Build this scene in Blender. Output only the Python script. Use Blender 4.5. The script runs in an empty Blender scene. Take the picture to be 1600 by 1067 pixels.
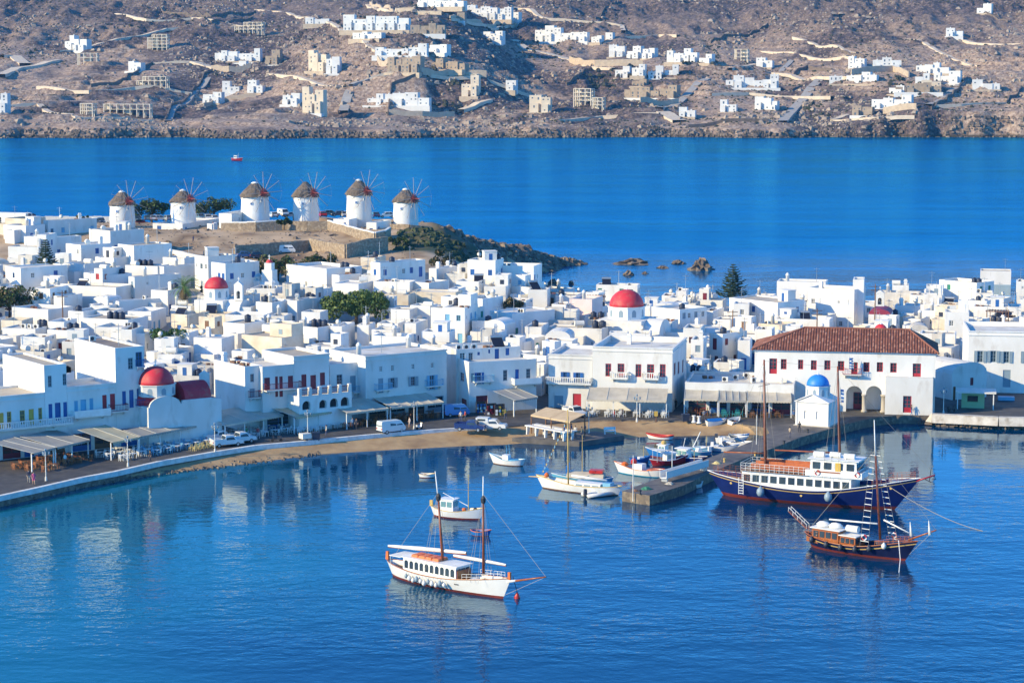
import bpy, math, random
import numpy as np
from mathutils import Vector, Matrix

R = math.radians
SC = bpy.context.scene
COL = SC.collection
random.seed(7)

# ------------------------------------------------------------------ camera
F, CU, CV, HC = 3400.0, 800.0, 533.5, 56.0
PITCH = math.atan((CV - 101.0) / F)
CP, SP = math.cos(PITCH), math.sin(PITCH)
cam_d = bpy.data.cameras.new('camera')
cam = bpy.data.objects.new('camera', cam_d)
COL.objects.link(cam)
cam.location = (0, 0, HC)
cam.rotation_euler = (math.pi / 2 - PITCH, 0, 0)
cam_d.sensor_width = 36.0
cam_d.lens = F * 36.0 / 1600.0
cam_d.clip_start = 1.0
cam_d.clip_end = 30000.0
SC.camera = cam

# ------------------------------------------------------------------ light
SUN_AZ, SUN_EL = 66.0, 23.5          # degrees to the left of the direction behind the camera
sdir = Vector((-math.sin(R(SUN_AZ)) * math.cos(R(SUN_EL)), -math.cos(R(SUN_AZ)) * math.cos(R(SUN_EL)), math.sin(R(SUN_EL))))
wd = bpy.data.worlds.new('World')
SC.world = wd
wd.use_nodes = True
nt = wd.node_tree
nt.nodes.clear()
sky = nt.nodes.new('ShaderNodeTexSky')
sky.sky_type = 'NISHITA'
sky.sun_disc = False
sky.sun_elevation = R(SUN_EL)
sky.sun_rotation = math.atan2(sdir.x, sdir.y)
sky.air_density = 0.7
sky.dust_density = 0.0
sky.ozone_density = 4.0
bg = nt.nodes.new('ShaderNodeBackground')
bg.inputs['Strength'].default_value = 0.15
out = nt.nodes.new('ShaderNodeOutputWorld')
tint = nt.nodes.new('ShaderNodeMix'); tint.data_type = 'RGBA'; tint.blend_type = 'MULTIPLY'; tint.inputs[0].default_value = 1.0
tint.inputs[7].default_value = (.50, 1.30, 1.75, 1)      # deep clear Aegean blue over the whole sky
nt.links.new(sky.outputs[0], tint.inputs[6])
nt.links.new(tint.outputs[2], bg.inputs[0])
nt.links.new(bg.outputs[0], out.inputs[0])
sl = bpy.data.lights.new('sun', 'SUN')
sl.energy = 5.0
sl.angle = R(0.53)
sl.color = (1.0, 0.82, 0.47)
so = bpy.data.objects.new('sun', sl)
COL.objects.link(so)
so.location = (-300, -100, 200)
so.rotation_euler = sdir.to_track_quat('Z', 'Y').to_euler()
SC.view_settings.view_transform = 'Standard'
SC.view_settings.look = 'None'
SC.view_settings.gamma = 1.0
SC.view_settings.exposure = 0.45
SC.cycles.max_bounces = 6
SC.cycles.volume_bounces = 0
SC.cycles.caustics_reflective = False
SC.cycles.caustics_refractive = False

HAZE = 0.00004
# ------------------------------------------------------------------ mapping photo points to places
def ray(u, v):
    a, b = (u - CU) / F, (CV - v) / F
    return Vector((a, CP + b * SP, -SP + b * CP))
def at(u, v, z=0.0):
    d = ray(u, v); t = (z - HC) / d.z
    return Vector((d.x * t, d.y * t, z))
def atY(u, v, y):
    d = ray(u, v); t = y / d.y
    return Vector((d.x * t, y, HC + d.z * t))
def proj(p):
    x, y, z = p[0], p[1], p[2] - HC
    dep = y * CP - z * SP
    return CU + F * x / dep, CV - F * (y * SP + z * CP) / dep
def pxm(p):                       # pixels per metre at a place
    return F / (p[1] * CP - (p[2] - HC) * SP)

# ------------------------------------------------------------------ mesh builder
class MB:
    def __init__(s): s.v, s.f, s.m = [], [], []
    def add(s, vs, fs, mi=0):
        b = len(s.v); s.v += [tuple(q) for q in vs]
        for f in fs: s.f.append(tuple(b + i for i in f)); s.m.append(mi)
        return s
    def box(s, x0, y0, z0, x1, y1, z1, mi=0, tx=0.0, ty=0.0):
        vs = [(x0,y0,z0),(x1,y0,z0),(x1,y1,z0),(x0,y1,z0),(x0+tx,y0+ty,z1),(x1-tx,y0+ty,z1),(x1-tx,y1-ty,z1),(x0+tx,y1-ty,z1)]
        return s.add(vs, [(3,2,1,0),(4,5,6,7),(0,1,5,4),(1,2,6,5),(2,3,7,6),(3,0,4,7)], mi)
    def cbox(s, c, d, mi=0, rz=0.0, ry=0.0, rx=0.0):
        M = Matrix.Translation(c) @ Matrix.Rotation(rz,4,'Z') @ Matrix.Rotation(ry,4,'Y') @ Matrix.Rotation(rx,4,'X')
        h = [q * .5 for q in d]
        vs = [M @ Vector((sx*h[0], sy*h[1], sz*h[2])) for sz in (-1,1) for sx, sy in ((-1,-1),(1,-1),(1,1),(-1,1))]
        return s.add(vs, [(3,2,1,0),(4,5,6,7),(0,1,5,4),(1,2,6,5),(2,3,7,6),(3,0,4,7)], mi)
    def quad(s, a, b, c, d, mi=0): return s.add([a,b,c,d], [(0,1,2,3)], mi)
    def tube(s, p0, p1, r0, r1=None, n=6, mi=0):
        r1 = r0 if r1 is None else r1
        p0, p1 = Vector(p0), Vector(p1); d = (p1 - p0)
        if d.length < 1e-6: return s
        d.normalize(); a = d.orthogonal().normalized(); b = d.cross(a)
        vs = []
        for p, r in ((p0, r0), (p1, r1)):
            for k in range(n):
                t = 2*math.pi*k/n; vs.append(p + a*(r*math.cos(t)) + b*(r*math.sin(t)))
        fs = [(k,(k+1)%n,n+(k+1)%n,n+k) for k in range(n)] + [tuple(range(n-1,-1,-1)), tuple(range(n,2*n))]
        return s.add(vs, fs, mi)
    def path(s, pts, r, n=5, mi=0):
        for a, b in zip(pts[:-1], pts[1:]): s.tube(a, b, r, r, n, mi)
        return s
    def lathe(s, prof, n=16, c=(0,0,0), mi=0, a0=0.0, a1=2*math.pi, sx=1.0, sy=1.0):
        full = abs(a1-a0-2*math.pi) < 1e-6; m = n if full else n+1; vs = []
        for r, z in prof:
            for k in range(m):
                t = a0 + (a1-a0)*k/n; vs.append((c[0]+sx*r*math.cos(t), c[1]+sy*r*math.sin(t), c[2]+z))
        fs = []
        for i in range(len(prof)-1):
            for k in range(n):
                k2 = (k+1) % m
                fs.append((i*m+k, i*m+k2, (i+1)*m+k2, (i+1)*m+k))
        if full:
            if prof[0][0] > 1e-4: fs.append(tuple(range(n-1,-1,-1)))
            if prof[-1][0] > 1e-4: fs.append(tuple((len(prof)-1)*m+k for k in range(n)))
        return s.add(vs, fs, mi)
    def loft(s, pts, rad, n=9, mi=0):
        vs = []; N = len(pts)
        for i, (p, r) in enumerate(zip(pts, rad)):
            d = (Vector(pts[min(i+1,N-1)])-Vector(pts[max(i-1,0)])).normalized(); a = Vector((-d.y,d.x,0)).normalized(); b = d.cross(a)
            for k in range(n): t = 2*math.pi*k/n; vs.append(Vector(p)+a*(r*math.cos(t))+b*(r*math.sin(t)))
        return s.add(vs, [(i*n+k,i*n+(k+1)%n,(i+1)*n+(k+1)%n,(i+1)*n+k) for i in range(N-1) for k in range(n)], mi)
    def prism(s, poly, y0, y1, mi=0, ax='y', inset=0.0):   # poly in (a, z); extruded along y or x
        n = len(poly)
        g = (lambda a,z,y: (a,y,z)) if ax == 'y' else (lambda a,z,y: (y,a,z))
        vs = [g(a,z,y0) for a,z in poly] + [g(a,z,y1) for a,z in poly]
        fs = [(k,(k+1)%n,n+(k+1)%n,n+k) for k in range(n)] + [tuple(range(n-1,-1,-1)), tuple(range(n,2*n))]
        return s.add(vs, fs, mi)
    def mesh(s, name, mats, smooth=False):
        me = bpy.data.meshes.new(name); me.from_pydata(s.v, [], s.f)
        for m in (mats if isinstance(mats, (list, tuple)) else [mats]): me.materials.append(m)
        if any(s.m): me.polygons.foreach_set('material_index', s.m)
        if smooth: me.polygons.foreach_set('use_smooth', [True]*len(s.f))
        me.update(); return me

def holed(mb, O, ex, w, h, holes, n_in, rd=0.2, mi=0):
    """a wall sheet from O along ex (w) and up (h) with rectangular openings that have reveals going inwards"""
    O, ex, n_in = Vector(O), Vector(ex), Vector(n_in)
    P = lambda x, z, d=0: O + ex*x + n_in*d + Vector((0,0,z))
    hs = [(max(.02,a), max(.0,b), min(w-.02,c), min(h-.02,d)) for a,b,c,d in holes]
    hs = [q for q in hs if q[2]-q[0] > .05 and q[3]-q[1] > .05]
    xs = sorted({0.0, w, *[q[0] for q in hs], *[q[2] for q in hs]}); zs = sorted({0.0, h, *[q[1] for q in hs], *[q[3] for q in hs]})
    for i in range(len(xs)-1):
        z0 = None
        for j in range(len(zs)-1):
            cx, cz = (xs[i]+xs[i+1])/2, (zs[j]+zs[j+1])/2
            if any(a < cx < c and b < cz < d for a,b,c,d in hs): continue
            mb.quad(P(xs[i],zs[j]), P(xs[i+1],zs[j]), P(xs[i+1],zs[j+1]), P(xs[i],zs[j+1]), mi)
    for a,b,c,d in hs:
        mb.quad(P(a,b),P(a,b,rd),P(a,d,rd),P(a,d),mi); mb.quad(P(c,b,rd),P(c,b),P(c,d),P(c,d,rd),mi)
        mb.quad(P(a,d),P(a,d,rd),P(c,d,rd),P(c,d),mi); mb.quad(P(a,b,rd),P(a,b),P(c,b),P(c,b,rd),mi)
        mb.quad(P(a,b,rd),P(c,b,rd),P(c,d,rd),P(a,d,rd),mi)

LABELS = {}
def tag(o, label=None, cat=None, group=None, kind=None):
    if label: o['label'] = label
    if cat: o['category'] = cat
    if group: o['group'] = group
    if kind: o['kind'] = kind
    return o
def thing(name, label, cat, loc=(0,0,0), rz=0.0, group=None):
    o = bpy.data.objects.new(name, None); COL.objects.link(o)
    o.location = loc; o.rotation_euler = (0,0,rz); o.empty_display_size = .3
    return tag(o, label, cat, group)
def put(name, me, parent=None, loc=None, rz=0.0, rot=None):
    o = bpy.data.objects.new(name, me); COL.objects.link(o)
    if parent is not None: o.parent = parent
    if loc is not None: o.location = loc
    o.rotation_euler = rot if rot is not None else (0,0,rz)
    return o
def part(name, mb, mats, parent=None, smooth=False, loc=None, rz=0.0, label=None):
    o = put(name, mb.mesh(name, mats, smooth), parent, loc, rz)
    if label: o['label'] = label
    return o
CACHE = {}
def cached(key, fn):
    if key not in CACHE: CACHE[key] = fn()
    return CACHE[key]
def copy_tree(o, parent=None):
    c = o.copy(); COL.objects.link(c)
    if parent is not None: c.parent = parent
    for ch in list(o.children): copy_tree(ch, c)
    return c

# ------------------------------------------------------------------ materials
def mat(name, c, rough=.8, c2=None, scale=1.0, bump=0.0, bscale=None, metal=0.0, spec=None, stretch=None, detail=4.0, lo=.35, hi=.65, c3=None, scale3=.1, lo3=.5, hi3=.7, vary=0.0):
    m = bpy.data.materials.new(name); m.use_nodes = True; t = m.node_tree; N, L = t.nodes, t.links
    b = N['Principled BSDF']
    b.inputs['Base Color'].default_value = (*c, 1); b.inputs['Roughness'].default_value = rough; b.inputs['Metallic'].default_value = metal
    if spec is not None: b.inputs['Specular IOR Level'].default_value = spec
    geo = N.new('ShaderNodeNewGeometry'); vec = geo.outputs['Position']
    if stretch:
        mp = N.new('ShaderNodeMapping'); mp.inputs['Scale'].default_value = stretch; L.new(vec, mp.inputs['Vector']); vec = mp.outputs[0]
    def noise(sc, det=detail):
        n = N.new('ShaderNodeTexNoise'); n.inputs['Scale'].default_value = sc; n.inputs['Detail'].default_value = det; L.new(vec, n.inputs['Vector']); return n.outputs['Fac']
    def ramp(f, a, b2):
        r = N.new('ShaderNodeMapRange'); r.inputs[1].default_value = a; r.inputs[2].default_value = b2; L.new(f, r.inputs[0]); return r.outputs[0]
    def mix(f, a, b2):
        x = N.new('ShaderNodeMix'); x.data_type = 'RGBA'; L.new(f, x.inputs[0])
        for k, q in ((6, a), (7, b2)):
            if isinstance(q, tuple): x.inputs[k].default_value = (*q, 1)
            else: L.new(q, x.inputs[k])
        return x.outputs[2]
    col = c
    if c2: col = mix(ramp(noise(scale), lo, hi), c, c2)
    if c3: col = mix(ramp(noise(scale3), lo3, hi3), col, c3)
    if vary:
        oi = N.new('ShaderNodeObjectInfo'); hsv = N.new('ShaderNodeHueSaturation')
        mr = N.new('ShaderNodeMapRange'); mr.inputs[3].default_value = 1-vary; mr.inputs[4].default_value = 1+vary*.4
        L.new(oi.outputs['Random'], mr.inputs[0]); L.new(mr.outputs[0], hsv.inputs['Value'])
        if isinstance(col, tuple): hsv.inputs['Color'].default_value = (*col, 1)
        else: L.new(col, hsv.inputs['Color'])
        col = hsv.outputs[0]
    if not isinstance(col, tuple): L.new(col, b.inputs['Base Color'])
    if bump:
        bn = N.new('ShaderNodeBump'); bn.inputs['Strength'].default_value = 1.0; bn.inputs['Distance'].default_value = bump
        L.new(noise(bscale or scale*3, 3.0), bn.inputs['Height']); L.new(bn.outputs[0], b.inputs['Normal'])
    return m

M = {}
M['white'] = mat('limewash', (.80,.785,.755), .85, (.71,.69,.645), .35, .02, 2.0, vary=.13, c3=(.52,.47,.41), scale3=.8, lo3=.58, hi3=.9, stretch=(1,1,.45))
M['grey'] = mat('weathered_plaster', (.66,.64,.60), .9, (.50,.47,.43), .6, .03, 2.0, vary=.12, stretch=(1,1,.4))
M['cream'] = mat('cream_plaster', (.74,.66,.53), .9, (.60,.50,.38), .5, .03, 2.0, vary=.08)
M['pink'] = mat('pink_plaster', (.78,.64,.60), .9, (.70,.56,.52), .5)
M['roofw'] = mat('roof_screed_white', (.72,.70,.66), .9, (.55,.51,.45), .4, .02, 2.0, vary=.12)
M['roofc'] = mat('roof_screed_cream', (.52,.45,.35), .95, (.42,.36,.29), .35, .03, 2.0, vary=.15)
M['roofd'] = mat('roof_screed_dark', (.20,.16,.14), .95, (.30,.25,.21), .5)
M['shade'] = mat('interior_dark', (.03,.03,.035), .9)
M['glass'] = mat('window_glass', (.025,.035,.045), .08, (.05,.07,.08), .4, spec=.6)
M['glassg'] = mat('window_glass_green', (.12,.25,.27), .1, (.20,.36,.36), .6, spec=.6)
M['blue'] = mat('paint_blue', (.012,.09,.32), .5, (.02,.13,.40), 1.0, vary=.2)
M['sky'] = mat('paint_light_blue', (.16,.42,.62), .5, (.20,.46,.64), 1.0, vary=.1)
M['red'] = mat('paint_red', (.42,.018,.03), .5, (.48,.03,.04), 1.0, vary=.1)
M['dred'] = mat('paint_dark_red', (.17,.012,.03), .5, (.2,.02,.035), 1.0)
M['yellow'] = mat('paint_ochre', (.55,.36,.06), .5, (.60,.40,.08), 1.0)
M['green'] = mat('paint_green', (.02,.22,.16), .5)
M['greyp'] = mat('paint_grey_blue', (.24,.32,.38), .5)
M['brown'] = mat('wood_brown', (.16,.08,.04), .6, (.22,.11,.06), 2.0)
M['wpaint'] = mat('white_paint', (.80,.80,.78), .45, (.72,.71,.68), 1.2)
M['dome'] = mat('dome_red', (.66,.03,.05), .6, (.54,.03,.045), .8, c3=(.52,.09,.08), scale3=1.2)
M['domeb'] = mat('dome_blue', (.02,.20,.60), .5, (.03,.24,.64), .8)
M['domec'] = mat('dome_pale_blue', (.20,.42,.56), .6, (.26,.48,.60), .8)
M['conc'] = mat('concrete', (.50,.45,.38), .95, (.40,.36,.30), .5, vary=.1)
M['metal'] = mat('grey_metal', (.42,.43,.44), .4, metal=.6)
M['dark'] = mat('black_iron', (.03,.03,.035), .5)
M['tank'] = mat('dark_plastic', (.02,.03,.06), .5)
M['panel'] = mat('solar_panel', (.02,.02,.03), .25, spec=.6)
M['ac'] = mat('enamel_white', (.74,.72,.66), .5, (.66,.63,.56), .9)
M['terra'] = mat('terracotta', (.30,.115,.075), .85, (.23,.09,.06), 1.0, vary=.1)
M['stone'] = mat('dry_stone', (.34,.26,.18), .95, (.22,.17,.125), 1.3, .12, 1.6, c3=(.44,.36,.27), scale3=1.8)
# ------------------------------------------------------------------ noise on arrays
_rng = np.random.RandomState(11)
_TAB = _rng.rand(256, 256)
def vnoise(x, y):
    xi, yi = np.floor(x).astype(int), np.floor(y).astype(int); fx, fy = x-xi, y-yi
    fx, fy = fx*fx*(3-2*fx), fy*fy*(3-2*fy)
    a, b = _TAB[xi % 256, yi % 256], _TAB[(xi+1) % 256, yi % 256]
    c, d = _TAB[xi % 256, (yi+1) % 256], _TAB[(xi+1) % 256, (yi+1) % 256]
    return (a*(1-fx)+b*fx)*(1-fy) + (c*(1-fx)+d*fx)*fy
def fbm(x, y, sc, octv=4, seed=0, ridged=False):
    t, amp, tot = 0, 1.0, 0.0
    for k in range(octv):
        n = vnoise(x/sc*(2**k)+seed*17.3+k*31.7, y/sc*(2**k)+seed*9.1+k*11.9)
        if ridged: n = 1-np.abs(2*n-1)
        t = t + n*amp; tot += amp; amp *= .5
    return t/tot
def sst(a, b, x):
    t = np.clip((np.asarray(x, float)-a)/(b-a), 0, 1); return t*t*(3-2*t)

# ------------------------------------------------------------------ shore lines of the harbour (plan, metres)
QZ = 1.3
quay_px = [(-140,802),(-60,790),(0,776),(60,763),(130,747),(180,738),(250,722),(330,708),(400,697),(480,690),(560,682),(640,675),(700,671),(770,667),(870,660),(920,656),(1000,656),(1080,658),(1150,661),(1195,668)]
quay = [at(u, v, QZ) for u, v in quay_px]
water_px = [(-140,815),(-60,803),(0,790),(100,766),(200,748),(300,734),(400,722),(500,709),(600,703),(690,698),(780,694),(850,690),(900,687),(950,684),(1020,681),(1100,680),(1170,679),(1215,679)]
wedge = [at(u, v, 0) for u, v in water_px]
right_px = [(1318,664),(1345,657),(1370,652),(1400,649),(1460,650),(1530,654),(1600,655),(1720,657)]
rquay = [at(u, v, QZ) for u, v in right_px]
FX, FY = [p.x for p in quay] + [p.x for p in rquay], [p.y for p in quay] + [p.y for p in rquay]
def Yq(x): return np.interp(x, FX, FY)

HEAD = np.array([(-48,558,16.5),(-24,566,15.0),(-10,585,9.0),(2,600,5.5),(7,607,3.0),(14,613,1.0),(22,620,-1.5)])
def T(x, y):
    """height of the town's ground"""
    x, y = np.asarray(x, float), np.asarray(y, float)
    k = sst(420, 505, y)
    lo, hi = -22 + 2*k, 50 - 45*k
    a = sst(0, 1, np.clip((x-lo)/(hi-lo), 0, 1))
    A = 12.4*(1-a) + 1.9*a
    z = 1.15 + A*np.clip((y-358)/(492-358), 0, 1)
    z = z + 2.6*sst(498, 520, y)*(1-sst(-22, 2, x))
    yb = np.interp(x, [-260,-120,-60,-30,-18,-6,6,20,60,200], [592,588,588,582,560,512,494,489,484,488])
    z = np.minimum(z, (yb-y)*.45 + .5)
    z = np.maximum(z, -4)
    best = np.full(np.broadcast(x, y).shape, -9.0)
    nz = 4.6*(fbm(x, y, 12, 4, 3, True)-.55)
    for (x0,y0,z0), (x1,y1,z1) in zip(HEAD[:-1], HEAD[1:]):
        dx, dy = x1-x0, y1-y0; t = np.clip(((x-x0)*dx+(y-y0)*dy)/(dx*dx+dy*dy), 0, 1)
        d = np.hypot(x-x0-t*dx, y-y0-t*dy); hz = z0+(z1-z0)*t
        best = np.maximum(best, hz + nz*np.clip(d/6,.25,1) - np.maximum(0, d-3)*.62)
    rough = sst(462, 480, y)*(z > 1)*(x < 12)
    z = z + rough*(.9*(fbm(x, y, 9, 3, 22)-.5) + .35*(fbm(x, y, 2.5, 2, 23)-.5))
    return np.maximum(z, best)
def T1(x, y): return float(T(np.array([x]), np.array([y]))[0])

def grid(name, xs, ys, fz, mats, smooth=True, kind='structure', mask=None, attr=None):
    X, Y = np.meshgrid(xs, ys); Z = fz(X, Y); nx, ny = len(xs), len(ys)
    V = np.stack([X.ravel(), Y.ravel(), Z.ravel()], 1)
    i = np.arange(nx*ny).reshape(ny, nx)
    Q = np.stack([i[:-1,:-1].ravel(), i[:-1,1:].ravel(), i[1:,1:].ravel(), i[1:,:-1].ravel()], 1)
    if mask is not None:
        mk = mask(X, Y, Z); keep = mk[:-1,:-1] | mk[1:,1:] | mk[:-1,1:] | mk[1:,:-1]; Q = Q[keep.ravel()]
    me = bpy.data.meshes.new(name)
    me.vertices.add(len(V)); me.vertices.foreach_set('co', V.ravel().astype(np.float32))
    me.loops.add(Q.size); me.loops.foreach_set('vertex_index', Q.ravel().astype(np.int32))
    me.polygons.add(len(Q)); me.polygons.foreach_set('loop_start', np.arange(0, Q.size, 4, dtype=np.int32))
    me.polygons.foreach_set('use_smooth', np.full(len(Q), smooth))
    me.materials.append(mats); me.update(calc_edges=True); me.validate()
    if attr:
        for an, fn in attr.items():
            at_ = me.attributes.new(an, 'FLOAT', 'POINT'); at_.data.foreach_set('value', fn(X, Y, Z).ravel().astype(np.float32))
    o = put(name, me); o['kind'] = kind; return o

# ------------------------------------------------------------------ water
def sea_material():
    m = bpy.data.materials.new('sea_water'); m.use_nodes = True; t = m.node_tree; N, L = t.nodes, t.links; N.remove(N['Principled BSDF']); dif = N.new('ShaderNodeBsdfDiffuse'); glo = N.new('ShaderNodeBsdfGlossy'); fre = N.new('ShaderNodeFresnel'); mxs = N.new('ShaderNodeMixShader')
    L.new(fre.outputs[0], mxs.inputs[0]); L.new(dif.outputs[0], mxs.inputs[1]); L.new(glo.outputs[0], mxs.inputs[2]); L.new(mxs.outputs[0], N['Material Output'].inputs[0])
    geo = N.new('ShaderNodeNewGeometry'); P = geo.outputs['Position']
    sep = N.new('ShaderNodeSeparateXYZ'); L.new(P, sep.inputs[0])
    def noise(sc, det, stretch=(1,1,1), rough=.5):
        mp = N.new('ShaderNodeMapping'); mp.inputs['Scale'].default_value = stretch; L.new(P, mp.inputs['Vector'])
        n = N.new('ShaderNodeTexNoise'); n.inputs['Scale'].default_value = sc; n.inputs['Detail'].default_value = det; n.inputs['Roughness'].default_value = rough
        L.new(mp.outputs[0], n.inputs['Vector']); return n.outputs['Fac']
    def mr(x, a, b2, c=0., d=1., smooth=True):
        r = N.new('ShaderNodeMapRange'); r.interpolation_type = 'SMOOTHSTEP' if smooth else 'LINEAR'
        for k, q in zip((1,2,3,4), (a,b2,c,d)): r.inputs[k].default_value = q
        L.new(x, r.inputs[0]); return r.outputs[0]
    def math_(op, a, b2):
        n = N.new('ShaderNodeMath'); n.operation = op
        for k, q in enumerate((a, b2)):
            if isinstance(q, (int, float)): n.inputs[k].default_value = q
            else: L.new(q, n.inputs[k])
        return n.outputs[0]
    def mix(f, a, b2):
        x = N.new('ShaderNodeMix'); x.data_type = 'RGBA'; L.new(f, x.inputs[0])
        for k, q in ((6, a), (7, b2)):
            if isinstance(q, tuple): x.inputs[k].default_value = (*q, 1)
            else: L.new(q, x.inputs[k])
        return x.outputs[2]
    # shallow turquoise on the left of the harbour, deeper blue to the right and out at sea
    tq = math_('ADD', mr(sep.outputs[0], 22., -62.), math_('MULTIPLY', math_('SUBTRACT', noise(.028, 4, (.5,1,1)), .5), 1.6))
    shallow = mr(tq, .2, 1.0)
    harbour = mix(shallow, WATER['deep'], WATER['shallow'])
    far = mr(sep.outputs[1], 520., 690.)
    body = mix(far, harbour, mix(mr(noise(.05, 7, (.12,1,1), .75), .35, .65), WATER['sea1'], WATER['sea2']))  # pale streaks put reflected light into the open sea's body colour
    L.new(body, dif.inputs['Color']); L.new(mix(far, (.76,.94,1.0), (.08,.60,.95)), glo.inputs['Color'])
    fre.inputs['IOR'].default_value = 1.42
    slick = mr(noise(.012, 3, (.16,1,1)), .5, .66)
    L.new(math_('ADD', .02, math_('MULTIPLY', far, .10)), glo.inputs['Roughness'])
    h1 = noise(WATER['s1'], 3., (.7,1.0,1), .55); h2 = noise(.22, 2., (.6,1,1)); h3 = noise(2.6, 2., (.8,1,1))
    hh = math_('ADD', math_('ADD', math_('MULTIPLY', h1, WATER['a1']), math_('MULTIPLY', h2, WATER['a2'])), math_('MULTIPLY', h3, WATER['a3']))
    calm = mr(noise(.03, 2, (.35,1,1)), .38, .62, .55, 1.25)
    rough_sea = math_('MULTIPLY', math_('ADD', math_('MULTIPLY', far, 1.6), 1.0), math_('SUBTRACT', 1.0, math_('MULTIPLY', math_('MULTIPLY', slick, far), .55)))
    near = mr(sep.outputs[1], 200., 325., .62, .17)
    near = math_('ADD', near, math_('MULTIPLY', far, .55))
    hh = math_('MULTIPLY', math_('MULTIPLY', math_('MULTIPLY', hh, calm), rough_sea), near)
    bn = N.new('ShaderNodeBump'); bn.inputs['Strength'].default_value = 1.0; bn.inputs['Distance'].default_value = 1.0
    L.new(hh, bn.inputs['Height']); [L.new(bn.outputs[0], q.inputs['Normal']) for q in (dif, glo, fre)]
    return m
WATER = dict(deep=(.0001,.036,.105), shallow=(.0003,.105,.165), sea1=(.001,.125,.36), sea2=(.010,.20,.46), s1=.75, a1=.16, a2=.22, a3=.02)
mb = MB(); mb.quad((-1150,-350,0),(1150,-350,0),(1150,3010,0),(-1150,3010,0))
tag(part('sea', mb, sea_material()), kind='structure')

# ------------------------------------------------------------------ town ground, promenade, beach
def ground_material():
    m = mat('town_ground', (.42,.39,.35), .95, (.33,.30,.27), .3, .05, 1.0)
    t = m.node_tree; N, L = t.nodes, t.links; b = N['Principled BSDF']; src = b.inputs['Base Color'].links[0].from_socket
    geo = N.new('ShaderNodeNewGeometry')
    n = N.new('ShaderNodeTexNoise'); n.inputs['Scale'].default_value = .12; n.inputs['Detail'].default_value = 7; L.new(geo.outputs['Position'], n.inputs['Vector'])
    cr = N.new('ShaderNodeValToRGB'); e = cr.color_ramp.elements
    e[0].position, e[0].color = .33, (.19,.12,.07,1); e[1].position, e[1].color = .62, (.50,.36,.23,1)
    e.new(.47).color = (.38,.265,.16,1); L.new(n.outputs['Fac'], cr.inputs[0])
    a = N.new('ShaderNodeAttribute'); a.attribute_name = 'dirt'
    mx = N.new('ShaderNodeMix'); mx.data_type = 'RGBA'; L.new(a.outputs['Fac'], mx.inputs[0]); L.new(src, mx.inputs[6]); L.new(cr.outputs[0], mx.inputs[7])
    n2 = N.new('ShaderNodeTexNoise'); n2.inputs['Scale'].default_value = .16; n2.inputs['Detail'].default_value = 5; L.new(geo.outputs['Position'], n2.inputs['Vector'])
    cg = N.new('ShaderNodeValToRGB'); e = cg.color_ramp.elements
    e[0].position, e[0].color = .38, (.03,.055,.02,1); e[1].position, e[1].color = .70, (.16,.12,.08,1); L.new(n2.outputs['Fac'], cg.inputs[0])
    a2 = N.new('ShaderNodeAttribute'); a2.attribute_name = 'scrub'
    m2 = N.new('ShaderNodeMix'); m2.data_type = 'RGBA'; L.new(a2.outputs['Fac'], m2.inputs[0]); L.new(mx.outputs[2], m2.inputs[6]); L.new(cg.outputs[0], m2.inputs[7])
    L.new(m2.outputs[2], b.inputs['Base Color']); return m
grid('ground', np.arange(-210, 190, 1.4), np.arange(272, 660, 1.4), T, ground_material(),
     mask=lambda X, Y, Z: (Y > Yq(X)+3) & (Z > -3.9),
     attr=dict(dirt=lambda X, Y, Z: np.clip(sst(462, 482, Y)*(1-sst(4, 10, X-0*Y)) + sst(495, 505, Y), 0, 1),
               scrub=lambda X, Y, Z: sst(-26, -20, X-.12*(Y-540))*sst(490, 500, Y)*(1-.8*sst(-10,-2,X))))

def strip(name, A, B, m, kind='structure', sub=1, dz=None):
    mb = MB()
    for i in range(len(A)-1): mb.quad(A[i], A[i+1], B[i+1], B[i])
    o = part(name, mb, m); o['kind'] = kind; return o
M['pave'] = mat('promenade_stone', (.062,.057,.056), .75, (.10,.09,.082), .7, .03, 1.2, c3=(.045,.043,.045), scale3=.25)
M['sand'] = mat('beach_sand', (.37,.235,.115), .95, (.46,.31,.16), .5, .05, 1.5, c3=(.27,.165,.085), scale3=.2)
M['kerbw'] = mat('white_kerb', (.74,.74,.72), .8, (.58,.56,.53), 1.2, .03, 2.)
M['quay'] = mat('quay_stone', (.19,.15,.11), .9, (.11,.09,.075), .8, .1, 1.2, c3=(.30,.24,.17), scale3=1.5)
allq = quay + [at(1240,676,QZ), at(1290,672,QZ)] + rquay
back = [Vector((p.x*1.06 - .0, p.y + 34, QZ)) for p in allq]
strip('promenade', [Vector((p.x,p.y,QZ)) for p in allq], back, M['pave'])
# beach: dense cross strips between the water's edge and the quay foot
def interp_poly(pts, n):
    d = [0]
    for a, b in zip(pts[:-1], pts[1:]): d.append(d[-1]+(b-a).length)
    ts = np.linspace(0, d[-1], n)
    return [Vector((float(np.interp(t, d, [p.x for p in pts])), float(np.interp(t, d, [p.y for p in pts])), pts[0].z)) for t in ts]
qa, wa = interp_poly(quay, 90), interp_poly(wedge, 90)
mb = MB(); K = 9
for i, (q, w) in enumerate(zip(qa, wa)):
    for k in range(K):
        t = k/(K-1); p = q.lerp(w, -0.03 + t*1.25)
        hq = np.interp(q.x, [-70,-50,-35,0,40], [.35,.5,.85,1.1,1.2])
        zz = hq*(1-t*1.12) - .03; zz += .10*(float(fbm(np.array([p.x]),np.array([p.y]),3.,3,5)[0])-.5)
        mb.v.append((p.x, p.y, zz))
for i in range(89):
    for k in range(K-1):
        a = i*K+k; mb.f.append((a, a+1, a+K+1, a+K)); mb.m.append(0)
tag(part('beach', mb, M['sand'], smooth=True), kind='structure')
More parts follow.
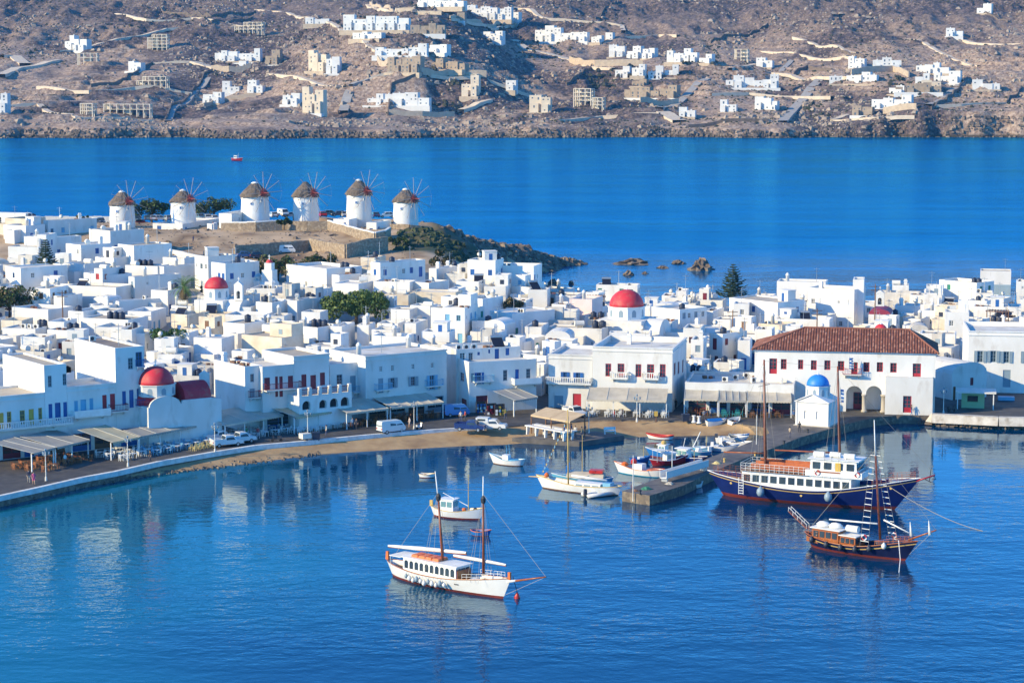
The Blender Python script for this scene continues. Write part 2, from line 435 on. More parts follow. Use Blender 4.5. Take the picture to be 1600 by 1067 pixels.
# quay wall with its white painted edge
mb = MB(); mw = MB()
for A, B in zip(allq[:-1], allq[1:]):
    mb.quad((A.x,A.y,-1.5),(B.x,B.y,-1.5),(B.x,B.y,QZ-.004),(A.x,A.y,QZ-.004))
for A, B in zip(quay[:13], quay[1:14]):
    d = (B-A); n = Vector((d.y,-d.x,0)).normalized(); a0, b0 = A+n*.12, B+n*.12; a1, b1 = A-n*.55, B-n*.55
    wv = [(a0.x,a0.y,.75),(b0.x,b0.y,.75),(b0.x,b0.y,QZ+.14),(a0.x,a0.y,QZ+.14),(a1.x,a1.y,QZ+.14),(b1.x,b1.y,QZ+.14),(a1.x,a1.y,QZ-.1),(b1.x,b1.y,QZ-.1)]
    mw.add(wv, [(0,1,2,3),(3,2,5,4),(4,5,7,6)])
tag(part('quay_wall', mb, M['quay']), kind='structure')
tag(part('quay_kerb', mw, M['kerbw']), kind='structure')
# pebbles and boulders along the foot of the left sea wall
def rocks(name, spots, m, kind='stuff', seed=1):
    rng = random.Random(seed); V, Fs = [], []
    base = [(-1,-1,-.6),(1,-1,-.6),(1,1,-.6),(-1,1,-.6),(-.6,-.6,.7),(.6,-.6,.7),(.6,.6,.7),(-.6,.6,.7),(0,0,1)]
    fs = [(0,1,5,4),(1,2,6,5),(2,3,7,6),(3,0,4,7),(4,5,8),(5,6,8),(6,7,8),(7,4,8)]
    for (x,y,z,r) in spots:
        b = len(V); a = rng.random()*6.28; ca, sa = math.cos(a), math.sin(a); sx, sy, sz = rng.uniform(.7,1.3), rng.uniform(.6,1.1), rng.uniform(.5,1.0)
        for (px,py,pz) in base:
            px, py, pz = px*sx*rng.uniform(.75,1.25), py*sy*rng.uniform(.75,1.25), pz*sz*rng.uniform(.7,1.3)
            V.append((x+r*(px*ca-py*sa), y+r*(px*sa+py*ca), z+r*pz))
        Fs += [tuple(b+i for i in f) for f in fs]
    me = bpy.data.meshes.new(name); me.from_pydata(V, [], Fs); me.materials.append(m)
    o = put(name, me); o['kind'] = kind; return o
M['rock'] = mat('shore_rock', (.20,.155,.12), .95, (.105,.085,.07), .7, .12, 1.3, c3=(.30,.24,.18), scale3=.5)
sp = []
for i in range(900):
    t = random.random(); k = random.random()
    q, w = qa[int(t*44)], wa[int(t*44)]
    p = q.lerp(w, .25+.9*k); sp.append((p.x+random.uniform(-.5,.5), p.y+random.uniform(-.3,.3), random.uniform(-.05,.22)*(1-k*.6), random.uniform(.08,.3)))
rocks('shore_stones', sp, M['rock'], seed=2)
# right-hand quay: low white wall on rocks
A_ = [at(u, v, QZ) for u, v in [(1456,652),(1500,654),(1560,657),(1620,658),(1720,660)]]
mb = MB()
for a, b in zip(A_[:-1], A_[1:]):
    d = (b-a); n = Vector((d.y,-d.x,0)).normalized()
    lo0, lo1, t0, t1, bk0, bk1 = a+n*1.0, b+n*1.0, a+n*.3, b+n*.3, a-n*.9, b-n*.9
    zz = QZ+.55
    mb.add([(lo0.x,lo0.y,.6),(lo1.x,lo1.y,.6),(t1.x,t1.y,zz),(t0.x,t0.y,zz),(bk1.x,bk1.y,zz),(bk0.x,bk0.y,zz),(bk1.x,bk1.y,QZ-.2),(bk0.x,bk0.y,QZ-.2)], [(0,1,2,3),(3,2,4,5),(5,4,6,7)])
mb.add([(A_[0].x-.9,A_[0].y+.4,.6),(A_[0].x+.1,A_[0].y-1,.6),(A_[0].x+.1,A_[0].y-.3,QZ+.55),(A_[0].x+.1,A_[0].y+.9,QZ+.55),(A_[0].x+.1,A_[0].y+.9,.6)],[(0,1,2),(0,2,3),(0,3,4)])
M['tanwall'] = mat('breakwater_render', (.62,.58,.51), .9, (.48,.43,.36), .8, .05, 1.5, c3=(.34,.29,.23), scale3=.7)
tag(part('breakwater_wall', mb, M['tanwall']), 'low white sloping wall along the right hand quay above brown rocks', 'wall')
sp = []
for i in range(1300):
    u = random.uniform(1410, 1715); p = at(u, float(np.interp(u, [1420,1480,1600,1720],[661,667,671,673]))-random.random()*7, .0)
    sp.append((p.x, p.y, random.uniform(-.1,.8), random.uniform(.15,.6)))
rocks('quay_rocks', sp, M['rock'], seed=3)
# pier
PIER_R = [at(u, v, 1.15) for u, v in [(1330,657),(1302,670),(1250,685),(1212,700),(1175,713),(1107,741),(1068,760),(1015,776)]]
PIER_L = [at(u, v, 1.15) for u, v in [(1196,666),(1202,678),(1182,688),(1150,701),(1107,717),(1060,738),(1020,752),(972,769)]]
mb = MB(); mt = MB()
for i in range(len(PIER_R)-1):
    mt.quad(PIER_L[i+1]+Vector((0,0,.16)), PIER_R[i+1]+Vector((0,0,.16)), PIER_R[i]+Vector((0,0,.16)), PIER_L[i]+Vector((0,0,.16)))
ring = PIER_R + PIER_L[::-1]
for a, b in zip(ring[:-1], ring[1:]): mb.quad((b.x,b.y,-2),(a.x,a.y,-2),(a.x,a.y,1.31),(b.x,b.y,1.31))
M['pier'] = mat('pier_paving', (.11,.10,.095), .8, (.17,.15,.135), .8, .04, 1.0, c3=(.07,.065,.065), scale3=.3)
t = thing('stone_pier', 'long stone pier running out from beside the blue domed chapel', 'pier', PIER_R[3])
for nm, m_, mm in (('deck', mt, M['pier']), ('pier_wall', mb, M['quay'])):
    m_.v = [(a-PIER_R[3].x, b-PIER_R[3].y, c-PIER_R[3].z) for a,b,c in m_.v]; part(nm, m_, mm, t)
# small dark jetty on the beach by the fish stall
ja, jb, jc, jd = at(800,682,.9), at(905,690,.75), at(975,680,.75), at(930,672,.9)
mb = MB(); ps = [ja,jb,jc,jd]
mb.add([(p.x,p.y,.75) for p in ps]+[(p.x,p.y,-1) for p in ps], [(0,1,2,3),(1,0,4,5),(2,1,5,6),(3,2,6,7),(0,3,7,4)])
tag(part('landing_stage', mb, M['pier']), 'low dark landing stage jutting into the water below the fish stall', 'jetty')
# sea rocks off the headland
def sea_rock(label, pxs, name='sea_rock', seed=0, hgt=1.):
    rng = random.Random(seed); (u0, v0, u1, v1) = pxs
    c = at((u0+u1)/2, v1, 0); s = pxm(c); W_, H_ = (u1-u0)/s/2, (v1-v0)/s*hgt
    n, m = 22, 7; V = [(0,0,H_)]; Fs = []
    for i in range(1, m+1):
        t = i/m
        for k in range(n):
            a = 2*math.pi*k/n; nz = .65+.7*rng.random()
            r = (t**.75)*nz if i < m else 1.05+.25*rng.random()
            z = H_*(1-t**1.3)*rng.uniform(.6,1.2)-.25*t - (.5 if i == m else 0)
            V.append((W_*r*math.cos(a)*.95, W_*r*math.sin(a)*.8, z))
    for k in range(n): Fs.append((0, 1+k, 1+(k+1)%n))
    for i in range(m-1):
        for k in range(n):
            a, b = 1+i*n+k, 1+i*n+(k+1)%n; Fs.append((a, a+n, b+n, b))
    me = bpy.data.meshes.new(name); me.from_pydata(V, [], Fs); me.materials.append(M['rock'])
    o = put(name, me, loc=(c.x, c.y, 0)); return tag(o, label, 'rock', 'rocks in the sea off the headland')
sea_rock('pointed brown rock standing tallest out of the sea left of the pine', (1074,403,1117,422), seed=1)
sea_rock('long flat brown reef off the tip of the headland', (955,404,1024,412), seed=2)
sea_rock('small flat reef between the long reef and the pointed rock', (1046,406,1074,412), seed=3)
sea_rock('round dark rock in the bay above the large red dome', (972,422,992,430), seed=4)
sea_rock('tiny dark rock right of the round dark rock', (1001,424,1014,428), seed=5)
sea_rock('dark rock awash beside the long white building by the bay', (852,436,876,444), seed=6)
sea_rock('small dark rock awash right of the long white building', (887,438,898,444), seed=7)
sea_rock('dark low rocks right at the shore below the long white building', (846,444,876,452), seed=8)
sea_rock('thin low reef left of the pointed rock', (1022,415,1049,419), seed=9)
sp = []
for i in range(1500):
    t = random.uniform(.26, 1.0)*5.999; k = int(t); f = t-k
    x, y = HEAD[k][0]*(1-f)+HEAD[k+1][0]*f, HEAD[k][1]*(1-f)+HEAD[k+1][1]*f
    x += random.gauss(0, 6); y += random.gauss(-3, 7)
    z = T1(x, y)
    if z > -.4: sp.append((x, y, z, random.uniform(.25, 1.1)))
rocks('headland_rocks', sp, M['rock'], seed=4)
sp = []
for i in range(1500):
    x, y = random.uniform(-104,-22), random.uniform(480,560); sp.append((x, y, T1(x, y), random.uniform(.06,.28) if random.random() < .9 else random.uniform(.3,.6)))
rocks('plateau_stones', sp, M['rock'], seed=8)
sp = []
M['slopebush'] = mat('slope_scrub', (.022,.042,.018), .9, (.05,.065,.028), .5, c3=(.11,.09,.05), scale3=.3)
for i in range(900):
    x, y = random.uniform(-27,-6), random.uniform(498,560)
    z = T1(x, y)
    if z > 1.6 and random.random() < float(sst(.36,.5,fbm(np.array([x]),np.array([y]),13.,3,44))[0]): sp.append((x, y, z+.1, random.uniform(.3,1.0)))
rocks('slope_scrub', sp, M['slopebush'], seed=9)
# ------------------------------------------------------------------ hillside across the bay
def Ysh(x): return 1690 + 44*(fbm(x, x*0+3, 130, 3, 8)-.5)*2 + 22*(fbm(x, x*0+9, 30, 3, 4)-.5)*2
def hill(x, y):
    x, y = np.asarray(x, float), np.asarray(y, float)
    d = y - Ysh(x)
    cl = 5 + 13*sst(225, 330, x) + 3*fbm(x, x*0, 60, 2, 2)
    z = cl*np.clip(d/10, 0, 1)**.7 + .098*np.maximum(d-6, 0) + .000075*np.maximum(d, 0)**2
    am = np.clip(d/90, 0, 1)
    # the ridge in the middle, falling away on its right side
    w = sst(100, 190, d)*(1-sst(560, 760, d))
    rx = x + .06*(d-250)
    z = z + w*26*(sst(-230, -70, rx)*(1-sst(-58, 34, rx))) - w*9*sst(-40, 20, rx)*(1-sst(40, 170, rx))
    z = z + 10*am*sst(480, 620, d)*sst(-420, -250, -np.abs(x+330)+20)*0
    z = z + am*(17*(fbm(x, y, 190, 3, 1)-.5) + 7*(fbm(x, y, 60, 3, 2, True)-.55))
    rocky = sst(.44, .62, fbm(x, y, 150, 3, 6)) * .8 + .25 + .5*sst(450, 640, d)
    z = z + np.clip(d/12, 0, 1)*rocky*(8.0*(fbm(x, y, 24, 4, 9, True)-.6) + 2.4*(fbm(x, y, 8, 2, 12)-.5))
    tm = sst(.46, .56, fbm(x, y, 120, 3, 14))*np.clip(d/60, 0, 1)*.95
    q = z/4.2 + .35*(fbm(x, y, 45, 2, 19)-.5); fl = np.floor(q); fr = q-fl
    z = z + tm*4.2*(sst(.0, .30, fr)-fr)
    return np.where(d < 0, -1.5, np.maximum(z, .15*np.clip(d, 0, 1)))
def hill1(x, y): return float(hill(np.array([x]), np.array([y]))[0])
_HY = np.arange(1660., 3000., 1.5)
def hill_at(u, v):
    d = ray(u, v); t = _HY/d.y
    hz = hill(d.x*t, _HY); k = np.nonzero(HC + d.z*t <= hz)[0]
    k = k[0] if len(k) else len(_HY)-1
    return Vector((d.x*t[k], _HY[k], float(hz[k])))
def hill_material():
    m = bpy.data.materials.new('dry_hillside'); m.use_nodes = True; t = m.node_tree; N, L = t.nodes, t.links; b = N['Principled BSDF']; b.inputs['Roughness'].default_value = .95
    geo = N.new('ShaderNodeNewGeometry'); P = geo.outputs['Position']
    def noise(sc, det, rg=.6):
        n = N.new('ShaderNodeTexNoise'); n.inputs['Scale'].default_value = sc; n.inputs['Detail'].default_value = det; n.inputs['Roughness'].default_value = rg; L.new(P, n.inputs['Vector']); return n.outputs['Fac']
    def ramp(f, els):
        r = N.new('ShaderNodeValToRGB'); e = r.color_ramp.elements
        e[0].position, e[0].color = els[0][0], (*els[0][1], 1); e[1].position, e[1].color = els[-1][0], (*els[-1][1], 1)
        for p, c in els[1:-1]: e.new(p).color = (*c, 1)
        L.new(f, r.inputs[0]); return r.outputs[0]
    def mix(f, a, b2):
        x = N.new('ShaderNodeMix'); x.data_type = 'RGBA'; L.new(f, x.inputs[0]); L.new(a, x.inputs[6]); L.new(b2, x.inputs[7]); return x.outputs[2]
    def mr(x, a, b2):
        r = N.new('ShaderNodeMapRange'); r.inputs[1].default_value = a; r.inputs[2].default_value = b2; L.new(x, r.inputs[0]); return r.outputs[0]
    earth = ramp(noise(.35, 5), [(.34,(.13,.09,.075)),(.46,(.28,.195,.145)),(.56,(.40,.29,.215)),(.68,(.52,.41,.32))])
    scrub = ramp(noise(.30, 5), [(.36,(.025,.025,.03)),(.48,(.085,.060,.058)),(.58,(.17,.12,.105)),(.70,(.32,.25,.20))])
    big = mr(noise(.0085, 5, .55), .47, .53)
    sep = N.new('ShaderNodeSeparateXYZ'); L.new(P, sep.inputs[0])
    hi = mr(sep.outputs[2], 60., 110.)
    ad = N.new('ShaderNodeMath'); ad.operation = 'MAXIMUM'; L.new(big, ad.inputs[0])
    mu = N.new('ShaderNodeMath'); mu.operation = 'MULTIPLY'; mu.inputs[1].default_value = .75; L.new(hi, mu.inputs[0]); L.new(mu.outputs[0], ad.inputs[1])
    wet = N.new('ShaderNodeMix'); wet.data_type = 'RGBA'; L.new(mr(sep.outputs[2], 1.2, 3.2), wet.inputs[0]); wet.inputs[6].default_value = (.055,.045,.035,1); L.new(mix(ad.outputs[0], earth, scrub), wet.inputs[7]); L.new(wet.outputs[2], b.inputs['Base Color'])
    bn = N.new('ShaderNodeBump'); bn.inputs['Distance'].default_value = .9; L.new(noise(.8, 4), bn.inputs['Height']); L.new(bn.outputs[0], b.inputs['Normal'])
    return m
_ys = np.concatenate([np.arange(1640, 1760, 1.5), np.arange(1760, 2200, 2.2), np.arange(2200, 3000, 4.0)])
grid('hillside', np.arange(-760, 760, 2.0), _ys, hill, hill_material())
M['hrock'] = mat('hill_rock', (.40,.32,.245), .95, (.25,.20,.165), .15, .1, .6, vary=.2)
sp = []
rng = np.random.RandomState(5)
cx = rng.uniform(-640, 640, 60000); cy = 1700 + 1200*rng.rand(60000)**1.35
dens = sst(.42, .62, fbm(cx, cy, 70, 3, 21))**2*1.0 + .03 + .25*sst(1690, 1702, -np.abs(cy-Ysh(cx)-12)+1712)
vis = np.abs(cx) < cy*.25
keep = vis & (rng.rand(60000) < dens)
cx, cy = cx[keep][:13000], cy[keep][:13000]; cz = hill(cx, cy)
for x, y, z in zip(cx, cy, cz):
    if z > .2: sp.append((x, y, z, random.uniform(.5, 1.2)*(1.0 if random.random() < .8 else 2.4)))
rocks('hill_boulders', sp, M['hrock'], seed=6)
sp = []
for x in np.random.RandomState(8).uniform(-460, 460, 2200):
    y = float(Ysh(np.array([x]))[0])+random.uniform(-3, 8); sp.append((x, y, max(-.3, hill1(x, y))+.1, random.uniform(.5,2.0)))
M['srock'] = mat('far_shore_rock', (.16,.12,.09), .9, (.08,.065,.055), .2, c3=(.30,.23,.17), scale3=.12)
rocks('far_shore_rocks', sp, M['srock'], seed=11)
M['scrub'] = mat('hill_scrub', (.025,.035,.02), .95, (.06,.055,.035), .12)
sp = []
cx = rng.uniform(-640, 640, 30000); cy = 1705 + 1100*rng.rand(30000)**1.2
keep = (np.abs(cx) < cy*.25) & (rng.rand(30000) < sst(.45, .65, fbm(cx, cy, 90, 3, 33))*.7+.05)
cx, cy = cx[keep][:11000], cy[keep][:11000]; cz = hill(cx, cy)
for x, y, z in zip(cx, cy, cz):
    if z > 1: sp.append((x, y, z+.1, random.uniform(.5, 1.3)))
def greens(pxs):
    for (u0, v0, u1, v1, n) in pxs:
        for _ in range(n):
            p = hill_at(random.uniform(u0, u1), random.uniform(v0, v1)); sp.append((p.x, p.y, p.z+.3, random.uniform(.8, 2.2)))
greens([(560,25,625,60,30),(590,75,690,115,50),(810,60,900,92,45),(930,105,1010,125,25),(920,120,960,140,30),(1100,70,1125,100,26),(1390,130,1440,150,26),(1255,160,1280,176,14),(1255,180,1300,186,12),(1385,118,1410,128,10),(1040,92,1090,102,20),(660,160,720,178,24),(700,120,760,150,22),(40,75,60,85,6),(640,5,700,15,14),(760,38,800,48,16)])
rocks('hill_shrubs', sp, M['scrub'], seed=7)

# roads, tracks and dry stone walls draped on the hill
M['track'] = mat('hill_track', (.66,.55,.42), .95, (.56,.46,.35), .3)
M['hroad'] = mat('hill_road_concrete', (.40,.37,.33), .9, (.33,.30,.27), .3)
M['hwall'] = mat('hill_wall_stone', (.20,.15,.115), .95, (.12,.095,.08), .4)
M['lwall'] = mat('retaining_wall_stone', (.55,.44,.32), .95, (.44,.35,.26), .4)
def drape(pxs, n=None):
    pts = [hill_at(u, v) for u, v in pxs]; o = []
    for a, b in zip(pts[:-1], pts[1:]):
        k = max(2, int((b-a).length/6))
        for i in range(k): o.append(a.lerp(b, i/k))
    o.append(pts[-1]); return o
def road(name, label, pxs, w, m, lift=.5, kind='structure'):
    pts = drape(pxs); mb = MB(); V = []
    for i, p in enumerate(pts):
        t = pts[min(i+1, len(pts)-1)] - pts[max(i-1, 0)]; n = Vector((-t.y, t.x, 0)).normalized()
        zc = max(hill1(p.x+n.x*w*s, p.y+n.y*w*s) for s in (-.5,-.25,0,.25,.5)) if True else p.z
        V.append(((p+n*w/2), (p-n*w/2), zc+lift))
    zs = [q[2] for q in V]; zs = [sum(zs[max(0,i-2):i+3])/len(zs[max(0,i-2):i+3]) for i in range(len(zs))]
    for (a0,b0,_),(a1,b1,_2), z0, z1 in zip(V[:-1], V[1:], zs[:-1], zs[1:]):
        mb.quad((a0.x,a0.y,z0),(b0.x,b0.y,z0),(b1.x,b1.y,z1),(a1.x,a1.y,z1))
        mb.quad((b0.x,b0.y,z0-3),(b1.x,b1.y,z1-3),(b1.x,b1.y,z1),(b0.x,b0.y,z0)); mb.quad((a1.x,a1.y,z1-3),(a0.x,a0.y,z0-3),(a0.x,a0.y,z0),(a1.x,a1.y,z1))
    o = part(name, mb, m); o['kind'] = kind; return o
for pxs, w, m in [
    ([(536,182),(541,160),(548,137)], 8, M['hroad']), ([(548,137),(575,122),(640,114)], 5, M['hroad']),
    ([(1222,192),(1240,172),(1262,148),(1282,126)], 8, M['hroad']), ([(1208,118),(1240,120),(1282,126),(1330,122)], 7, M['track']),
    ([(1030,172),(1060,160),(1085,138),(1105,120)], 7, M['hroad']), ([(800,62),(826,78),(880,92),(930,106),(960,110)], 8, M['track']),
    ([(800,10),(830,18),(855,28),(900,32),(950,36),(972,42),(974,54)], 5, M['track']), ([(974,55),(1030,57),(1060,58)], 5, M['track']),
    ([(0,122),(30,108),(60,104),(90,94)], 10, M['track']), ([(0,92),(20,86),(40,105)], 12, M['track']), ([(90,82),(140,74),(190,62),(260,46),(280,40)], 6, M['track']),
    ([(262,192),(270,172),(300,150),(330,115)], 5, M['hroad']), ([(240,100),(300,98),(345,108)], 10, M['track']), ([(1450,168),(1480,148),(1510,122)], 6, M['hroad']),
    ([(1460,168),(1500,165),(1570,162)], 5, M['track']), ([(1300,190),(1330,175)], 5, M['track']), ([(1215,112),(1238,92)], 5, M['hroad']),
    ([(720,180),(745,165),(765,155)], 8, M['track']), ([(575,8),(600,14),(650,22),(690,22)], 6, M['track']), ([(700,32),(750,38),(800,42)], 7, M['track']), ([(1140,115),(1170,104),(1200,90)], 5, M['track']), ([(400,14),(450,20),(500,34),(560,60),(590,84)], 5, M['track']), ([(60,140),(140,146),(210,140),(300,150)], 5, M['track']), ([(0,170),(60,160),(120,186),(240,190)], 5, M['track']),
    ([(640,118),(720,128),(790,140),(850,148)], 5, M['track']), ([(1110,150),(1170,148),(1240,152),(1300,158)], 6, M['track']), ([(1500,60),(1550,70),(1600,66)], 5, M['track']), ([(1300,190),(1360,186),(1430,180)], 5, M['track']), ([(420,118),(470,122),(540,138)], 5, M['track']), ([(870,188),(940,184),(1030,178)], 5, M['track']), ([(1420,60),(1470,84),(1530,104)], 4, M['track']), ([(180,20),(230,34),(300,30),(400,44)], 4, M['track']),
    ([(1035,175),(1062,192)], 12, M['track']), ([(1190,80),(1250,84),(1330,92)], 4, M['track']), ([(1240,60),(1340,85)], 4, M['track'])]:
    road('hill_road', '', pxs, w, m)
def wallrun(label, pxs, h, m, th=1.0, name='stone_wall', group=None):
    pts = drape(pxs); mb = MB()
    for a, b in zip(pts[:-1], pts[1:]):
        d = (b-a); n = Vector((-d.y, d.x, 0)).normalized()*th/2
        za, zb = hill1(a.x,a.y), hill1(b.x,b.y)
        q = [(a-n, za-2), (b-n, zb-2), (b+n, zb-2), (a+n, za-2)]
        vs = [(p.x,p.y,z) for p, z in q] + [(p.x,p.y,z+2+h) for p, z in q]
        mb.add(vs, [(0,1,5,4),(2,3,7,6),(4,5,6,7),(1,2,6,5),(3,0,4,7)])
    o = part(name, mb, m); return tag(o, label, 'wall', group)
for lab, pxs, h, mm in [
    ('dark dry stone wall climbing the hill left of the grey frame houses', [(142,136),(190,128),(238,100)], 2.6, 'hwall'),
    ('dark stone wall curving up the hill beside the narrow left road', [(258,190),(268,166),(300,146),(332,112)], 2.6, 'hwall'),
    ('dark stone wall running down right of the concrete ramp on the middle hill', [(606,182),(611,135),(660,118)], 2.6, 'hwall'),
    ('dark stone wall slanting across the upper right hill to the shrubs', [(1110,70),(1130,60),(1200,40)], 3.0, 'hwall'),
    ('dark stone wall on the far right slope by the gravel track', [(1572,162),(1600,138)], 2.6, 'hwall'),
    ('long dark stone wall low on the right hill above the cliff shore', [(1075,200),(1120,195),(1200,191)], 2.6, 'hwall'),
    ('stone wall climbing from the white row houses to the upper crest', [(930,32),(966,5)], 2.2, 'hwall'),
    ('stone wall along the right edge of the paved diagonal road', [(1455,172),(1490,146),(1512,124)], 2.6, 'hwall'),
    ('pale retaining wall under the upper row of white houses', [(890,98),(930,106),(1005,108)], 6, 'lwall'),
    ('pale retaining wall beside the pinkish concrete frame building', [(1000,162),(1060,162)], 4.5, 'lwall'),
    ('pale terrace wall under the long white house on the right hill', [(1330,118),(1395,112),(1420,122)], 5, 'lwall'),
    ('pale terrace wall under the villa above the cliff road', [(1380,178),(1432,172)], 5, 'lwall'),
    ('pale stone wall along the sandy yard of the left white villa', [(330,112),(358,112),(392,106)], 5, 'lwall'),
    ('stone terrace wall stepping below the stone villa complex on the middle hill', [(590,96),(616,104)], 5, 'lwall'),
    ('long dark terrace wall below the stone villa complex', [(650,118),(700,120),(760,122)], 6, 'lwall'),
    ('pale terrace wall under the two white houses left of centre', [(318,168),(352,160),(400,152)], 3.5, 'lwall'),
    ('long terrace wall under the white house row by the concrete ramp', [(608,180),(660,182),(710,182)], 4, 'lwall'),
    ('pale wall along the upper hill under the top row of white villas', [(578,8),(620,20),(690,24)], 3.5, 'lwall'),
    ('pale wall under the upper right villas near the top edge', [(703,33),(740,37),(800,42)], 4.5, 'lwall'),
    ('thin stone wall across the bare slope left of the cliff', [(1240,118),(1262,108),(1300,112)], 3, 'hwall'),
    ('stone wall up the bare slope above the long white house', [(1310,82),(1350,92)], 2.6, 'hwall'),
    ('dark boundary wall across the upper left scrub slope', [(250,12),(262,22),(330,28),(400,20)], 2.6, 'hwall'),
    ('dark boundary wall above the shell houses on the upper left', [(330,38),(370,34),(395,30)], 2.4, 'hwall'),
    ('stone wall below the chapel sized house on the far right crest', [(1540,22),(1575,36)], 2.4, 'hwall'),
    ('dark wall on the shaded slope right of the ridge', [(885,134),(900,122),(925,104)], 2.6, 'hwall')]:
    wallrun(lab, pxs, h, M[mm], group='stone walls on the far hillside')

# ---- villas across the bay
M['vwhite'] = mat('villa_white', (.70,.69,.67), .85, (.62,.61,.59), .2)
M['vcream'] = mat('villa_cream', (.68,.58,.45), .9, (.60,.50,.38), .2)
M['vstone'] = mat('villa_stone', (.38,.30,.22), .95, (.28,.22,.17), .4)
M['frame'] = mat('raw_concrete', (.70,.62,.50), .95, (.60,.53,.43), .3)
M['vglass'] = mat('villa_window', (.10,.13,.17), .25)
def wincuts(rng, w, h, storeys=None, p=.75, ws=1.15, pitch=3.6):
    o = []; ns = max(1, int(round(h/3.3)))
    for s in range(ns):
        n = max(1, int(w/pitch))
        for k in range(n):
            if rng.random() > p: continue
            c = (k+.5)*w/n; ww = ws*rng.uniform(.8, 1.3); door = rng.random() < .35
            z0 = s*h/ns + (.15 if door else 1.05); o.append((c-ww/2, z0, c+ww/2, min(s*h/ns+2.1, (s+1)*h/ns-.4)))
    return o
def villa_block(t, rng, x0, x1, y0, y1, z0, z1, m, win=True, wn='wall'):
    mb = MB(); holes = wincuts(rng, x1-x0, z1-max(z0,0), p=.6) if win else []
    off = max(0, -z0)
    holes = [(a,b+off,c,d+off) for a,b,c,d in holes]
    holed(mb, (x0,y0,z0), (1,0,0), x1-x0, z1-z0, holes, (0,1,0), .35)
    mb.quad((x1,y0,z0),(x1,y1,z0),(x1,y1,z1),(x1,y0,z1)); mb.quad((x0,y1,z0),(x0,y0,z0),(x0,y0,z1),(x0,y1,z1)); mb.quad((x1,y1,z0),(x0,y1,z0),(x0,y1,z1),(x1,y1,z1))
    mb.box(x0,y0,z1,x1,y0+.3,z1+.5); mb.box(x1-.3,y0+.3,z1,x1,y1,z1+.5); mb.box(x0,y0+.3,z1,x0+.3,y1,z1+.5); mb.quad((x0,y0,z1+.004),(x1,y0,z1+.004),(x1,y1,z1+.004),(x0,y1,z1+.004))
    part(wn, mb, m, t)
    for a,b,c,d in holes:
        w = MB(); w.quad((x0+a+.02,y0+.3,z0+b),(x0+c-.02,y0+.3,z0+b),(x0+c-.02,y0+.3,z0+d),(x0+a+.02,y0+.3,z0+d)); part('window', w, M['vglass'], t)
def villa(label, u0, u1, vt, vb, style='white', yaw=0.0, n=None, seed=None, name=None):
    rng = random.Random(seed if seed is not None else int(u0*7+vb))
    p = hill_at((u0+u1)/2, vb); s = pxm(p); W_ = (u1-u0)/s; Ht = (vb-vt)/s
    nm = name or {'white':'villa','cream':'villa','stone':'stone_house','frame':'concrete_frame'}[style]
    t = thing(nm, label, 'unfinished building' if style == 'frame' else 'house', (p.x, p.y, p.z+.3), R(yaw), {'frame':'unfinished concrete frames on the far hill'}.get(style, 'houses on the far hill'))
    m = {'white':M['vwhite'],'cream':M['vcream'],'stone':M['vstone'],'frame':M['frame']}[style]
    if style == 'frame':
        ns = max(1, int(round(Ht/3.4))); sh = Ht/ns; nb = n or max(2, int(W_/5)); bw = W_/nb; D = 7
        for k in range(ns):
            z = k*sh; skip = rng.randrange(0, max(1, nb//3)+1) if k == ns-1 and nb > 2 else 0
            mb = MB(); mb.box(-W_/2+skip*bw, 0, z+sh-.45, W_/2, D, z+sh); part('floor_slab', mb, m, t)
            for i in range(skip, nb+1):
                for y in (0.31, D/2, D-.31):
                    x = -W_/2+i*bw; x = min(max(x, -W_/2+.33), W_/2-.33)
                    c = MB(); c.box(x-.32, y-.3, z-(3 if k == 0 else 0), x+.32, y+.3, z+sh-.45); part('column', c, m, t)
            if rng.random() < .85:
                c = MB(); i = rng.randrange(nb); x = -W_/2+i*bw
                if i >= skip: c.box(x+.35, D/2+.3, z, x+bw-.35, D/2+.6, z+sh-.45); part('infill_wall', c, m, t)
        return t
    if W_ > 9:
        c = MB(); c.box(-W_*.54, -rng.uniform(3,5), -5, W_*.54, 1.0, -.02-rng.uniform(0,.4)); part('terrace', c, M['lwall'] if rng.random() < .6 else M['vwhite'], t)
    nb = n or max(1, min(6, int(round(W_/7.5)))); x = -W_/2
    ws = [rng.uniform(.7, 1.3) for _ in range(nb)]; tot = sum(ws); mx = rng.randrange(nb)
    for i, q in enumerate(ws):
        w = W_*q/tot; h = Ht*(1.0 if i == mx else rng.uniform(.5, .95)); y0 = rng.uniform(0, 2.5) + (0 if i % 2 else .6)
        villa_block(t, rng, x, x+w-.01, y0, y0+7, -4, h, m)
        if h > 5.5 and rng.random() < .6 and w > 4:     # lower wing in front
            villa_block(t, rng, x+w*.1, x+w*.8, y0-3, y0-.01, -4, h*.5, m)
        if rng.random() < .4:
            c = MB(); c.box(x+w*.4, y0+3, h, x+w*.4+.9, y0+3.9, h+1.4); part('chimney', c, m, t)
        x += w
    return t
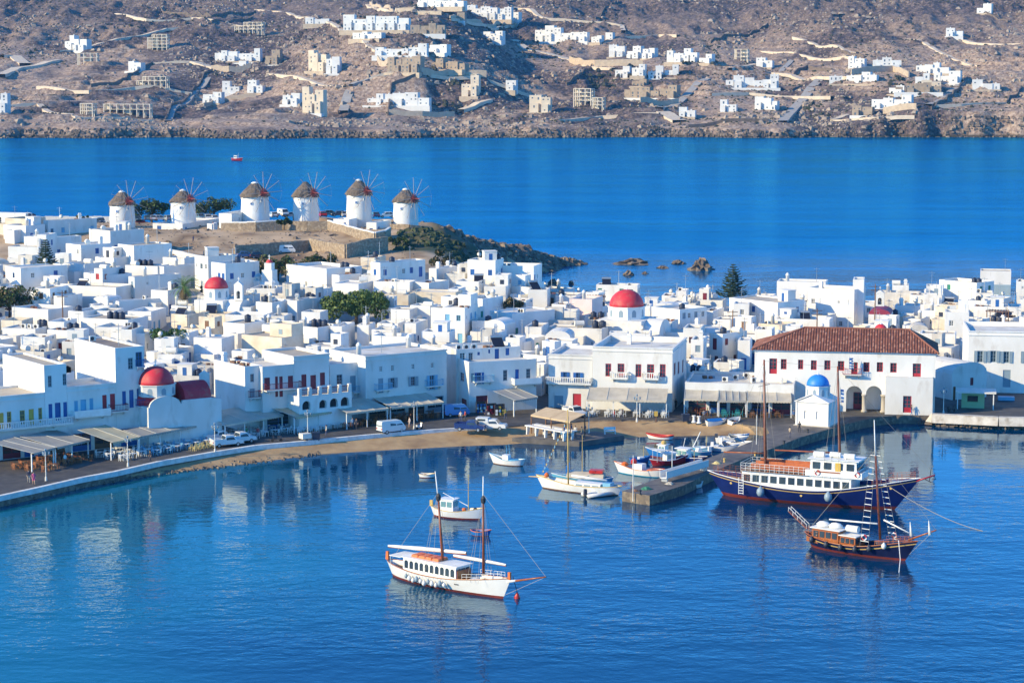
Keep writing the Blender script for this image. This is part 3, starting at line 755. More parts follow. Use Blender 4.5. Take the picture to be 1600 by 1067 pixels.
VILLAS = [
 ('white cubic villa alone on the far left hill above the bare track', 94,140,59,82,'white'),
 ('white house cut by the left edge low on the far shore', -14,12,148,178,'white'),
 ('long white villa with a dark terrace on the left hill', 332,408,78,97,'white'),
 ('stone house at the right end of the sandy yard on the left hill', 412,438,80,102,'stone'),
 ('small white two storey house low on the left hill, nearer the shore', 315,346,146,162,'white'),
 ('white two storey house in the middle of the three on the left hill', 346,374,129,148,'white'),
 ('white house at the right end of the three on the left hill', 384,410,128,147,'white'),
 ('tall cream stepped house standing alone left of the concrete ramp', 468,506,138,178,'cream'),
 ('cream stepped house with a white neighbour below the rocky ridge', 476,510,82,113,'cream'),
 ('white block attached right of the cream stepped house on the ridge', 508,531,91,116,'white'),
 ('low flat white house on the ridge left of the upper white villas', 476,514,31,40,'white'),
 ('large white villa crowning the ridge of the middle hill', 533,640,29,52,'white'),
 ('stone villa wing right of the crowning white villa', 640,695,40,56,'stone'),
 ('white villa terrace above the stone villa complex', 584,668,71,88,'white'),
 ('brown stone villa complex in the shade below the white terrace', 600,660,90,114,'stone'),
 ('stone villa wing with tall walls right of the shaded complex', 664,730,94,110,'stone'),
 ('long white low house row right of the concrete ramp', 570,672,147,166,'white'),
 ('cream unfinished tower like house above the sandy ramp', 720,748,120,152,'cream'),
 ('long white villa row at the top edge of the hill', 645,730,-4,12,'white'),
 ('white villa below the top row at its right end', 726,800,10,32,'white'),
 ('white villa at the right end under the top edge row', 786,810,22,38,'white'),
 ('large white villa with a long pergola terrace right of the ridge', 830,920,42,66,'white'),
 ('tiny white chapel right of the pergola villa', 944,956,53,64,'white'),
 ('first white house from the left in the upper row of four', 950,976,72,90,'white'),
 ('second white house from the left in the upper row of four', 977,1001,74,92,'white'),
 ('third white house from the left in the upper row of four', 1002,1022,77,92,'white'),
 ('fourth and right hand white house in the upper row of four', 1040,1090,78,98,'white'),
 ('first white two storey house of the lower row, at its left end', 960,984,107,124,'white'),
 ('second white two storey house of the lower row', 986,1008,107,124,'white'),
 ('third white two storey house of the lower row', 1012,1036,105,124,'white'),
 ('fourth white two storey house of the lower row, at its right end', 1038,1060,103,122,'white'),
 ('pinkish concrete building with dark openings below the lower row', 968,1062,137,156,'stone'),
 ('cream single house low on the shore right of the middle', 826,860,151,176,'cream'),
 ('long low white house on the bare shelf right of the middle', 1134,1216,118,138,'white'),
 ('small white house with a tower low on the right shore', 1124,1150,158,176,'white'),
 ('white house right of the tower house low on the shore', 1178,1214,153,172,'white'),
 ('white cubic house at the left end of the pair on the right hill', 1324,1350,90,108,'white'),
 ('long white house at the right end of the pair on the right hill', 1364,1408,92,110,'white'),
 ('big white house with three dark doors by the track on the right hill', 1320,1370,117,134,'white'),
 ('white house with dark arches high on the right hill', 1430,1482,100,116,'white'),
 ('white house with a blue door below the arched house', 1430,1452,118,132,'white'),
 ('low white house right of the blue door house', 1458,1500,113,130,'white'),
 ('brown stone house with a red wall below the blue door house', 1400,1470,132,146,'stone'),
 ('large white villa above the cliff on the right shore', 1360,1424,150,170,'white'),
 ('stone terrace house left of the cliff villa', 1330,1362,168,182,'stone'),
 ('small white house on the far right crest', 1525,1548,8,22,'white'),
 ('low white villa wing below the crowning ridge villa, in its terraces', 545,600,52,62,'white'),
 ('white villa low in the terraces right of the stone villa wing', 668,700,74,86,'white'),
 ('small white house right of the pergola villa by the shrubs', 922,940,58,68,'white'),
 ('small white house between the upper row and the bend of the road', 1090,1112,88,101,'white'),
 ('white house above the cliff villa, left of the paved diagonal road', 1388,1412,136,148,'white'),
 ('stone house with a pale front right of the red walled house', 1440,1470,128,142,'cream'),
 ('small white house left of the big white house with three dark doors', 1296,1316,122,133,'white'),
 ('white pool house under the long white villa on the left hill', 360,396,97,105,'white'),
 ('stone terrace house under the upper right villas', 702,726,22,34,'stone'),
 ('long stone house under the lower row, right of the shrubs', 985,1010,126,136,'stone'),
 ('white house on the left slope above the low row of bare frames', 196,222,98,112,'white'),
 ('white house near the shore left of the concrete ramp', 440,468,150,166,'white'),
 ('white villa on the slope right of the crowning villa wing', 752,786,52,66,'white'),
 ('white house on the right slope above the long low white house', 1180,1206,92,106,'white'),
 ('white house pair on the far right slope above the gravel track', 1520,1562,128,142,'white'),
 ('white house below the top right crest house', 1478,1504,46,58,'white'),
 ('white house at the right shore above the long dark wall', 1060,1086,170,184,'white'),
 ('white house in the shade between cream tower and cream shore house', 776,806,128,142,'white'),
 ('grey frame house of two storeys on the left hill by the white villa', 120,152,84,98,'frame'),
 ('tall grey frame tower of three storeys on the upper left hill', 229,262,55,80,'frame'),
 ('low row of four bare concrete frames on the left hill', 211,262,123,136,'frame'),
 ('left frame of the long pair near the left shore', 124,146,165,182,'frame'),
 ('long bare concrete frame near the left shore', 160,236,164,180,'frame'),
 ('bare frame house on the upper hill left of the ridge', 363,412,36,52,'frame'),
 ('tall bare concrete skeleton low in the shade right of the middle', 894,925,140,164,'frame'),
 ('lower bare concrete skeleton right of the tall one', 924,942,155,172,'frame'),
 ('small bare frame alone on the slope right of the white rows', 1147,1168,78,96,'frame'),
 ('bare frame over the cream tower house', 722,746,118,126,'frame')]
for i, (lab, a, b, c, d, st) in enumerate(VILLAS): villa(lab, a, b, c, d, st, yaw=random.uniform(-34, -6))
# ------------------------------------------------------------------ windows, doors, roof furniture
def _frame_mesh(kind, w, h, c):
    mb = MB(); b = min(.11, w*.16); y0, y1 = -.05, .06
    if kind in ('d', 'c') and kind == 'd':
        mb.box(-w/2, y0, 0, -w/2+b, y1, h); mb.box(w/2-b, y0, 0, w/2, y1, h); mb.box(-w/2+b, y0, h-b, w/2-b, y1, h)
    else:
        mb.box(-w/2, y0, 0, -w/2+b, y1, h); mb.box(w/2-b, y0, 0, w/2, y1, h); mb.box(-w/2+b, y0, h-b, w/2-b, y1, h); mb.box(-w/2+b, y0, 0, w/2-b, y1, b)
        if kind in ('w', 's', 'g'):
            mb.box(-.035, y0+.02, b, .035, y1-.02, h-b)
            for k in range(1, 3 if kind != 'g' else 4):
                z = b+(h-2*b)*k/(3 if kind != 'g' else 4); mb.box(-w/2+b, y0+.03, z-.025, w/2-b, y1-.03, z+.025)
            if kind == 'g': mb.box(-w/2+b, y0+.01, b, -.04, y1-.02, h*.3); mb.box(.04, y0+.01, b, w/2-b, y1-.02, h*.3)
    return mb.mesh('frame', M[c])
def _leaf_mesh(w, h, c, slats=True):
    mb = MB(); b = .07; mb.box(0, -.03, 0, b, .03, h); mb.box(w-b, -.03, 0, w, .03, h); mb.box(b, -.03, 0, w-b, .03, b); mb.box(b, -.03, h-b, w-b, .03, h); mb.box(b, -.01, b, w-b, .015, h-b)
    if slats:
        n = max(3, int(h/.22))
        for k in range(1, n):
            z = b+(h-2*b)*k/n; mb.box(b, -.025, z-.03, w-b, -.012, z+.03)
    return mb.mesh('leaf', M[c])
def q05(x): return max(.2, round(x*20)/20)
def opening(t, kind, c, w, h, loc, rz, frame_c=None, label=None):
    """window or door as a part with its own sub-parts; local outward is -y"""
    w, h = q05(w), q05(h)
    o = put('door' if kind in 'dg' else 'window', cached(('fr', kind, w, h, c), lambda: _frame_mesh(kind, w, h, c)), t, loc, rz)
    b = min(.11, w*.16)
    if kind == 'd':
        put('door_leaf', cached(('lf', q05(w-2*b), h, c), lambda: _leaf_mesh(w-2*b-.01, h-b-.01, c, False)), o, (-w/2+b+.005, 0, .0))
        return o
    if kind == 'c':
        for s in (-1, 1):
            put('shutter', cached(('lf', q05(w/2), h, c, 'c'), lambda: _leaf_mesh(w/2-b-.01, h-2*b-.01, c)), o, (-w/2+b if s < 0 else .01, 0, b+.005))
        return o
    gl = 'glass'
    def pane():
        mb = MB(); mb.box(-w/2+b+.003, .0, b+.003, w/2-b-.003, .02, h-b-.003); return mb.mesh('pane', M[gl])
    put('pane', cached(('pn', w, h), pane), o)
    if kind == 's':
        sw = w/2+.02
        for s in (-1, 1):
            put('shutter', cached(('lf', q05(sw), h, c, 's'), lambda: _leaf_mesh(sw, h, c)), o, (-w/2-sw-.02 if s < 0 else w/2+.02, -.24, 0))
    return o

def _item(kind):
    mb = MB()
    if kind == 'chimney': mb.box(-.35,-.35,0,.35,.35,1.3); mb.box(-.45,-.45,1.3,.45,.45,1.42); mb.box(-.3,-.3,1.42,.3,.3,1.75); return mb.mesh(kind, M['white'])
    if kind == 'round_chimney': mb.lathe([(.42,0),(.36,1.5),(.45,1.55),(.45,1.65),(.25,2.0),(0,2.15)], 10); return mb.mesh(kind, M['white'], True)
    if kind == 'water_tank':
        mb.lathe([(.0,0),(.55,0),(.6,.1),(.6,1.15),(.55,1.25),(.2,1.4),(.2,1.48),(0,1.48)], 12); return mb.mesh(kind, M['tank'], True)
    if kind == 'white_tank':
        mb.tube((-.9,0,.75),(.9,0,.75),.55,.55,12); mb.box(-.6,-.4,0,-.5,.4,.4); mb.box(.5,-.4,0,.6,.4,.4); return mb.mesh(kind, M['ac'])
    if kind == 'solar_heater':
        mb.cbox((0,-.35,.75),(1.9,2.0,.09),0,0,0,R(40)); mb.tube((-1.0,.55,1.55),(1.0,.55,1.55),.28,.28,10,1); mb.tube((-.9,.5,0),(-.9,.5,1.4),.04,.04,4,2); mb.tube((.9,.5,0),(.9,.5,1.4),.04,.04,4,2)
        return mb.mesh(kind, [M['panel'], M['metal'], M['dark']])
    if kind == 'air_conditioner':
        mb.box(-.48,-.17,.1,.48,.17,.85); mb.tube((-.1,-.175,.47),(-.1,-.19,.47),.3,.3,12,1); mb.box(-.4,-.15,0,-.32,.15,.1); mb.box(.32,-.15,0,.4,.15,.1); return mb.mesh(kind, [M['ac'], M['dark']])
    if kind == 'antenna':
        mb.tube((0,0,0),(0,0,3.4),.055,.045,4); mb.tube((-.7,0,3.1),(.7,0,3.1),.035,.035,3)
        for k in range(5): mb.tube((-.6+.3*k,-.3,3.1),(-.6+.3*k,.3,3.1),.018,.018,3)
        mb.tube((-.45,0,2.5),(.45,0,2.5),.02,.02,3); return mb.mesh(kind, M['metal'])
    if kind == 'satellite_dish':
        mb.tube((0,0,0),(0,0,1.0),.04,.04,5)
        b0 = len(mb.v); mb.lathe([(.0,0),(.3,.04),(.48,.12),(.5,.14)], 12)
        Q = Matrix.Translation((0,-.1,1.15)) @ Matrix.Rotation(R(62),4,'X')
        mb.v[b0:] = [tuple(Q @ Vector(v)) for v in mb.v[b0:]]; mb.tube((0,-.1,1.1),(0,-.75,1.35),.02,.02,3); return mb.mesh(kind, M['ac'], True)
    if kind == 'roof_hut':
        mb.box(-1.3,-1.2,0,1.3,1.2,2.1); mb.box(-1.4,-1.3,2.1,1.4,1.3,2.25); mb.box(-.35,-1.23,0,.35,-1.2,1.7,1); return mb.mesh(kind, [M['white'], M['blue']])
    if kind == 'pergola':
        for x in (-1.6,1.6):
            for y in (-1.2,1.2): mb.box(x-.06,y-.06,0,x+.06,y+.06,2.2)
        mb.box(-1.8,-1.3,2.2,1.8,-1.15,2.35); mb.box(-1.8,1.15,2.2,1.8,1.3,2.35)
        for k in range(7): x = -1.7+3.4*k/6; mb.box(x-.04,-1.5,2.35,x+.04,1.5,2.45)
        return mb.mesh(kind, M['brown'])
    if kind == 'clutter':
        rng = random.Random(3); cs = 3
        for k in range(7): x, y, s = rng.uniform(-1.2,1.2), rng.uniform(-.8,.8), rng.uniform(.15,.4); mb.cbox((x,y,s*.6),(s*1.6,s*1.2,s*1.2),k%4,rng.random())
        return mb.mesh(kind, [M['conc'], M['terra'], M['brown'], M['greyp']])
    if kind == 'lantern_vent': mb.box(-.5,-.5,0,.5,.5,.9); mb.prism([(-.6,.9),(.6,.9),(0,1.4)],-.6,.6); return mb.mesh(kind, M['white'])
def item(kind, t, x, y, z, rz=0.0): return put(kind, cached(('it', kind), lambda: _item(kind)), t, (x, y, z), rz)

WORD = dict(b='blue', l='light blue', r='red', d='dark red', g='green', w='white', n='brown', y='grey')
WM = dict(b='blue', l='sky', r='red', d='dred', g='green', w='wpaint', n='brown', y='greyp')

def house(name, label, O, rz, W, D, h, wm='white', rm='roofw', F_=(), R_=(), L_=(), items=(), cat='house', group=None, par=.4, base=1.6, vault=False, cornice=0, vaultm=None):
    t = thing(name, label, cat, O, rz, group); mb = MB()
    rd = .22
    hf = [(a, b+base, c, d+base) for a,b,c,d,*_ in F_]; hr = [(a, b+base, c, d+base) for a,b,c,d,*_ in R_]; hl = [(a, b+base, c, d+base) for a,b,c,d,*_ in L_]
    z1 = h; top = 0 if vault else par
    holed(mb, (0,0,-base), (1,0,0), W, h+base, hf, (0,1,0), rd); holed(mb, (W,0,-base), (0,1,0), D, h+base, hr, (-1,0,0), rd); holed(mb, (0,D,-base), (0,-1,0), D, h+base, [(D-c,b,D-a,d) for a,b,c,d in hl], (1,0,0), rd)
    mb.quad((W,D,-base),(0,D,-base),(0,D,h),(W,D,h))
    if top:
        k = .28; z0 = h-top
        o = [(0,0),(W,0),(W,D),(0,D)]; i = [(k,k),(W-k,k),(W-k,D-k),(k,D-k)]
        for a in range(4):
            b = (a+1) % 4
            mb.quad((*o[a],h),(*o[b],h),(*i[b],h),(*i[a],h)); mb.quad((*i[a],h),(*i[b],h),(*i[b],z0-.1),(*i[a],z0-.1))
    if cornice:
        e = .12; z = h-.75
        for (x0,y0,x1,y1) in ((-e,-e,W+e,-.003),(W+.003,-.003,W+e,D)): mb.box(x0,y0,z,x1,y1,z+.18); mb.box(x0,y0,h-.16,x1,y1,h+.03)
    part('wall', mb, M[wm], t)
    rf = MB()
    if vault:
        n = 10; r = W/2; ps = [(r-(r+.001)*math.cos(math.pi*k/n), h+.5*r*math.sin(math.pi*k/n)) for k in range(n+1)]
        rf.prism(ps, -.001, D+.001); ro = part('vault_roof', rf, M[vaultm or wm], t)
    else:
        k = .28 if top else 0; rf.quad((k,k,h-top),(W-k,k,h-top),(W-k,D-k,h-top),(k,D-k,h-top)); ro = part('roof', rf, M[rm], t)
    for (a,b,c,d,kind,colr) in F_: opening(t, kind, colr, c-a, d-b, ((a+c)/2, rd-.09, b), 0)
    for (a,b,c,d,kind,colr) in R_: opening(t, kind, colr, c-a, d-b, (W-rd+.09, (a+c)/2, b), math.pi/2)
    for (a,b,c,d,kind,colr) in L_: opening(t, kind, colr, c-a, d-b, (rd-.09, (a+c)/2, b), -math.pi/2)
    for it in items:
        k, x, y = it[:3]; item(k, t, x, y, h-top+.0, it[3] if len(it) > 3 else 0)
    return t

# ------------------------------------------------------------------ houses of the old town
MARKS = [('the leftmost windmill',192,330),('the second windmill from the left',287,325),('the left pine',72,405),('the palm',288,440),('the red dome by the palm',338,448),('the big green tree',555,478),('the van bushes',450,415),
 ('the little rooftop tree',258,518),('the large red dome',978,468),('the right pine',1145,440),('the tiled roof hall',1330,530),('the purple roofed chapel',1372,490),('the waterfront church',262,585),('the long bay building',780,425),
 ('the red shuttered corner building',990,580),('the stone retaining wall',520,385),('the thicket at the left edge',22,465),('the blue domed church',398,428),('the shaded balcony house',770,600),('the two storey ochre shuttered house',30,640),('the arched terrace house',470,590),('the cream ruin',955,520),('the three arched window building',1555,560)]
HL = []     # houses waiting for their labels: (object, attributes, pixel)
FOOT = []
def solve_y(u, v, h):
    d = ray(u, v); ys = np.arange(345., 592., .5); t = ys/d.y; xs = d.x*t; zs = HC + d.z*t
    k = np.nonzero(T(xs, ys)+h >= zs)[0]
    return float(ys[k[0]]) if len(k) else 470.
def town(uL, uC, uR, vT, h=5.0, tok='', seed=None):
    rng = random.Random(seed if seed is not None else int(uL*31+vT*7)); tk = tok.split()
    Y = solve_y(uC, vT, h); C = atY(uC, vT, Y); s = pxm(C); wl, wr = max(.4, (uC-uL)/s), (uR-uC)/s
    if wr < .8: a = R(rng.uniform(9, 20)); W_, D_ = wl/math.cos(a), rng.uniform(4, 5.5)
    else:
        a = math.asin(min(math.sin(R(48)), max(math.sin(R(11)), wr/rng.uniform(6.0, 7.5)))); D_ = wr/math.sin(a); W_ = max(2.2, wl/math.cos(a))
    for g in tk:
        if g.startswith('D='): D_ = float(g[2:])
    rz = -a; ex, ey = Vector((math.cos(rz), math.sin(rz), 0)), Vector((-math.sin(rz), math.cos(rz), 0))
    zg = C.z - h; O = Vector((C.x, C.y, zg)) - ex*W_
    return town_at(O, rz, W_, D_, h, tk, rng, (uC, vT))
def cuts(rng, w, h, kc, n=None, small=False):
    n = max(0, min(5, int(w/1.9))) if n is None or (n == 0 and rng.random() < .75) else n; out = []
    st = 2 if h > 5.6 else 1; sh = h/st
    for q in range(st):
        for k in range(n):
            if rng.random() < (.15 if n > 1 else .1): continue
            c = (k+.5)*w/n + rng.uniform(-.3, .3); r = rng.random()
            if r < .28 and (q == 0 or rng.random() < .3): ww, z0, z1, kd, cc = .95, q*sh+.1, q*sh+2.2, 'd', WM[kc]
            elif r < .55: ww, z0, z1, kd, cc = .9, q*sh+1.0, q*sh+2.2, 'c', WM[kc]
            elif r < .8: ww, z0, z1, kd, cc = .85, q*sh+1.0, q*sh+2.1, 'w', rng.choice([WM[kc], 'wpaint'])
            else: ww, z0, z1, kd, cc = .55, q*sh+1.3, q*sh+1.95, 'w', 'wpaint'
            if z1 > (q+1)*sh-.55: z1 = (q+1)*sh-.6
            if z1-z0 < .4 or c-ww/2 < .3 or c+ww/2 > w-.3: continue
            if out and out[-1][2]+.3 > c-ww/2 and out[-1][1] >= q*sh: continue
            out.append((c-ww/2, z0, c+ww/2, z1, kd, cc))
    return out
def town_at(O, rz, W_, D_, h, tk, rng, px):
    kc = next((g[1] for g in tk if len(g) == 2 and g[0] == '_'), None) or rng.choice('bbbblllrdngwwy')
    wm = next((g for g in ('cream','grey','pink') if g in tk), None) or (rng.choice(['white']*9+['grey','cream']) if 'fill' in tk else 'white')
    rm = 'roofd' if 'droof' in tk else rng.choice(['roofw']*4+['roofc']*5)
    nF = next((int(g[2:]) for g in tk if g.startswith('F=')), None); nR = next((int(g[2:]) for g in tk if g.startswith('R=')), None)
    Fw = cuts(rng, W_, h, kc, nF); Rw = cuts(rng, D_, h, kc, nR)
    have = [g for g in tk if g in ('tank','wtank','solar','ac','ant','dish','chim','rchim','hut','pergola','clutter')]
    if not have: have = [g for g in ('tank','wtank',rng.choice(['solar','pergola','clutter','ac']),'ac','ant','dish','chim','rchim','hut','clutter') if rng.random() < (.21 if W_*D_ > 20 else .12)]
    if rng.random() < .45 and 'ant' not in have: have.append('ant')
    nm = dict(tank='water_tank', wtank='white_tank', solar='solar_heater', ac='air_conditioner', ant='antenna', dish='satellite_dish', chim='chimney', rchim='round_chimney', hut='roof_hut', pergola='pergola', clutter='clutter')
    its = []; vault = 'vault' in tk
    if not vault:
        slots = [(fx, fy) for fx in (.2, .5, .8) for fy in (.3, .7)]; rng.shuffle(slots)
        for g, (fx, fy) in zip(have, slots):
            n = rng.choice([1,2,3]) if g in ('ac','tank') and W_ > 5 else 1
            for k in range(n):
                x = min(max(fx*W_+k*1.25, .8), W_-.6); y = min(max(fy*D_, .8), D_-.7)
                if g in ('hut','pergola') and (W_ < 4.5 or D_ < 4.5): continue
                if g in ('hut','pergola'): x, y = min(max(x,1.8),W_-1.8), min(max(y,1.7),D_-1.7)
                its.append((nm[g], x, y, rng.choice([0, 0, .5, -.4])-rz*(1 if g in ('dish','solar') else 0)))
    t = house('town_house', None, O, rz, W_, D_, h, wm, rm, Fw, Rw, (), its, 'house', 'houses of the old town', par=rng.choice([.25,.4,.5,.6]), base=3.0, vault=vault)
    # stepped rooms: a smaller room on the roof, a lower one in front
    def room(nm, x0, y0, x1, y1, z0, z1):
        mb = MB(); mb.box(x0,y0,z0,x1,y1,z1); k = .2; mb.box(x0,y0,z1,x1,y0+k,z1+.25); mb.box(x0,y1-k,z1,x1,y1,z1+.25); mb.box(x0,y0+k,z1,x0+k,y1-k,z1+.25); mb.box(x1-k,y0+k,z1,x1,y1-k,z1+.25)
        o = part(nm, mb, M[wm], t); kd = rng.choice(['door','window','window']); c_ = rng.choice([WM[kc],'greyp','brown','tank','greyp','wpaint']); hh = 1.9 if kd == 'door' else .9
        if x1-x0 > 1.4: put(kd, cached(('lf', .8, hh, c_, 'r'), lambda: _leaf_mesh(.8, hh, c_)), o, ((x0+x1)/2-.4+rng.uniform(-.2,.2), y0-.03, z0+(.05 if kd == 'door' else .9)))
        if y1-y0 > 1.8 and rng.random() < .6: put('window', cached(('lf', .7, .9, c_, 'r'), lambda: _leaf_mesh(.7, .9, c_)), o, (x1+.03, (y0+y1)/2-.35, z0+.9), math.pi/2)
    par_ = .3
    if not vault and W_ > 4.2 and D_ > 3.8 and rng.random() < (.55 if 'fill' in tk else .18) and not any(q[0] in ('roof_hut','pergola') for q in its):
        w2, d2 = W_*rng.uniform(.35,.6), D_*rng.uniform(.4,.62); s0 = rng.choice([.05, W_-w2-.05]); room('upper_room', s0, D_-d2-.05, s0+w2, D_-.05, h-.7, h+rng.uniform(1.5,2.2))
    if W_ > 3.4 and rng.random() < .5:
        w2 = W_*rng.uniform(.35,.7); s0 = rng.uniform(0, W_-w2); dz_ = rng.uniform(1.6,3.0); room('lower_room', s0, -dz_, s0+w2, -.01, -3, min(h-.6, rng.uniform(2.3,2.9)))
    cx = Vector(O) + Matrix.Rotation(rz, 3, 'Z') @ Vector((W_/2, D_/2, 0))
    FOOT.append((cx.x, cx.y, math.hypot(W_, D_)/2, O[2]+h))
    cols = [o[5] for o in Fw+Rw]; inv = {v: k for k, v in WM.items()}
    main = next((WORD[inv[c]] for c in cols if inv.get(c) != 'w'), None) if cols else None
    iw = dict(water_tank='dark roof tank', white_tank='white roof tank', solar_heater='solar panel', air_conditioner='roof fan boxes', antenna='roof aerial', satellite_dish='roof dish', chimney='square chimney', round_chimney='round chimney', roof_hut='rooftop hut', pergola='wooden pergola', clutter='roof clutter')
    seen = [iw[i[0]] for i in its]
    HL.append((t, dict(wall={'white':'white','grey':'greyish','cream':'cream','pink':'pinkish'}[wm], wood=main, bare=not cols, items=list(dict.fromkeys(seen)), tall=h > 5.6, low=h < 3.4, wide=W_ > 9, narrow=W_ < 3.2, vault=vault, rm=rm), px))
    return t
def relation(px, mk):
    dx, dy = px[0]-mk[1], px[1]-mk[2]; d = math.hypot(dx, dy*1.6)
    r = ('left of' if dx < 0 else 'right of') if abs(dx) > 1.5*abs(dy) else ('behind' if dy < 0 else 'in front of')
    return (('just ' if d < 45 else '')+r+' '+mk[0]), d
def label_houses():
    info = []
    for t, a, px in HL:
        rel = sorted((relation(px, m)[1], relation(px, m)[0]) for m in MARKS)[:4]
        size = 'tall ' if a['tall'] else 'low ' if a['low'] else ''
        sh = 'vaulted ' if a['vault'] else 'narrow ' if a['narrow'] else 'wide ' if a['wide'] else ''
        wood = (a['wood']+' woodwork') if a['wood'] else ('bare walls' if a['bare'] else 'small panes')
        it = a['items']; base = []
        i0 = it[0] if it else None
        for w1 in (f"{a['wall']} house", f"{sh}{a['wall']} house", f"{size}{sh}{a['wall']} house"):
            for ex in ([wood], [i0] if i0 else [], [wood, i0] if i0 else [], [wood]+it[:2] if len(it) > 1 else []):
                if ex: base.append(w1+' with '+' and '.join(ex[:2] if len(ex) < 3 else [ex[0]+', '+ex[1], ex[2]]))
        info.append((t, px, [r for _, r in rel], base))
    from collections import Counter
    cnt = Counter(f'{b} {r}' for _, _, rs, bs in info for r in rs for b in set(bs))
    used = set(); rest = []
    for t, px, rs, bs in info:
        for lab in (f'{b} {r}' for b in bs for r in rs):
            if cnt[lab] == 1 and len(lab.split()) <= 16: t['label'] = lab; used.add(lab); break
        else: rest.append((t, px, rs, bs))
    byk = {}
    for q in rest: byk.setdefault(q[3][0].split(' with ')[0]+'|'+q[2][0], []).append(q)
    ords = ['first','second','third','fourth','fifth','sixth','seventh','eighth','ninth','tenth']
    for k, qs in byk.items():
        qs.sort(key=lambda q: q[1][0])
        for i, (t, px, rs, bs) in enumerate(qs):
            if len(qs) == 1: lab = f'{bs[-1]} {rs[0]}'
            else: lab = f'{bs[0]}, {ords[min(i,9)]} from left of {len(qs)} {rs[0]}'
            j = 1
            while (lab in used or len(lab.split()) > 16) and j < len(rs)+len(bs):
                lab = f'{bs[j%len(bs)]} {rs[j%len(rs)]}'; j += 1
            t['label'] = lab; used.add(lab)
# ------------------------------------------------------------------ the waterfront, building by building
def ground_on(u, P0, rz, off=0.0, z=QZ):
    n = Vector((math.sin(rz), -math.cos(rz), 0)); lo, hi = 540., 900.
    f = lambda v: (at(u, v, z)-P0).dot(n)-off
    for _ in range(50):
        m = (lo+hi)/2
        if f(m) < 0: lo = m
        else: hi = m
    return at(u, (lo+hi)/2, z)
def on_plane(u, v, A, n):
    d = ray(u, v); c = Vector((0,0,HC)); t = (A-c).dot(n)/d.dot(n); return c+d*t
LW0, LWR = Vector((-70.5, 299.5, QZ)), R(35.2)
BAL = []
def rects(s, A, ax, n, O=None):
    out = []
    for q in s.split(';'):
        if not q.strip(): continue
        a = q.replace(',', ' ').split(); u0, v0, u1, v1 = map(float, a[:4]); um, vm = (u0+u1)/2, (v0+v1)/2
        pl, pr, pb, pt = on_plane(u0, vm, A, n), on_plane(u1, vm, A, n), on_plane(um, v1, A, n), on_plane(um, v0, A, n)
        out.append(((pl-A).dot(ax), pb.z-A.z, (pr-A).dot(ax), pt.z-A.z, a[4], a[5]))
    return out
def balcony(t, x0, x1, z, dep, style, c, y=0.0):
    mb = MB(); mb.box(x0, y-dep, z-.16, x1, y, z)
    for k in (.15, .85): mb.add([(x0+(x1-x0)*k-.08,y,z-.16),(x0+(x1-x0)*k+.08,y,z-.16),(x0+(x1-x0)*k+.08,y-dep*.8,z-.16),(x0+(x1-x0)*k-.08,y-dep*.8,z-.16),(x0+(x1-x0)*k-.08,y,z-.75),(x0+(x1-x0)*k+.08,y,z-.75)], [(0,3,4),(1,5,2),(3,2,5,4)])
    o = part('balcony', mb, M['white'], t)
    rl = MB(); runs = [((x0,y-dep),(x1,y-dep)),((x0,y),(x0,y-dep)),((x1,y-dep),(x1,y))]
    for (ax,ay),(bx,by) in runs:
        L = math.hypot(bx-ax, by-ay); an = math.atan2(by-ay, bx-ax); cx, cy = (ax+bx)/2, (ay+by)/2
        if style == 'solid': rl.cbox((cx,cy,z+.45),(L,.12,.9),0,an)
        else:
            rl.cbox((cx,cy,z+.95),(L,.07 if style == 'rail' else .16,.07 if style == 'rail' else .12),0,an); rl.cbox((cx,cy,z+.08),(L,.06 if style == 'rail' else .16,.05 if style == 'rail' else .14),0,an)
            n = max(2, int(L/(.22 if style == 'rail' else .34)))
            for k in range(n+1):
                q = k/n; w = .03 if style == 'rail' else .13
                rl.cbox((ax+(bx-ax)*q, ay+(by-ay)*q, z+.5),(w,w,.86),0,an)
    part('railing', rl, M[c], o); return o
def hero(label, uA, uB, vt, P0, rz, off=0., D=9, F_='', R_='', L_='', at_b=False, bal='', name='house', cat='house', z=QZ, shop=False, **kw):
    A, B = ground_on(uA, P0, rz, off, z), ground_on(uB, P0, rz, off, z); W_ = (B-A).length
    h = (atY(uB, vt, B.y) if at_b else atY(uA, vt, A.y)).z - z
    ex, n = Vector((math.cos(rz), math.sin(rz), 0)), Vector((math.sin(rz), -math.cos(rz), 0)); ey = -n
    f = rects(F_, A, ex, n); r = rects(R_, B, ey, ex); l = [(D_-0 if 0 else a, b, c, d, k, e) for (a,b,c,d,k,e) in [(min(p[0],p[2]), p[1], max(p[0],p[2]), p[3], p[4], p[5]) for p in rects(L_, A, ey, -ex)] for D_ in (0,)]
    if shop:
        n_ = max(1, int((W_-.6)/2.9)); f = f+[(.3+(W_-.6)*(k+.08)/n_, .06, .3+(W_-.6)*(k+.92)/n_, min(2.6, h-.6), 'g', ('brown','greyp','dred','blue')[(k*k+int(uA))%4]) for k in range(n_)]
    t = house(name, label, A, rz, W_, D, h, F_=f, R_=r, L_=l, cat=cat, base=1.2, **kw)
    FOOT.append((A.x+ex.x*W_/2+ey.x*D/2, A.y+ex.y*W_/2+ey.y*D/2, math.hypot(W_, D)/2.3, 0))
    for q in bal.split(';'):
        if not q.strip(): continue
        a = q.split(); (x0, z0, x1, z1, st, c), = rects(' '.join(a[:6]), A, ex, n); balcony(t, x0, x1, z0, float(a[6]) if len(a) > 6 else .9, st, c)
    return t, A, W_, h
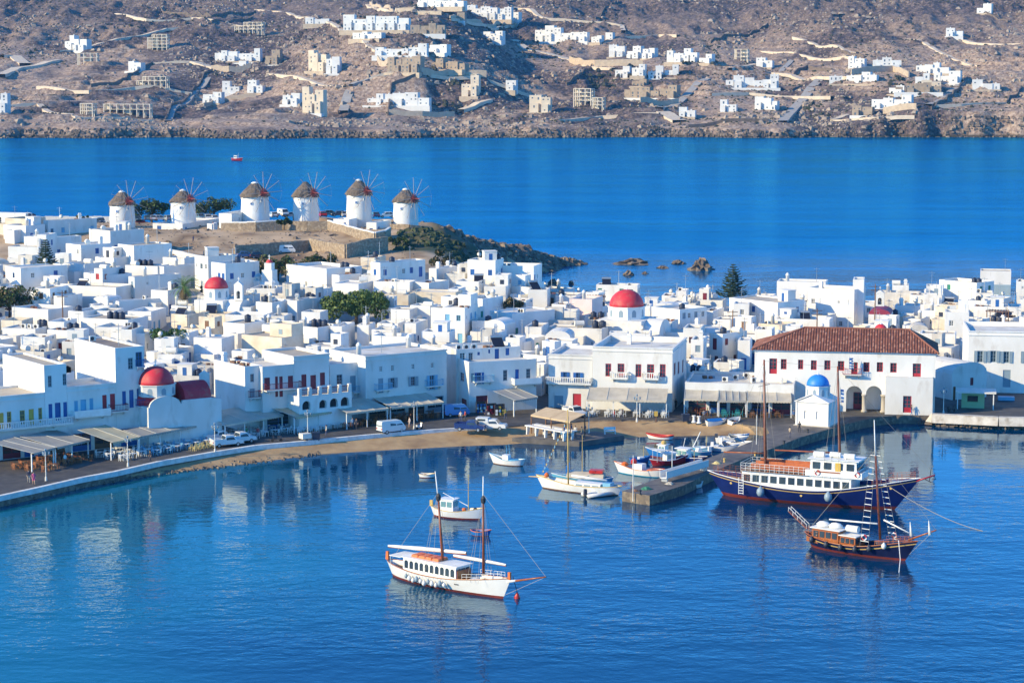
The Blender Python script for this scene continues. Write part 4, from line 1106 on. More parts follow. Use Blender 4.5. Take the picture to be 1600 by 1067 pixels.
hero('long shaded house at the left edge with ochre shutters over the two striped awnings', -70, 72, 613, LW0, LWR, 0, 9, F_='-2 645 6 671 c yellow;11 643 18 668 w yellow;31 641 39 663 w yellow;45 639 53 664 d yellow;60 637 66 660 w yellow', at_b=True, rm='roofc', par=.3, cornice=1, bal='-60 680 108 667 balus white 1.6', shop=True)
hero('tall narrow house with blue doors right of the ochre shuttered house', 72.4, 107, 571, LW0, LWR, 0, 15, F_='75 587 81 605 w greyp;98 584 104 602 w greyp;76 631 82 655 c blue;86 629 95 657 d blue;99 628 105 652 c blue', L_='30 580 36 600 c white', rm='roofc', par=.25, shop=True)
hero('low two storey house with light blue and red shutters beside the tall blocks', 107.3, 183, 605, LW0, LWR, -.05, 7, F_='116 626 122 648 c sky;126 624 135 650 d sky;140 622 146 646 c sky;160 617 167 640 c red;172 615 180 640 d red', cornice=1, rm='roofw', bal='112 660 168 648 solid wpaint 1.2;170 652 196 641 rail dred 1.0', shop=True)
hero('tall bright block with dark roof left of the waterfront church', 183.3, 228, 544, LW0, LWR, .0, 14, F_='200 559 208 577 w greyp;212 550 222 574 w blue;191 611 197 633 c blue;202 609 209 637 d blue;214 607 221 631 c blue', rm='roofd', par=.3, bal='212 583 224 572 rail blue .7;212 645 246 632 rail blue 1.1', items=[('antenna',2,3),('air_conditioner',1.5,11,0)], shop=True)
hero('low white house with grey windows right of the waterfront church', 384, 411, 573, LW0, LWR, -1, 10, F_='391 584 397 597 w greyp;390 607 398 625 d greyp', bal='388 628 404 620 rail dred .8', items=[('clutter',2,4),('clutter',2,7),('chimney',.8,8)])
_, A6, W6, h6 = hero('white house with dark red shutters and a dark red balcony', 411.3, 460, 573, LW0, LWR, 0, 9, F_='413 590 422 613 c dred;430 588 434.5 620 d dred;436.5 588 442 620 d dred;450 587 458 607 c dred', bal='412 621 467 607 rail dred 1.0', items=[('satellite_dish',2,6)], shop=True)
t6, A7, W7, h7 = hero('taller half with dark red shutters above the arched white terrace', 460.3, 515, 557, LW0, LWR, 0, 10, F_='471 585 479 605 c dred;485 586 494 608 c dred;500 582 508 602 c dred', rm='roofc', cornice=1, shop=True)
# arcade terrace in front of it
def arch_pts(x0, x1, zs, n=12):
    r = (x1-x0)/2; return [(x0+r-r*math.cos(math.pi*k/n), zs+r*math.sin(math.pi*k/n)) for k in range(n+1)]
def arched(mb, O, ex, n_in, w, h, arches, rd=.5, mi=0):
    """wall sheet with arched openings (x0, x1, spring height, sill)"""
    P = lambda x, z, d=0: Vector(O)+ex*x+n_in*d+Vector((0,0,z))
    cur = 0
    for (x0, x1, zs, z0) in sorted(arches):
        mb.quad(P(cur,0),P(x0,0),P(x0,h),P(cur,h),mi); ap = arch_pts(x0, x1, zs)
        for (a, za), (b, zb) in zip(ap[:-1], ap[1:]):
            mb.quad(P(a,za),P(b,zb),P(b,h),P(a,h),mi); mb.quad(P(b,zb),P(a,za),P(a,za,rd),P(b,zb,rd),mi)
        if z0 > 0: mb.quad(P(x0,0),P(x1,0),P(x1,z0),P(x0,z0),mi); mb.quad(P(x0,z0),P(x1,z0),P(x1,z0,rd),P(x0,z0,rd),mi)
        mb.quad(P(x0,z0),P(x0,z0,rd),P(x0,zs,rd),P(x0,zs),mi); mb.quad(P(x1,z0,rd),P(x1,z0),P(x1,zs),P(x1,zs,rd),mi)
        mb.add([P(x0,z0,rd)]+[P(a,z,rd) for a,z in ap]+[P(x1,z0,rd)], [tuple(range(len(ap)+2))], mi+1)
        cur = x1
    mb.quad(P(cur,0),P(w,0),P(w,h),P(cur,h),mi)
def arch_terrace():
    off = 3.4; A, B = ground_on(468, LW0, LWR, off), ground_on(550, LW0, LWR, off); W_ = (B-A).length
    ztop = atY(520, 616, (A.y+B.y)/2).z-QZ; ex, ey = Vector((1,0,0)), Vector((0,1,0))
    t = thing('arched_terrace', 'white terrace with a row of dark arches and red railings over the awnings', 'terrace', A, LWR)
    mb = MB(); ar = []
    for u0, u1 in ((473,486),(499.5,511),(516,528.5),(533,546)):
        p0, p1 = ground_on(u0, LW0, LWR, off), ground_on(u1, LW0, LWR, off); ar.append(((p0-A).length, (p1-A).length, ztop-1.45, ztop-2.1))
    arched(mb, (0,0,0), ex, ey, W_, ztop, ar, .6)
    mb.quad((W_,0,0),(W_,off,0),(W_,off,ztop),(W_,0,ztop)); mb.quad((0,off,0),(0,0,0),(0,0,ztop),(0,off,ztop)); mb.quad((0,0,ztop),(W_,0,ztop),(W_,off,ztop),(0,off,ztop))
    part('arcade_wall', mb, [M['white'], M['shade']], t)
    n = 5
    for k in range(n+1):
        x = .25+(W_-.5)*k/n; c = MB(); c.box(x-.25, 0, ztop, x+.25, .5, ztop+1.25); part('pier', c, M['white'], t)
        if k < n:
            r = MB(); x2 = .25+(W_-.5)*(k+1)/n; r.box(x+.26,.2,ztop+.95,x2-.26,.28,ztop+1.05); r.box(x+.26,.2,ztop+.12,x2-.26,.28,ztop+.2)
            m_ = int((x2-x)/.18)
            for i in range(1, m_): xx = x+.26+(x2-x-.52)*i/m_; r.box(xx-.02,.22,ztop+.2,xx+.02,.26,ztop+.95)
            part('railing', r, M['dred'], t)
arch_terrace()
hero('small set back house with grey door between the arched terrace and the pale shuttered house', 516, 571, 570, LW0, LWR, -2.5, 8, F_='526 585 535 601 w greyp;547 587 556 611 d greyp', bal='550 621 570 611 rail sky .8', items=[('round_chimney',2,5)])
hero('broad shaded house with pale blue shutters and two small blue balconies', 572, 698, 557, LW0, LWR, 0, 11, F_='593 572 597.5 581 w wpaint;611 570 616 580 w wpaint;643 568 648 577 w wpaint;673 566 678 575 w wpaint;591 591 599 614 d greyp;610 590 617 606 s greyp;642 588 649 603 s greyp;671 586 679 609 s sky', bal='585 617 610 608 rail sky .7;664 611 690 602 rail sky .7', cornice=1, items=[('round_chimney',1.2,4),('round_chimney',13,8),('antenna',6,5)], shop=True)
P9, R9 = at(733, 645, QZ), R(21)
hero('shaded house with a blue balcony and blue door above the souvenir shop', 733, 838, 566, P9, R9, 0, 9, F_='736 583 741 597 c greyp;745 582 752 600 s blue;786 578 793 595 w greyp;805 577 811 603 d blue;822 576 829 592 w greyp;744 618 762 642 c dred', L_='719 582 725 596 w greyp;706 581 709 588 w greyp;702 621 707 634 c dred;711 621 717 634 c dred;721 623 729 634 c dred', bal='739 607 770 595 rail sky .8;800 608 842 598 solid wpaint 1.2')
hero('upper storey with blue door set back above the blue balcony house', 713, 813, 546, P9, R9, -5, 7, F_='718 551 727 563 w wpaint;732 551 739 565 w greyp;746 550 750 555 w blue;763 546 766 552 w blue;773 545 780 563 d blue;790 544 796 555 c blue', items=[('air_conditioner',1.2,2),('air_conditioner',2.5,2),('air_conditioner',3.8,2),('clutter',6.5,3),('solar_heater',8.5,4)])
PK, RK = at(990, 641, QZ), R(-13)
hero('bright white house with two pairs of blue shutters and a long balustrade', 857, 925, 553, PK, RK, 0, 12, F_='880 581 886 596 s blue;900 582 907 597 s blue;895 615 908 639 d red;866 618 880 640 c greyp', bal='855 607 925 598 balus white 1.0', par=.5, cornice=1)
hero('wide white corner house with five red windows above the pale awning', 925.3, 1050, 541, PK, RK, .4, 15, F_='946 568 955 588 w red;965 568 975.5 590 g red;993 569 1002 589 w red;1011 569 1022 591 g red;1031 569 1040 589 w red', R_='1053 567 1055.5 586 c dred;1059 565 1061.5 584 c dred;1066 562 1068 582 c dred', bal='955 602 982 590 balus white .9;1005 603 1030 591 balus white .9', cornice=1, par=.9, items=[('satellite_dish',8,9),('chimney',4,11)])
PT, RT = at(1150, 646, QZ), R(-10)
hero('low flat taverna building under the pale awnings left of the tiled hall', 1070, 1240, 597, PT, RT, 0, 13, items=[('air_conditioner',6+1.5*k,4+(k%3)*2.5,.3*k) for k in range(7)]+[('clutter',3,8),('clutter',11,9),('water_tank',14,9)], name='taverna', cat='taverna', shop=True)
hero('house with three arched grey windows at the right edge', 1511, 1660, 517, at(1570,611,1.6), R(-8), 0, 14, z=1.6, F_='1527 548 1536 566 s greyp;1547.5 548 1556.5 566 s greyp;1568 549 1577 567 s greyp;1567 578 1579 605 d greyp;1600 549 1609 567 s greyp', cornice=1, par=.7)
hero('white vaulted house in the shade between the tiled hall and the right edge house', 1487, 1541, 585, at(1500,622,1.5), R(28), 0, 8, z=1.5, vault=True, F_='1516 590 1521 602 c dred;1489 604 1493 630 d brown')
# green kiosk
def kiosk():
    A = at(1502, 637, QZ); t = thing('kiosk', 'small green kiosk with a flat white canopy in the shade right of the tiled hall', 'kiosk', A, R(-12))
    mb = MB(); holed(mb, (0,0,0), (1,0,0), 3.6, 2.5, [(.9,1.0,2.6,2.0)], (0,1,0), .4); mb.quad((3.6,0,0),(3.6,2.6,0),(3.6,2.6,2.5),(3.6,0,2.5)); mb.quad((0,2.6,0),(0,0,0),(0,0,2.5),(0,2.6,2.5)); mb.quad((0,2.6,2.5),(0,0,2.5),(3.6,0,2.5),(3.6,2.6,2.5))
    part('wall', mb, mat('kiosk_green', (.35,.52,.25), .7, (.40,.55,.30), 1.), t)
    r = MB(); r.box(-.9,-1.6,2.6,5.4,3,2.85); part('canopy', r, M['ac'], t)
    for x in (-.6, 5.0):
        p = MB(); p.box(x-.08,-1.4,0,x+.08,-1.24,2.6); part('post', p, M['wpaint'], t)
    w = MB(); w.box(.95,.34,1.05,2.55,.38,1.95); part('hatch', w, M['glass'], t)
kiosk()

# ---- tiled hall
def tiles(mb, P0, P1, Q0, Q1, step=.42, seg=.55, rng=random.Random(4)):
    """pan tiles between eaves P0-P1 and upper line Q0-Q1, as rows of half round pieces"""
    L = (P1-P0).length; e = (P1-P0)/L; nrm = (P1-P0).cross(Q0-P0).normalized()
    up = nrm.cross(e).normalized(); H_ = (Q0-P0).dot(up); qa, qb = (Q0-P0).dot(e), (Q1-P0).dot(e)
    for i in range(int(L/step)):
        x = (i+.5)*step
        top = H_ if qa <= x <= qb else (H_*x/qa if x < qa and qa > .1 else H_*(L-x)/(L-qb) if L-qb > .1 else 0)
        y = 0.0
        while y < top-.1:
            y1 = min(top, y+seg); w = step*.36; j = rng.uniform(-.015, .02); mi = rng.choice([0,0,1,1,2])
            a, b = P0+e*x+up*y, P0+e*x+up*(y1+.03); k = []
            for p, hh, ww in ((a, .12+j, w), (b, .08+j, w*.85)):
                k += [p-e*ww, p-e*ww*.6+nrm*hh*.8, p+nrm*hh, p+e*ww*.6+nrm*hh*.8, p+e*ww]
            mb.add(k, [(0,1,6,5),(1,2,7,6),(2,3,8,7),(3,4,9,8),(0,4,3,2,1)], mi); y += seg
def hall():
    rz = R(-10); P0 = at(1330, 643, QZ); A, B = ground_on(1178, P0, rz), ground_on(1460, P0, rz); W_ = (B-A).length; D = 11.5
    h = atY(1178, 547.5, A.y).z-QZ; n = Vector((math.sin(rz), -math.cos(rz), 0)); ex = Vector((math.cos(rz), math.sin(rz), 0))
    t = thing('town_hall', 'long white two storey hall with red windows, arches and a red tiled roof', 'building', A, rz)
    fw = rects('1202 560 1214 584 g red;1220 561 1229 577 w red;1247 562 1255 577 w red;1267 563 1276 578 w red;1288 563 1297.5 578 w red;1309 564 1319 579 w red;1330 566 1340 588 g red;1349 566 1358.5 581 w red;1370 566 1379.5 581 w red;1391 567 1401 582 w red;1426 568 1439 590 g red', A, ex, n)
    a1 = rects('1322 603 1347 641 a a;1353 603 1377.5 641 a a', A, ex, n); zf = a1[0][3]+.45
    mb = MB(); X, Yv = Vector((1,0,0)), Vector((0,1,0))
    arched(mb, (0,0,0), X, Yv, W_, zf, [(q[0], q[2], q[3]-(q[2]-q[0])/2, 0) for q in a1], 3.0)
    holed(mb, (0,0,zf), (1,0,0), W_, h-zf, [(a,b-zf,c,d-zf) for a,b,c,d,*_ in fw], (0,1,0), .3)
    rw = [(2.2,4.6,3.1,6.6,'c','dred'),(5.2,4.6,6.1,6.6,'c','dred'),(8.2,4.6,9.1,6.6,'c','dred'),(2.2,.3,3.2,2.6,'c','dred'),(5.4,.3,6.4,2.6,'c','dred'),(8.4,.3,9.4,2.6,'c','dred')]
    holed(mb, (W_,0,0), (0,1,0), D, h, [q[:4] for q in rw], (-1,0,0), .3)
    mb.quad((0,D,0),(0,0,0),(0,0,h),(0,D,h)); mb.quad((W_,D,0),(0,D,0),(0,D,h),(W_,D,h))
    part('wall', mb, [M['white'], M['white']], t)
    for a,b,c,d,k,cc in fw: opening(t, k, cc, c-a, d-b, ((a+c)/2, .2, b), 0)
    for a,b,c,d,k,cc in rw: opening(t, k, cc, c-a, d-b, (W_-.2, (a+c)/2, b), math.pi/2)
    opening(t, 'g', 'dred', 1.5, 2.7, ((a1[0][0]+a1[0][2])/2+.6, 2.9, 0), 0)
    for u in (1350, 1379.5):
        x = (ground_on(u, P0, rz)-A).length; c = MB(); c.lathe([(.48,0),(.48,.25),(.34,.35),(.30,2.5),(.42,2.6),(.46,2.85)], 12, (x,-.02,0)); part('column', c, M['conc'], t, True)
    # cornice and hipped roof
    c = MB(); e = .25
    c.box(-e,-e,h-.02,W_+e,D+e,h+.14); part('cornice', c, M['wpaint'], t)
    o = .45; z = h+.15; ridge_z = atY(1340, 513, A.y+D/2-3).z-QZ-.1; hip = 7.6
    E = [Vector(q) for q in ((-o,-o,z),(W_+o,-o,z),(W_+o,D+o,z),(-o,D+o,z))]; r0, r1 = Vector((hip,D/2,ridge_z)), Vector((W_-hip*.55,D/2,ridge_z))
    rb = MB(); rb.add(E+[r0,r1], [(0,1,5,4),(1,2,5),(2,3,4,5),(3,0,4)]); ro = part('roof', rb, M['terra2'], t)
    tl = MB(); tiles(tl, E[0], E[1], r0, r1); tiles(tl, E[1], E[2], r1, r1); tiles(tl, E[3], E[0], r0, r0)
    q = part('roof_tiles', tl, [M['terra'], M['terra2'], M['terra3']], ro); q['kind'] = 'stuff'
    hp = MB()
    for a, b in ((E[0],r0),(E[1],r1),(r0,r1),(E[2],r1)): hp.tube(a+Vector((0,0,.06)), b+Vector((0,0,.06)), .17, .17, 6)
    part('ridge_tiles', hp, M['terra'], ro)
    # projecting block on the right
    bx = rects('1383 588 1455 648 a a', A, ex, n)[0]; x0, x1 = bx[0], W_-.35; hb = bx[3]; dp = 1.7
    m2 = MB(); wd_ = rects('1411 612 1424 636 d red', A, ex, n)[0]
    holed(m2, (x0,-dp,0), (1,0,0), x1-x0, hb, [(wd_[0]-x0, .35, wd_[2]-x0, 3.0)], (0,1,0), .3); m2.quad((x1,-dp,0),(x1,0,0),(x1,0,hb),(x1,-dp,hb)); m2.quad((x0,0,0),(x0,-dp,0),(x0,-dp,hb),(x0,0,hb)); m2.quad((x0,-dp,hb),(x1,-dp,hb),(x1,0,hb),(x0,0,hb))
    part('projecting_wall', m2, M['white'], t); opening(t, 'g', 'red', wd_[2]-wd_[0], 2.65, ((wd_[0]+wd_[2])/2, -dp+.2, .35), 0)
    b4 = rects('1317 592 1346 584 a a', A, ex, n)[0]; balcony(t, b4[0], b4[2], b4[1], 1.0, 'rail', 'red')
    # striped flag on a pole at the balcony
    f = thing('flag', 'blue and white striped flag hanging above the red hall balcony', 'flag', A+ex*((b4[0]+b4[2])/2-.5)+n*.95+Vector((0,0,b4[1])), rz)
    p = MB(); p.tube((0,0,0),(0,-.35,3.0),.035,.03,5); part('pole', p, M['wpaint'], f)
    cl = MB()
    for k in range(9):
        for j in range(4):
            zz = 2.7-.2*k; w = lambda q: .1*math.sin(q*2.6)
            mi = k % 2 if not (j < 2 and k < 5) else (1 if (k == 2 or j == 0 and k == -1) else 0)
            y = -.33+.02*k; cl.quad((.02+.16*j+.01*k,y+w(j),zz-.2),(.02+.16*(j+1)+.01*k,y+w(j+1),zz-.2),(.02+.16*(j+1),y+w(j+1),zz),(.02+.16*j,y+w(j),zz), mi)
    part('cloth', cl, [M['blue'], M['wpaint']], f)
    FOOT.append((A.x+W_/2, A.y+D/2, 15, 0)); FOOT.append((A.x+4, A.y+D/2, 6, 0)); FOOT.append((A.x+W_-4, A.y+D/2, 6, 0))
M['terra2'] = mat('terracotta_dark', (.21,.08,.055), .9, (.16,.06,.045), 1.0)
M['terra3'] = mat('terracotta_pale', (.40,.20,.14), .9, (.34,.165,.115), 1.0)
hall()

# ---- churches
def dome_on(t, c, r, zb, m, oct_h=0, drum_m='white', cross=True, hs=.95):
    if oct_h:
        d = MB(); d.lathe([(r*1.06,0),(r*1.06,oct_h),(r*1.12,oct_h),(r*1.12,oct_h+.15)], 8, (c[0],c[1],zb), a0=R(22.5), a1=R(382.5)); q = part('drum', d, M[drum_m], t)
        for k in range(8):
            a = R(45*k); w = MB(); rr = r*1.06*math.cos(R(22.5)); ww = r*.13; hh = min(oct_h*.62, 1.6)
            pts = [(-ww,0),(ww,0),(ww,hh*.7),(ww*.6,hh*.92),(0,hh),(-ww*.6,hh*.92),(-ww,hh*.7)]
            w.prism(pts, -.03, .03); part('window', w, M['greyp'], q, loc=(c[0]+rr*math.cos(a), c[1]+rr*math.sin(a), zb+oct_h*.2), rz=a+math.pi/2)
    b = MB(); z0 = zb+oct_h+(.15 if oct_h else 0); b.lathe([(r*math.cos(k*math.pi/20), r*hs*math.sin(k*math.pi/20)) for k in range(11)], 28, (c[0],c[1],z0)); part('dome', b, M[m], t, True)
    if cross:
        x = MB(); z = z0+r*hs; x.lathe([(.16,-.05),(.14,.2),(0,.3)], 8, (c[0],c[1],z)); x.box(c[0]-.045,c[1]-.045,z,c[0]+.045,c[1]+.045,z+1.0); x.box(c[0]-.28,c[1]-.045,z+.6,c[0]+.28,c[1]+.045,z+.7); part('cross', x, M['wpaint'], t)
def bell_arch(t, x, y, z, w=1.6, h=2.8, m='white', rz=0):
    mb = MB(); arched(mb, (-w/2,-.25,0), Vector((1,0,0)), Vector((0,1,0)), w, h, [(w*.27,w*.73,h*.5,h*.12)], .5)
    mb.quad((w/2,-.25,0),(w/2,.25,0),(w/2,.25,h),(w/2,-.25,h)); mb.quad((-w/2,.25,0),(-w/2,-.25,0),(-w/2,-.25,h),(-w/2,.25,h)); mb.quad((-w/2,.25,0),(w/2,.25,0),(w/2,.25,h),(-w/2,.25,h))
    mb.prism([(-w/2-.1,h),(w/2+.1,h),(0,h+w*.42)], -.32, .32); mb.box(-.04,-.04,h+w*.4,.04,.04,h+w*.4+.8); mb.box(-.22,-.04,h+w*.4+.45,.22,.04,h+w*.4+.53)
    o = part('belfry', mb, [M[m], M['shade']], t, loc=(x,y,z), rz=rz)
    b = MB(); b.lathe([(.24,0),(.17,.2),(.12,.32),(0,.36)], 8, (0,-.27,h*.42)); part('bell', b, M['dark'], o)
def chapel_water():
    C = at(1294, 668, QZ); rz = R(-26); s = pxm(C); W_, D = 48/s/math.cos(rz), 24/s/math.sin(-rz); hw = 3.75
    ex = Vector((math.cos(rz), math.sin(rz), 0)); O = C-ex*W_
    t = thing('chapel', 'small white chapel with a bright blue dome at the root of the pier', 'chapel', O, rz)
    mb = MB(); g = 1.15
    holed(mb, (0,0,-.3), (1,0,0), W_, hw+.3, [(W_*.3-.22,1.4,W_*.3+.22,2.6),(W_*.66-.22,1.4,W_*.66+.22,2.6)], (0,1,0), .15)
    mb.add([(0,0,hw),(W_,0,hw),(W_/2,0,hw+g)], [(0,1,2)]); mb.add([(0,D,hw),(W_,D,hw),(W_/2,D,hw+g)], [(0,2,1)])
    holed(mb, (W_,0,-.3), (0,1,0), D, hw+.3, [(D*.3-.2,1.2,D*.3+.2,2.6),(D*.68-.2,1.2,D*.68+.2,2.6)], (-1,0,0), .15); mb.quad((0,D,-.3),(0,0,-.3),(0,0,hw),(0,D,hw)); mb.quad((W_,D,-.3),(0,D,-.3),(0,D,hw),(W_,D,hw))
    part('wall', mb, M['white'], t)
    r = MB(); e = .15; r.quad((-e,-e,hw-.02),(W_/2,-e,hw+g+.09),(W_/2,D+e,hw+g+.09),(-e,D+e,hw-.02)); r.quad((W_/2,-e,hw+g+.09),(W_+e,-e,hw-.02),(W_+e,D+e,hw-.02),(W_/2,D+e,hw+g+.09))
    r.tube((-e,-e,hw-.02),(W_/2,-e,hw+g+.07),.09,.09,5); r.tube((W_+e,-e,hw-.02),(W_/2,-e,hw+g+.07),.09,.09,5); r.tube((-e,-e+.03,hw-.05),(W_+e,-e+.03,hw-.05),.07,.07,5); part('roof', r, M['white'], t)
    for x in (.12, W_-.12): p = MB(); p.box(x-.14,-.08,0,x+.14,-.003,hw-.1); part('pilaster', p, M['white'], t)
    p = MB(); p.box(-.25,-.3,-.3,W_+.25,D+.2,.12); part('plinth', p, M['conc'], t)
    dome_on(t, (W_/2, D/2), 1.75, hw+.35, 'domeb', 1.75)
    fp = thing('flagpole', 'thin flagpole with a small flag beside the blue domed chapel', 'flagpole', at(1312,668,QZ)); m_ = MB(); m_.tube((0,0,0),(0,0,6.2),.05,.03,6); part('pole', m_, M['metal'], fp); m_ = MB(); [m_.quad((.03+.03*k,.05*math.sin(k),5.9-.28*k),(.55,.1*math.sin(k+1),5.8-.28*k),(.55,.1*math.sin(k+1),5.52-.28*k),(.03,.05*math.sin(k),5.62-.28*k),k%2) for k in range(7)]; part('cloth', m_, [M['blue'], M['wpaint']], fp)
chapel_water()
def waterfront_church():
    A, B = ground_on(233, LW0, LWR, 3.2), ground_on(347, LW0, LWR, 3.2); W_ = (B-A).length; D = 10; t = thing('church', 'white waterfront church with a red dome and red vaulted roof', 'church', A, LWR)
    s = pxm(A); zw = atY(300, 624, (A.y+B.y)/2).z-QZ
    mb = MB(); cx = W_*.23; r1 = 2.5
    prof = [(0,-.5),(W_,-.5),(W_,zw-.4),(W_*.86,zw-.1),(W_*.5,zw-.1)]
    ex0, ex1 = cx+r1+.2, cx-r1-.1
    curve = [(cx+ (r1)*math.cos(math.pi*k/12), zw-.7+1.45*math.sin(math.pi*k/12)) for k in range(13)]
    prof += [(cx+r1+.3, zw-.1)] + curve + [(0, zw-.7)]
    mb.prism(prof, 0, .35); mb.quad((W_,0.35,-.5),(W_,D,-.5),(W_,D,zw-.4),(W_,0.35,zw-.4)); mb.quad((0,D,-.5),(0,.35,-.5),(0,.35,zw-.7),(0,D,zw-.7)); mb.quad((W_,D,-.5),(0,D,-.5),(0,D,zw),(W_,D,zw)); mb.quad((0,.35,zw-.72),(W_,.35,zw-.72),(W_,D,zw-.72),(0,D,zw-.72))
    part('wall', mb, M['white'], t)
    v = MB(); n = 12; rr = 2.7; x0, x1 = W_*.52, W_*.88
    ps = [(3.1-rr*math.cos(math.pi*k/n), zw-.3+2.5*math.sin(math.pi*k/n)) for k in range(n+1)]
    v.prism(ps, x0, x1, ax='x'); part('vault_roof', v, M['dome'], t)
    v = MB(); v.lathe([(3.3,0),(3.2,.9),(2.75,1.7)], 12, (cx, 4.2, zw-.9)); part('half_dome', v, M['dome'], t, True)
    dome_on(t, (cx, 3.0), 2.65, zw+.55, 'dome', 1.6)
    bell_arch(t, W_*.90, 3.0, zw+.3, 1.5, 2.6, rz=R(-20))
    v = MB(); [v.box(W_*.43+.45*k,4.6,zw-.2,W_*.43+.45*k+.4,5.1,zw+2.4-.7*k) for k in range(3)]; part('stepped_wall', v, M['dome'], t)
    FOOT.append((A.x+5, A.y+8, 7, 0))
waterfront_church()
def domed(label, u, vb, wpx, m, hb=6.0, name='church', oct_h=1.6, body=1.3, drum='white', ny=True, cat='church'):
    Y = solve_y(u, vb, hb+oct_h); P = atY(u, vb, Y); s = pxm(P); r = wpx/s/2; zg = P.z-hb-oct_h; rz = R(-22)
    t = thing(name, label, cat, (P.x, P.y, zg), rz); b = r*body*1.05
    mb = MB(); holed(mb, (-b,-b,-2), (1,0,0), 2*b, hb+2, [(-.4+b,4.0,b+.4,5.6)], (0,1,0), .2); mb.quad((b,-b,-2),(b,b,-2),(b,b,hb),(b,-b,hb)); mb.quad((-b,b,-2),(-b,-b,-2),(-b,-b,hb),(-b,b,hb)); mb.quad((b,b,-2),(-b,b,-2),(-b,b,hb),(b,b,hb)); mb.quad((-b,-b,hb),(b,-b,hb),(b,b,hb),(-b,b,hb)); part('wall', mb, M['white'], t)
    v = MB(); n = 10; ps = [(-b*.8*math.cos(math.pi*k/n), hb-.6*b+b*.8*math.sin(math.pi*k/n)*.8) for k in range(n+1)]; v.prism(ps, b, b+3.2, ax='x'); v.box(b,-b*.8,-2,b+3.2,b*.8,hb-.6*b); part('apse', v, M['white'], t)
    dome_on(t, (0,0), r, hb, m, oct_h, drum); FOOT.append((P.x, P.y, r*1.5, 0)); return t, r, hb
domed('white church with the largest round red dome, in the middle of the town', 979, 479, 54, 'dome', 5.4, oct_h=2.2)
t, r, hb = domed('white church with a smaller red dome just right of the palm', 338, 451, 37, 'dome', 4.6, oct_h=2.0)
bell_arch(t, r*2.4, -1, hb, 1.8, 3.0)
t, r, hb = domed('white church with a pale blue dome behind the smaller red dome', 399, 433, 18, 'domec', 4.0, oct_h=.6)
v = MB(); v.box(2.0,-1.0,-1,4.4,1.2,6.2); v.box(2.4,-.6,6.2,4.0,.8,7.6); part('bell_tower', v, M['white'], t); dome_on(t, (3.2,.1), .7, 7.6, 'dome', 0)
domed('small red dome peeping just above the hall roof ridge', 1376, 517, 20, 'dome', 4.4, oct_h=.4)
def purple_chapel():
    u, v_, h = 1374, 491, 4.0; Y = solve_y(u, v_, h); P = atY(u, v_, Y); s = pxm(P); W_ = 34/s
    M['purple'] = mat('roof_wine_red', (.30,.03,.07), .6, (.25,.03,.06), .8)
    t = house('chapel', 'small white chapel with a wine red vaulted roof and bell arch', P-Vector((W_/2,0,h)), R(-14), W_, 7, h, F_=[(W_/2-.45,.2,W_/2+.45,2.2,'d','dred')], vault=True, vaultm='purple', cat='chapel', base=2)
    bell_arch(t, W_/2, .3, h+W_*.38, 1.7, 2.6); FOOT.append((P.x, P.y, 5, 0))
purple_chapel()
def ruin():
    Y = solve_y(1010, 500, 4.2); C = atY(1010, 500, Y); s = pxm(C)
    house('old_house', 'rough cream walled old house with broken parapets below the largest red dome', Vector((C.x-11.2, C.y+.5, C.z-4.2)), R(-3), 11, 5, 4.2, 'cream', 'roofc', [(7.9,2.4,8.7,3.3,'w','brown'),(4.5,2.3,5.1,3.0,'w','brown')], items=[('clutter',2,3),('clutter',5,2.5),('water_tank',1,4),('water_tank',2.4,4),('white_tank',4.5,4)], par=.3)
    FOOT.append((C.x-5, C.y+3, 6, 0))
ruin()

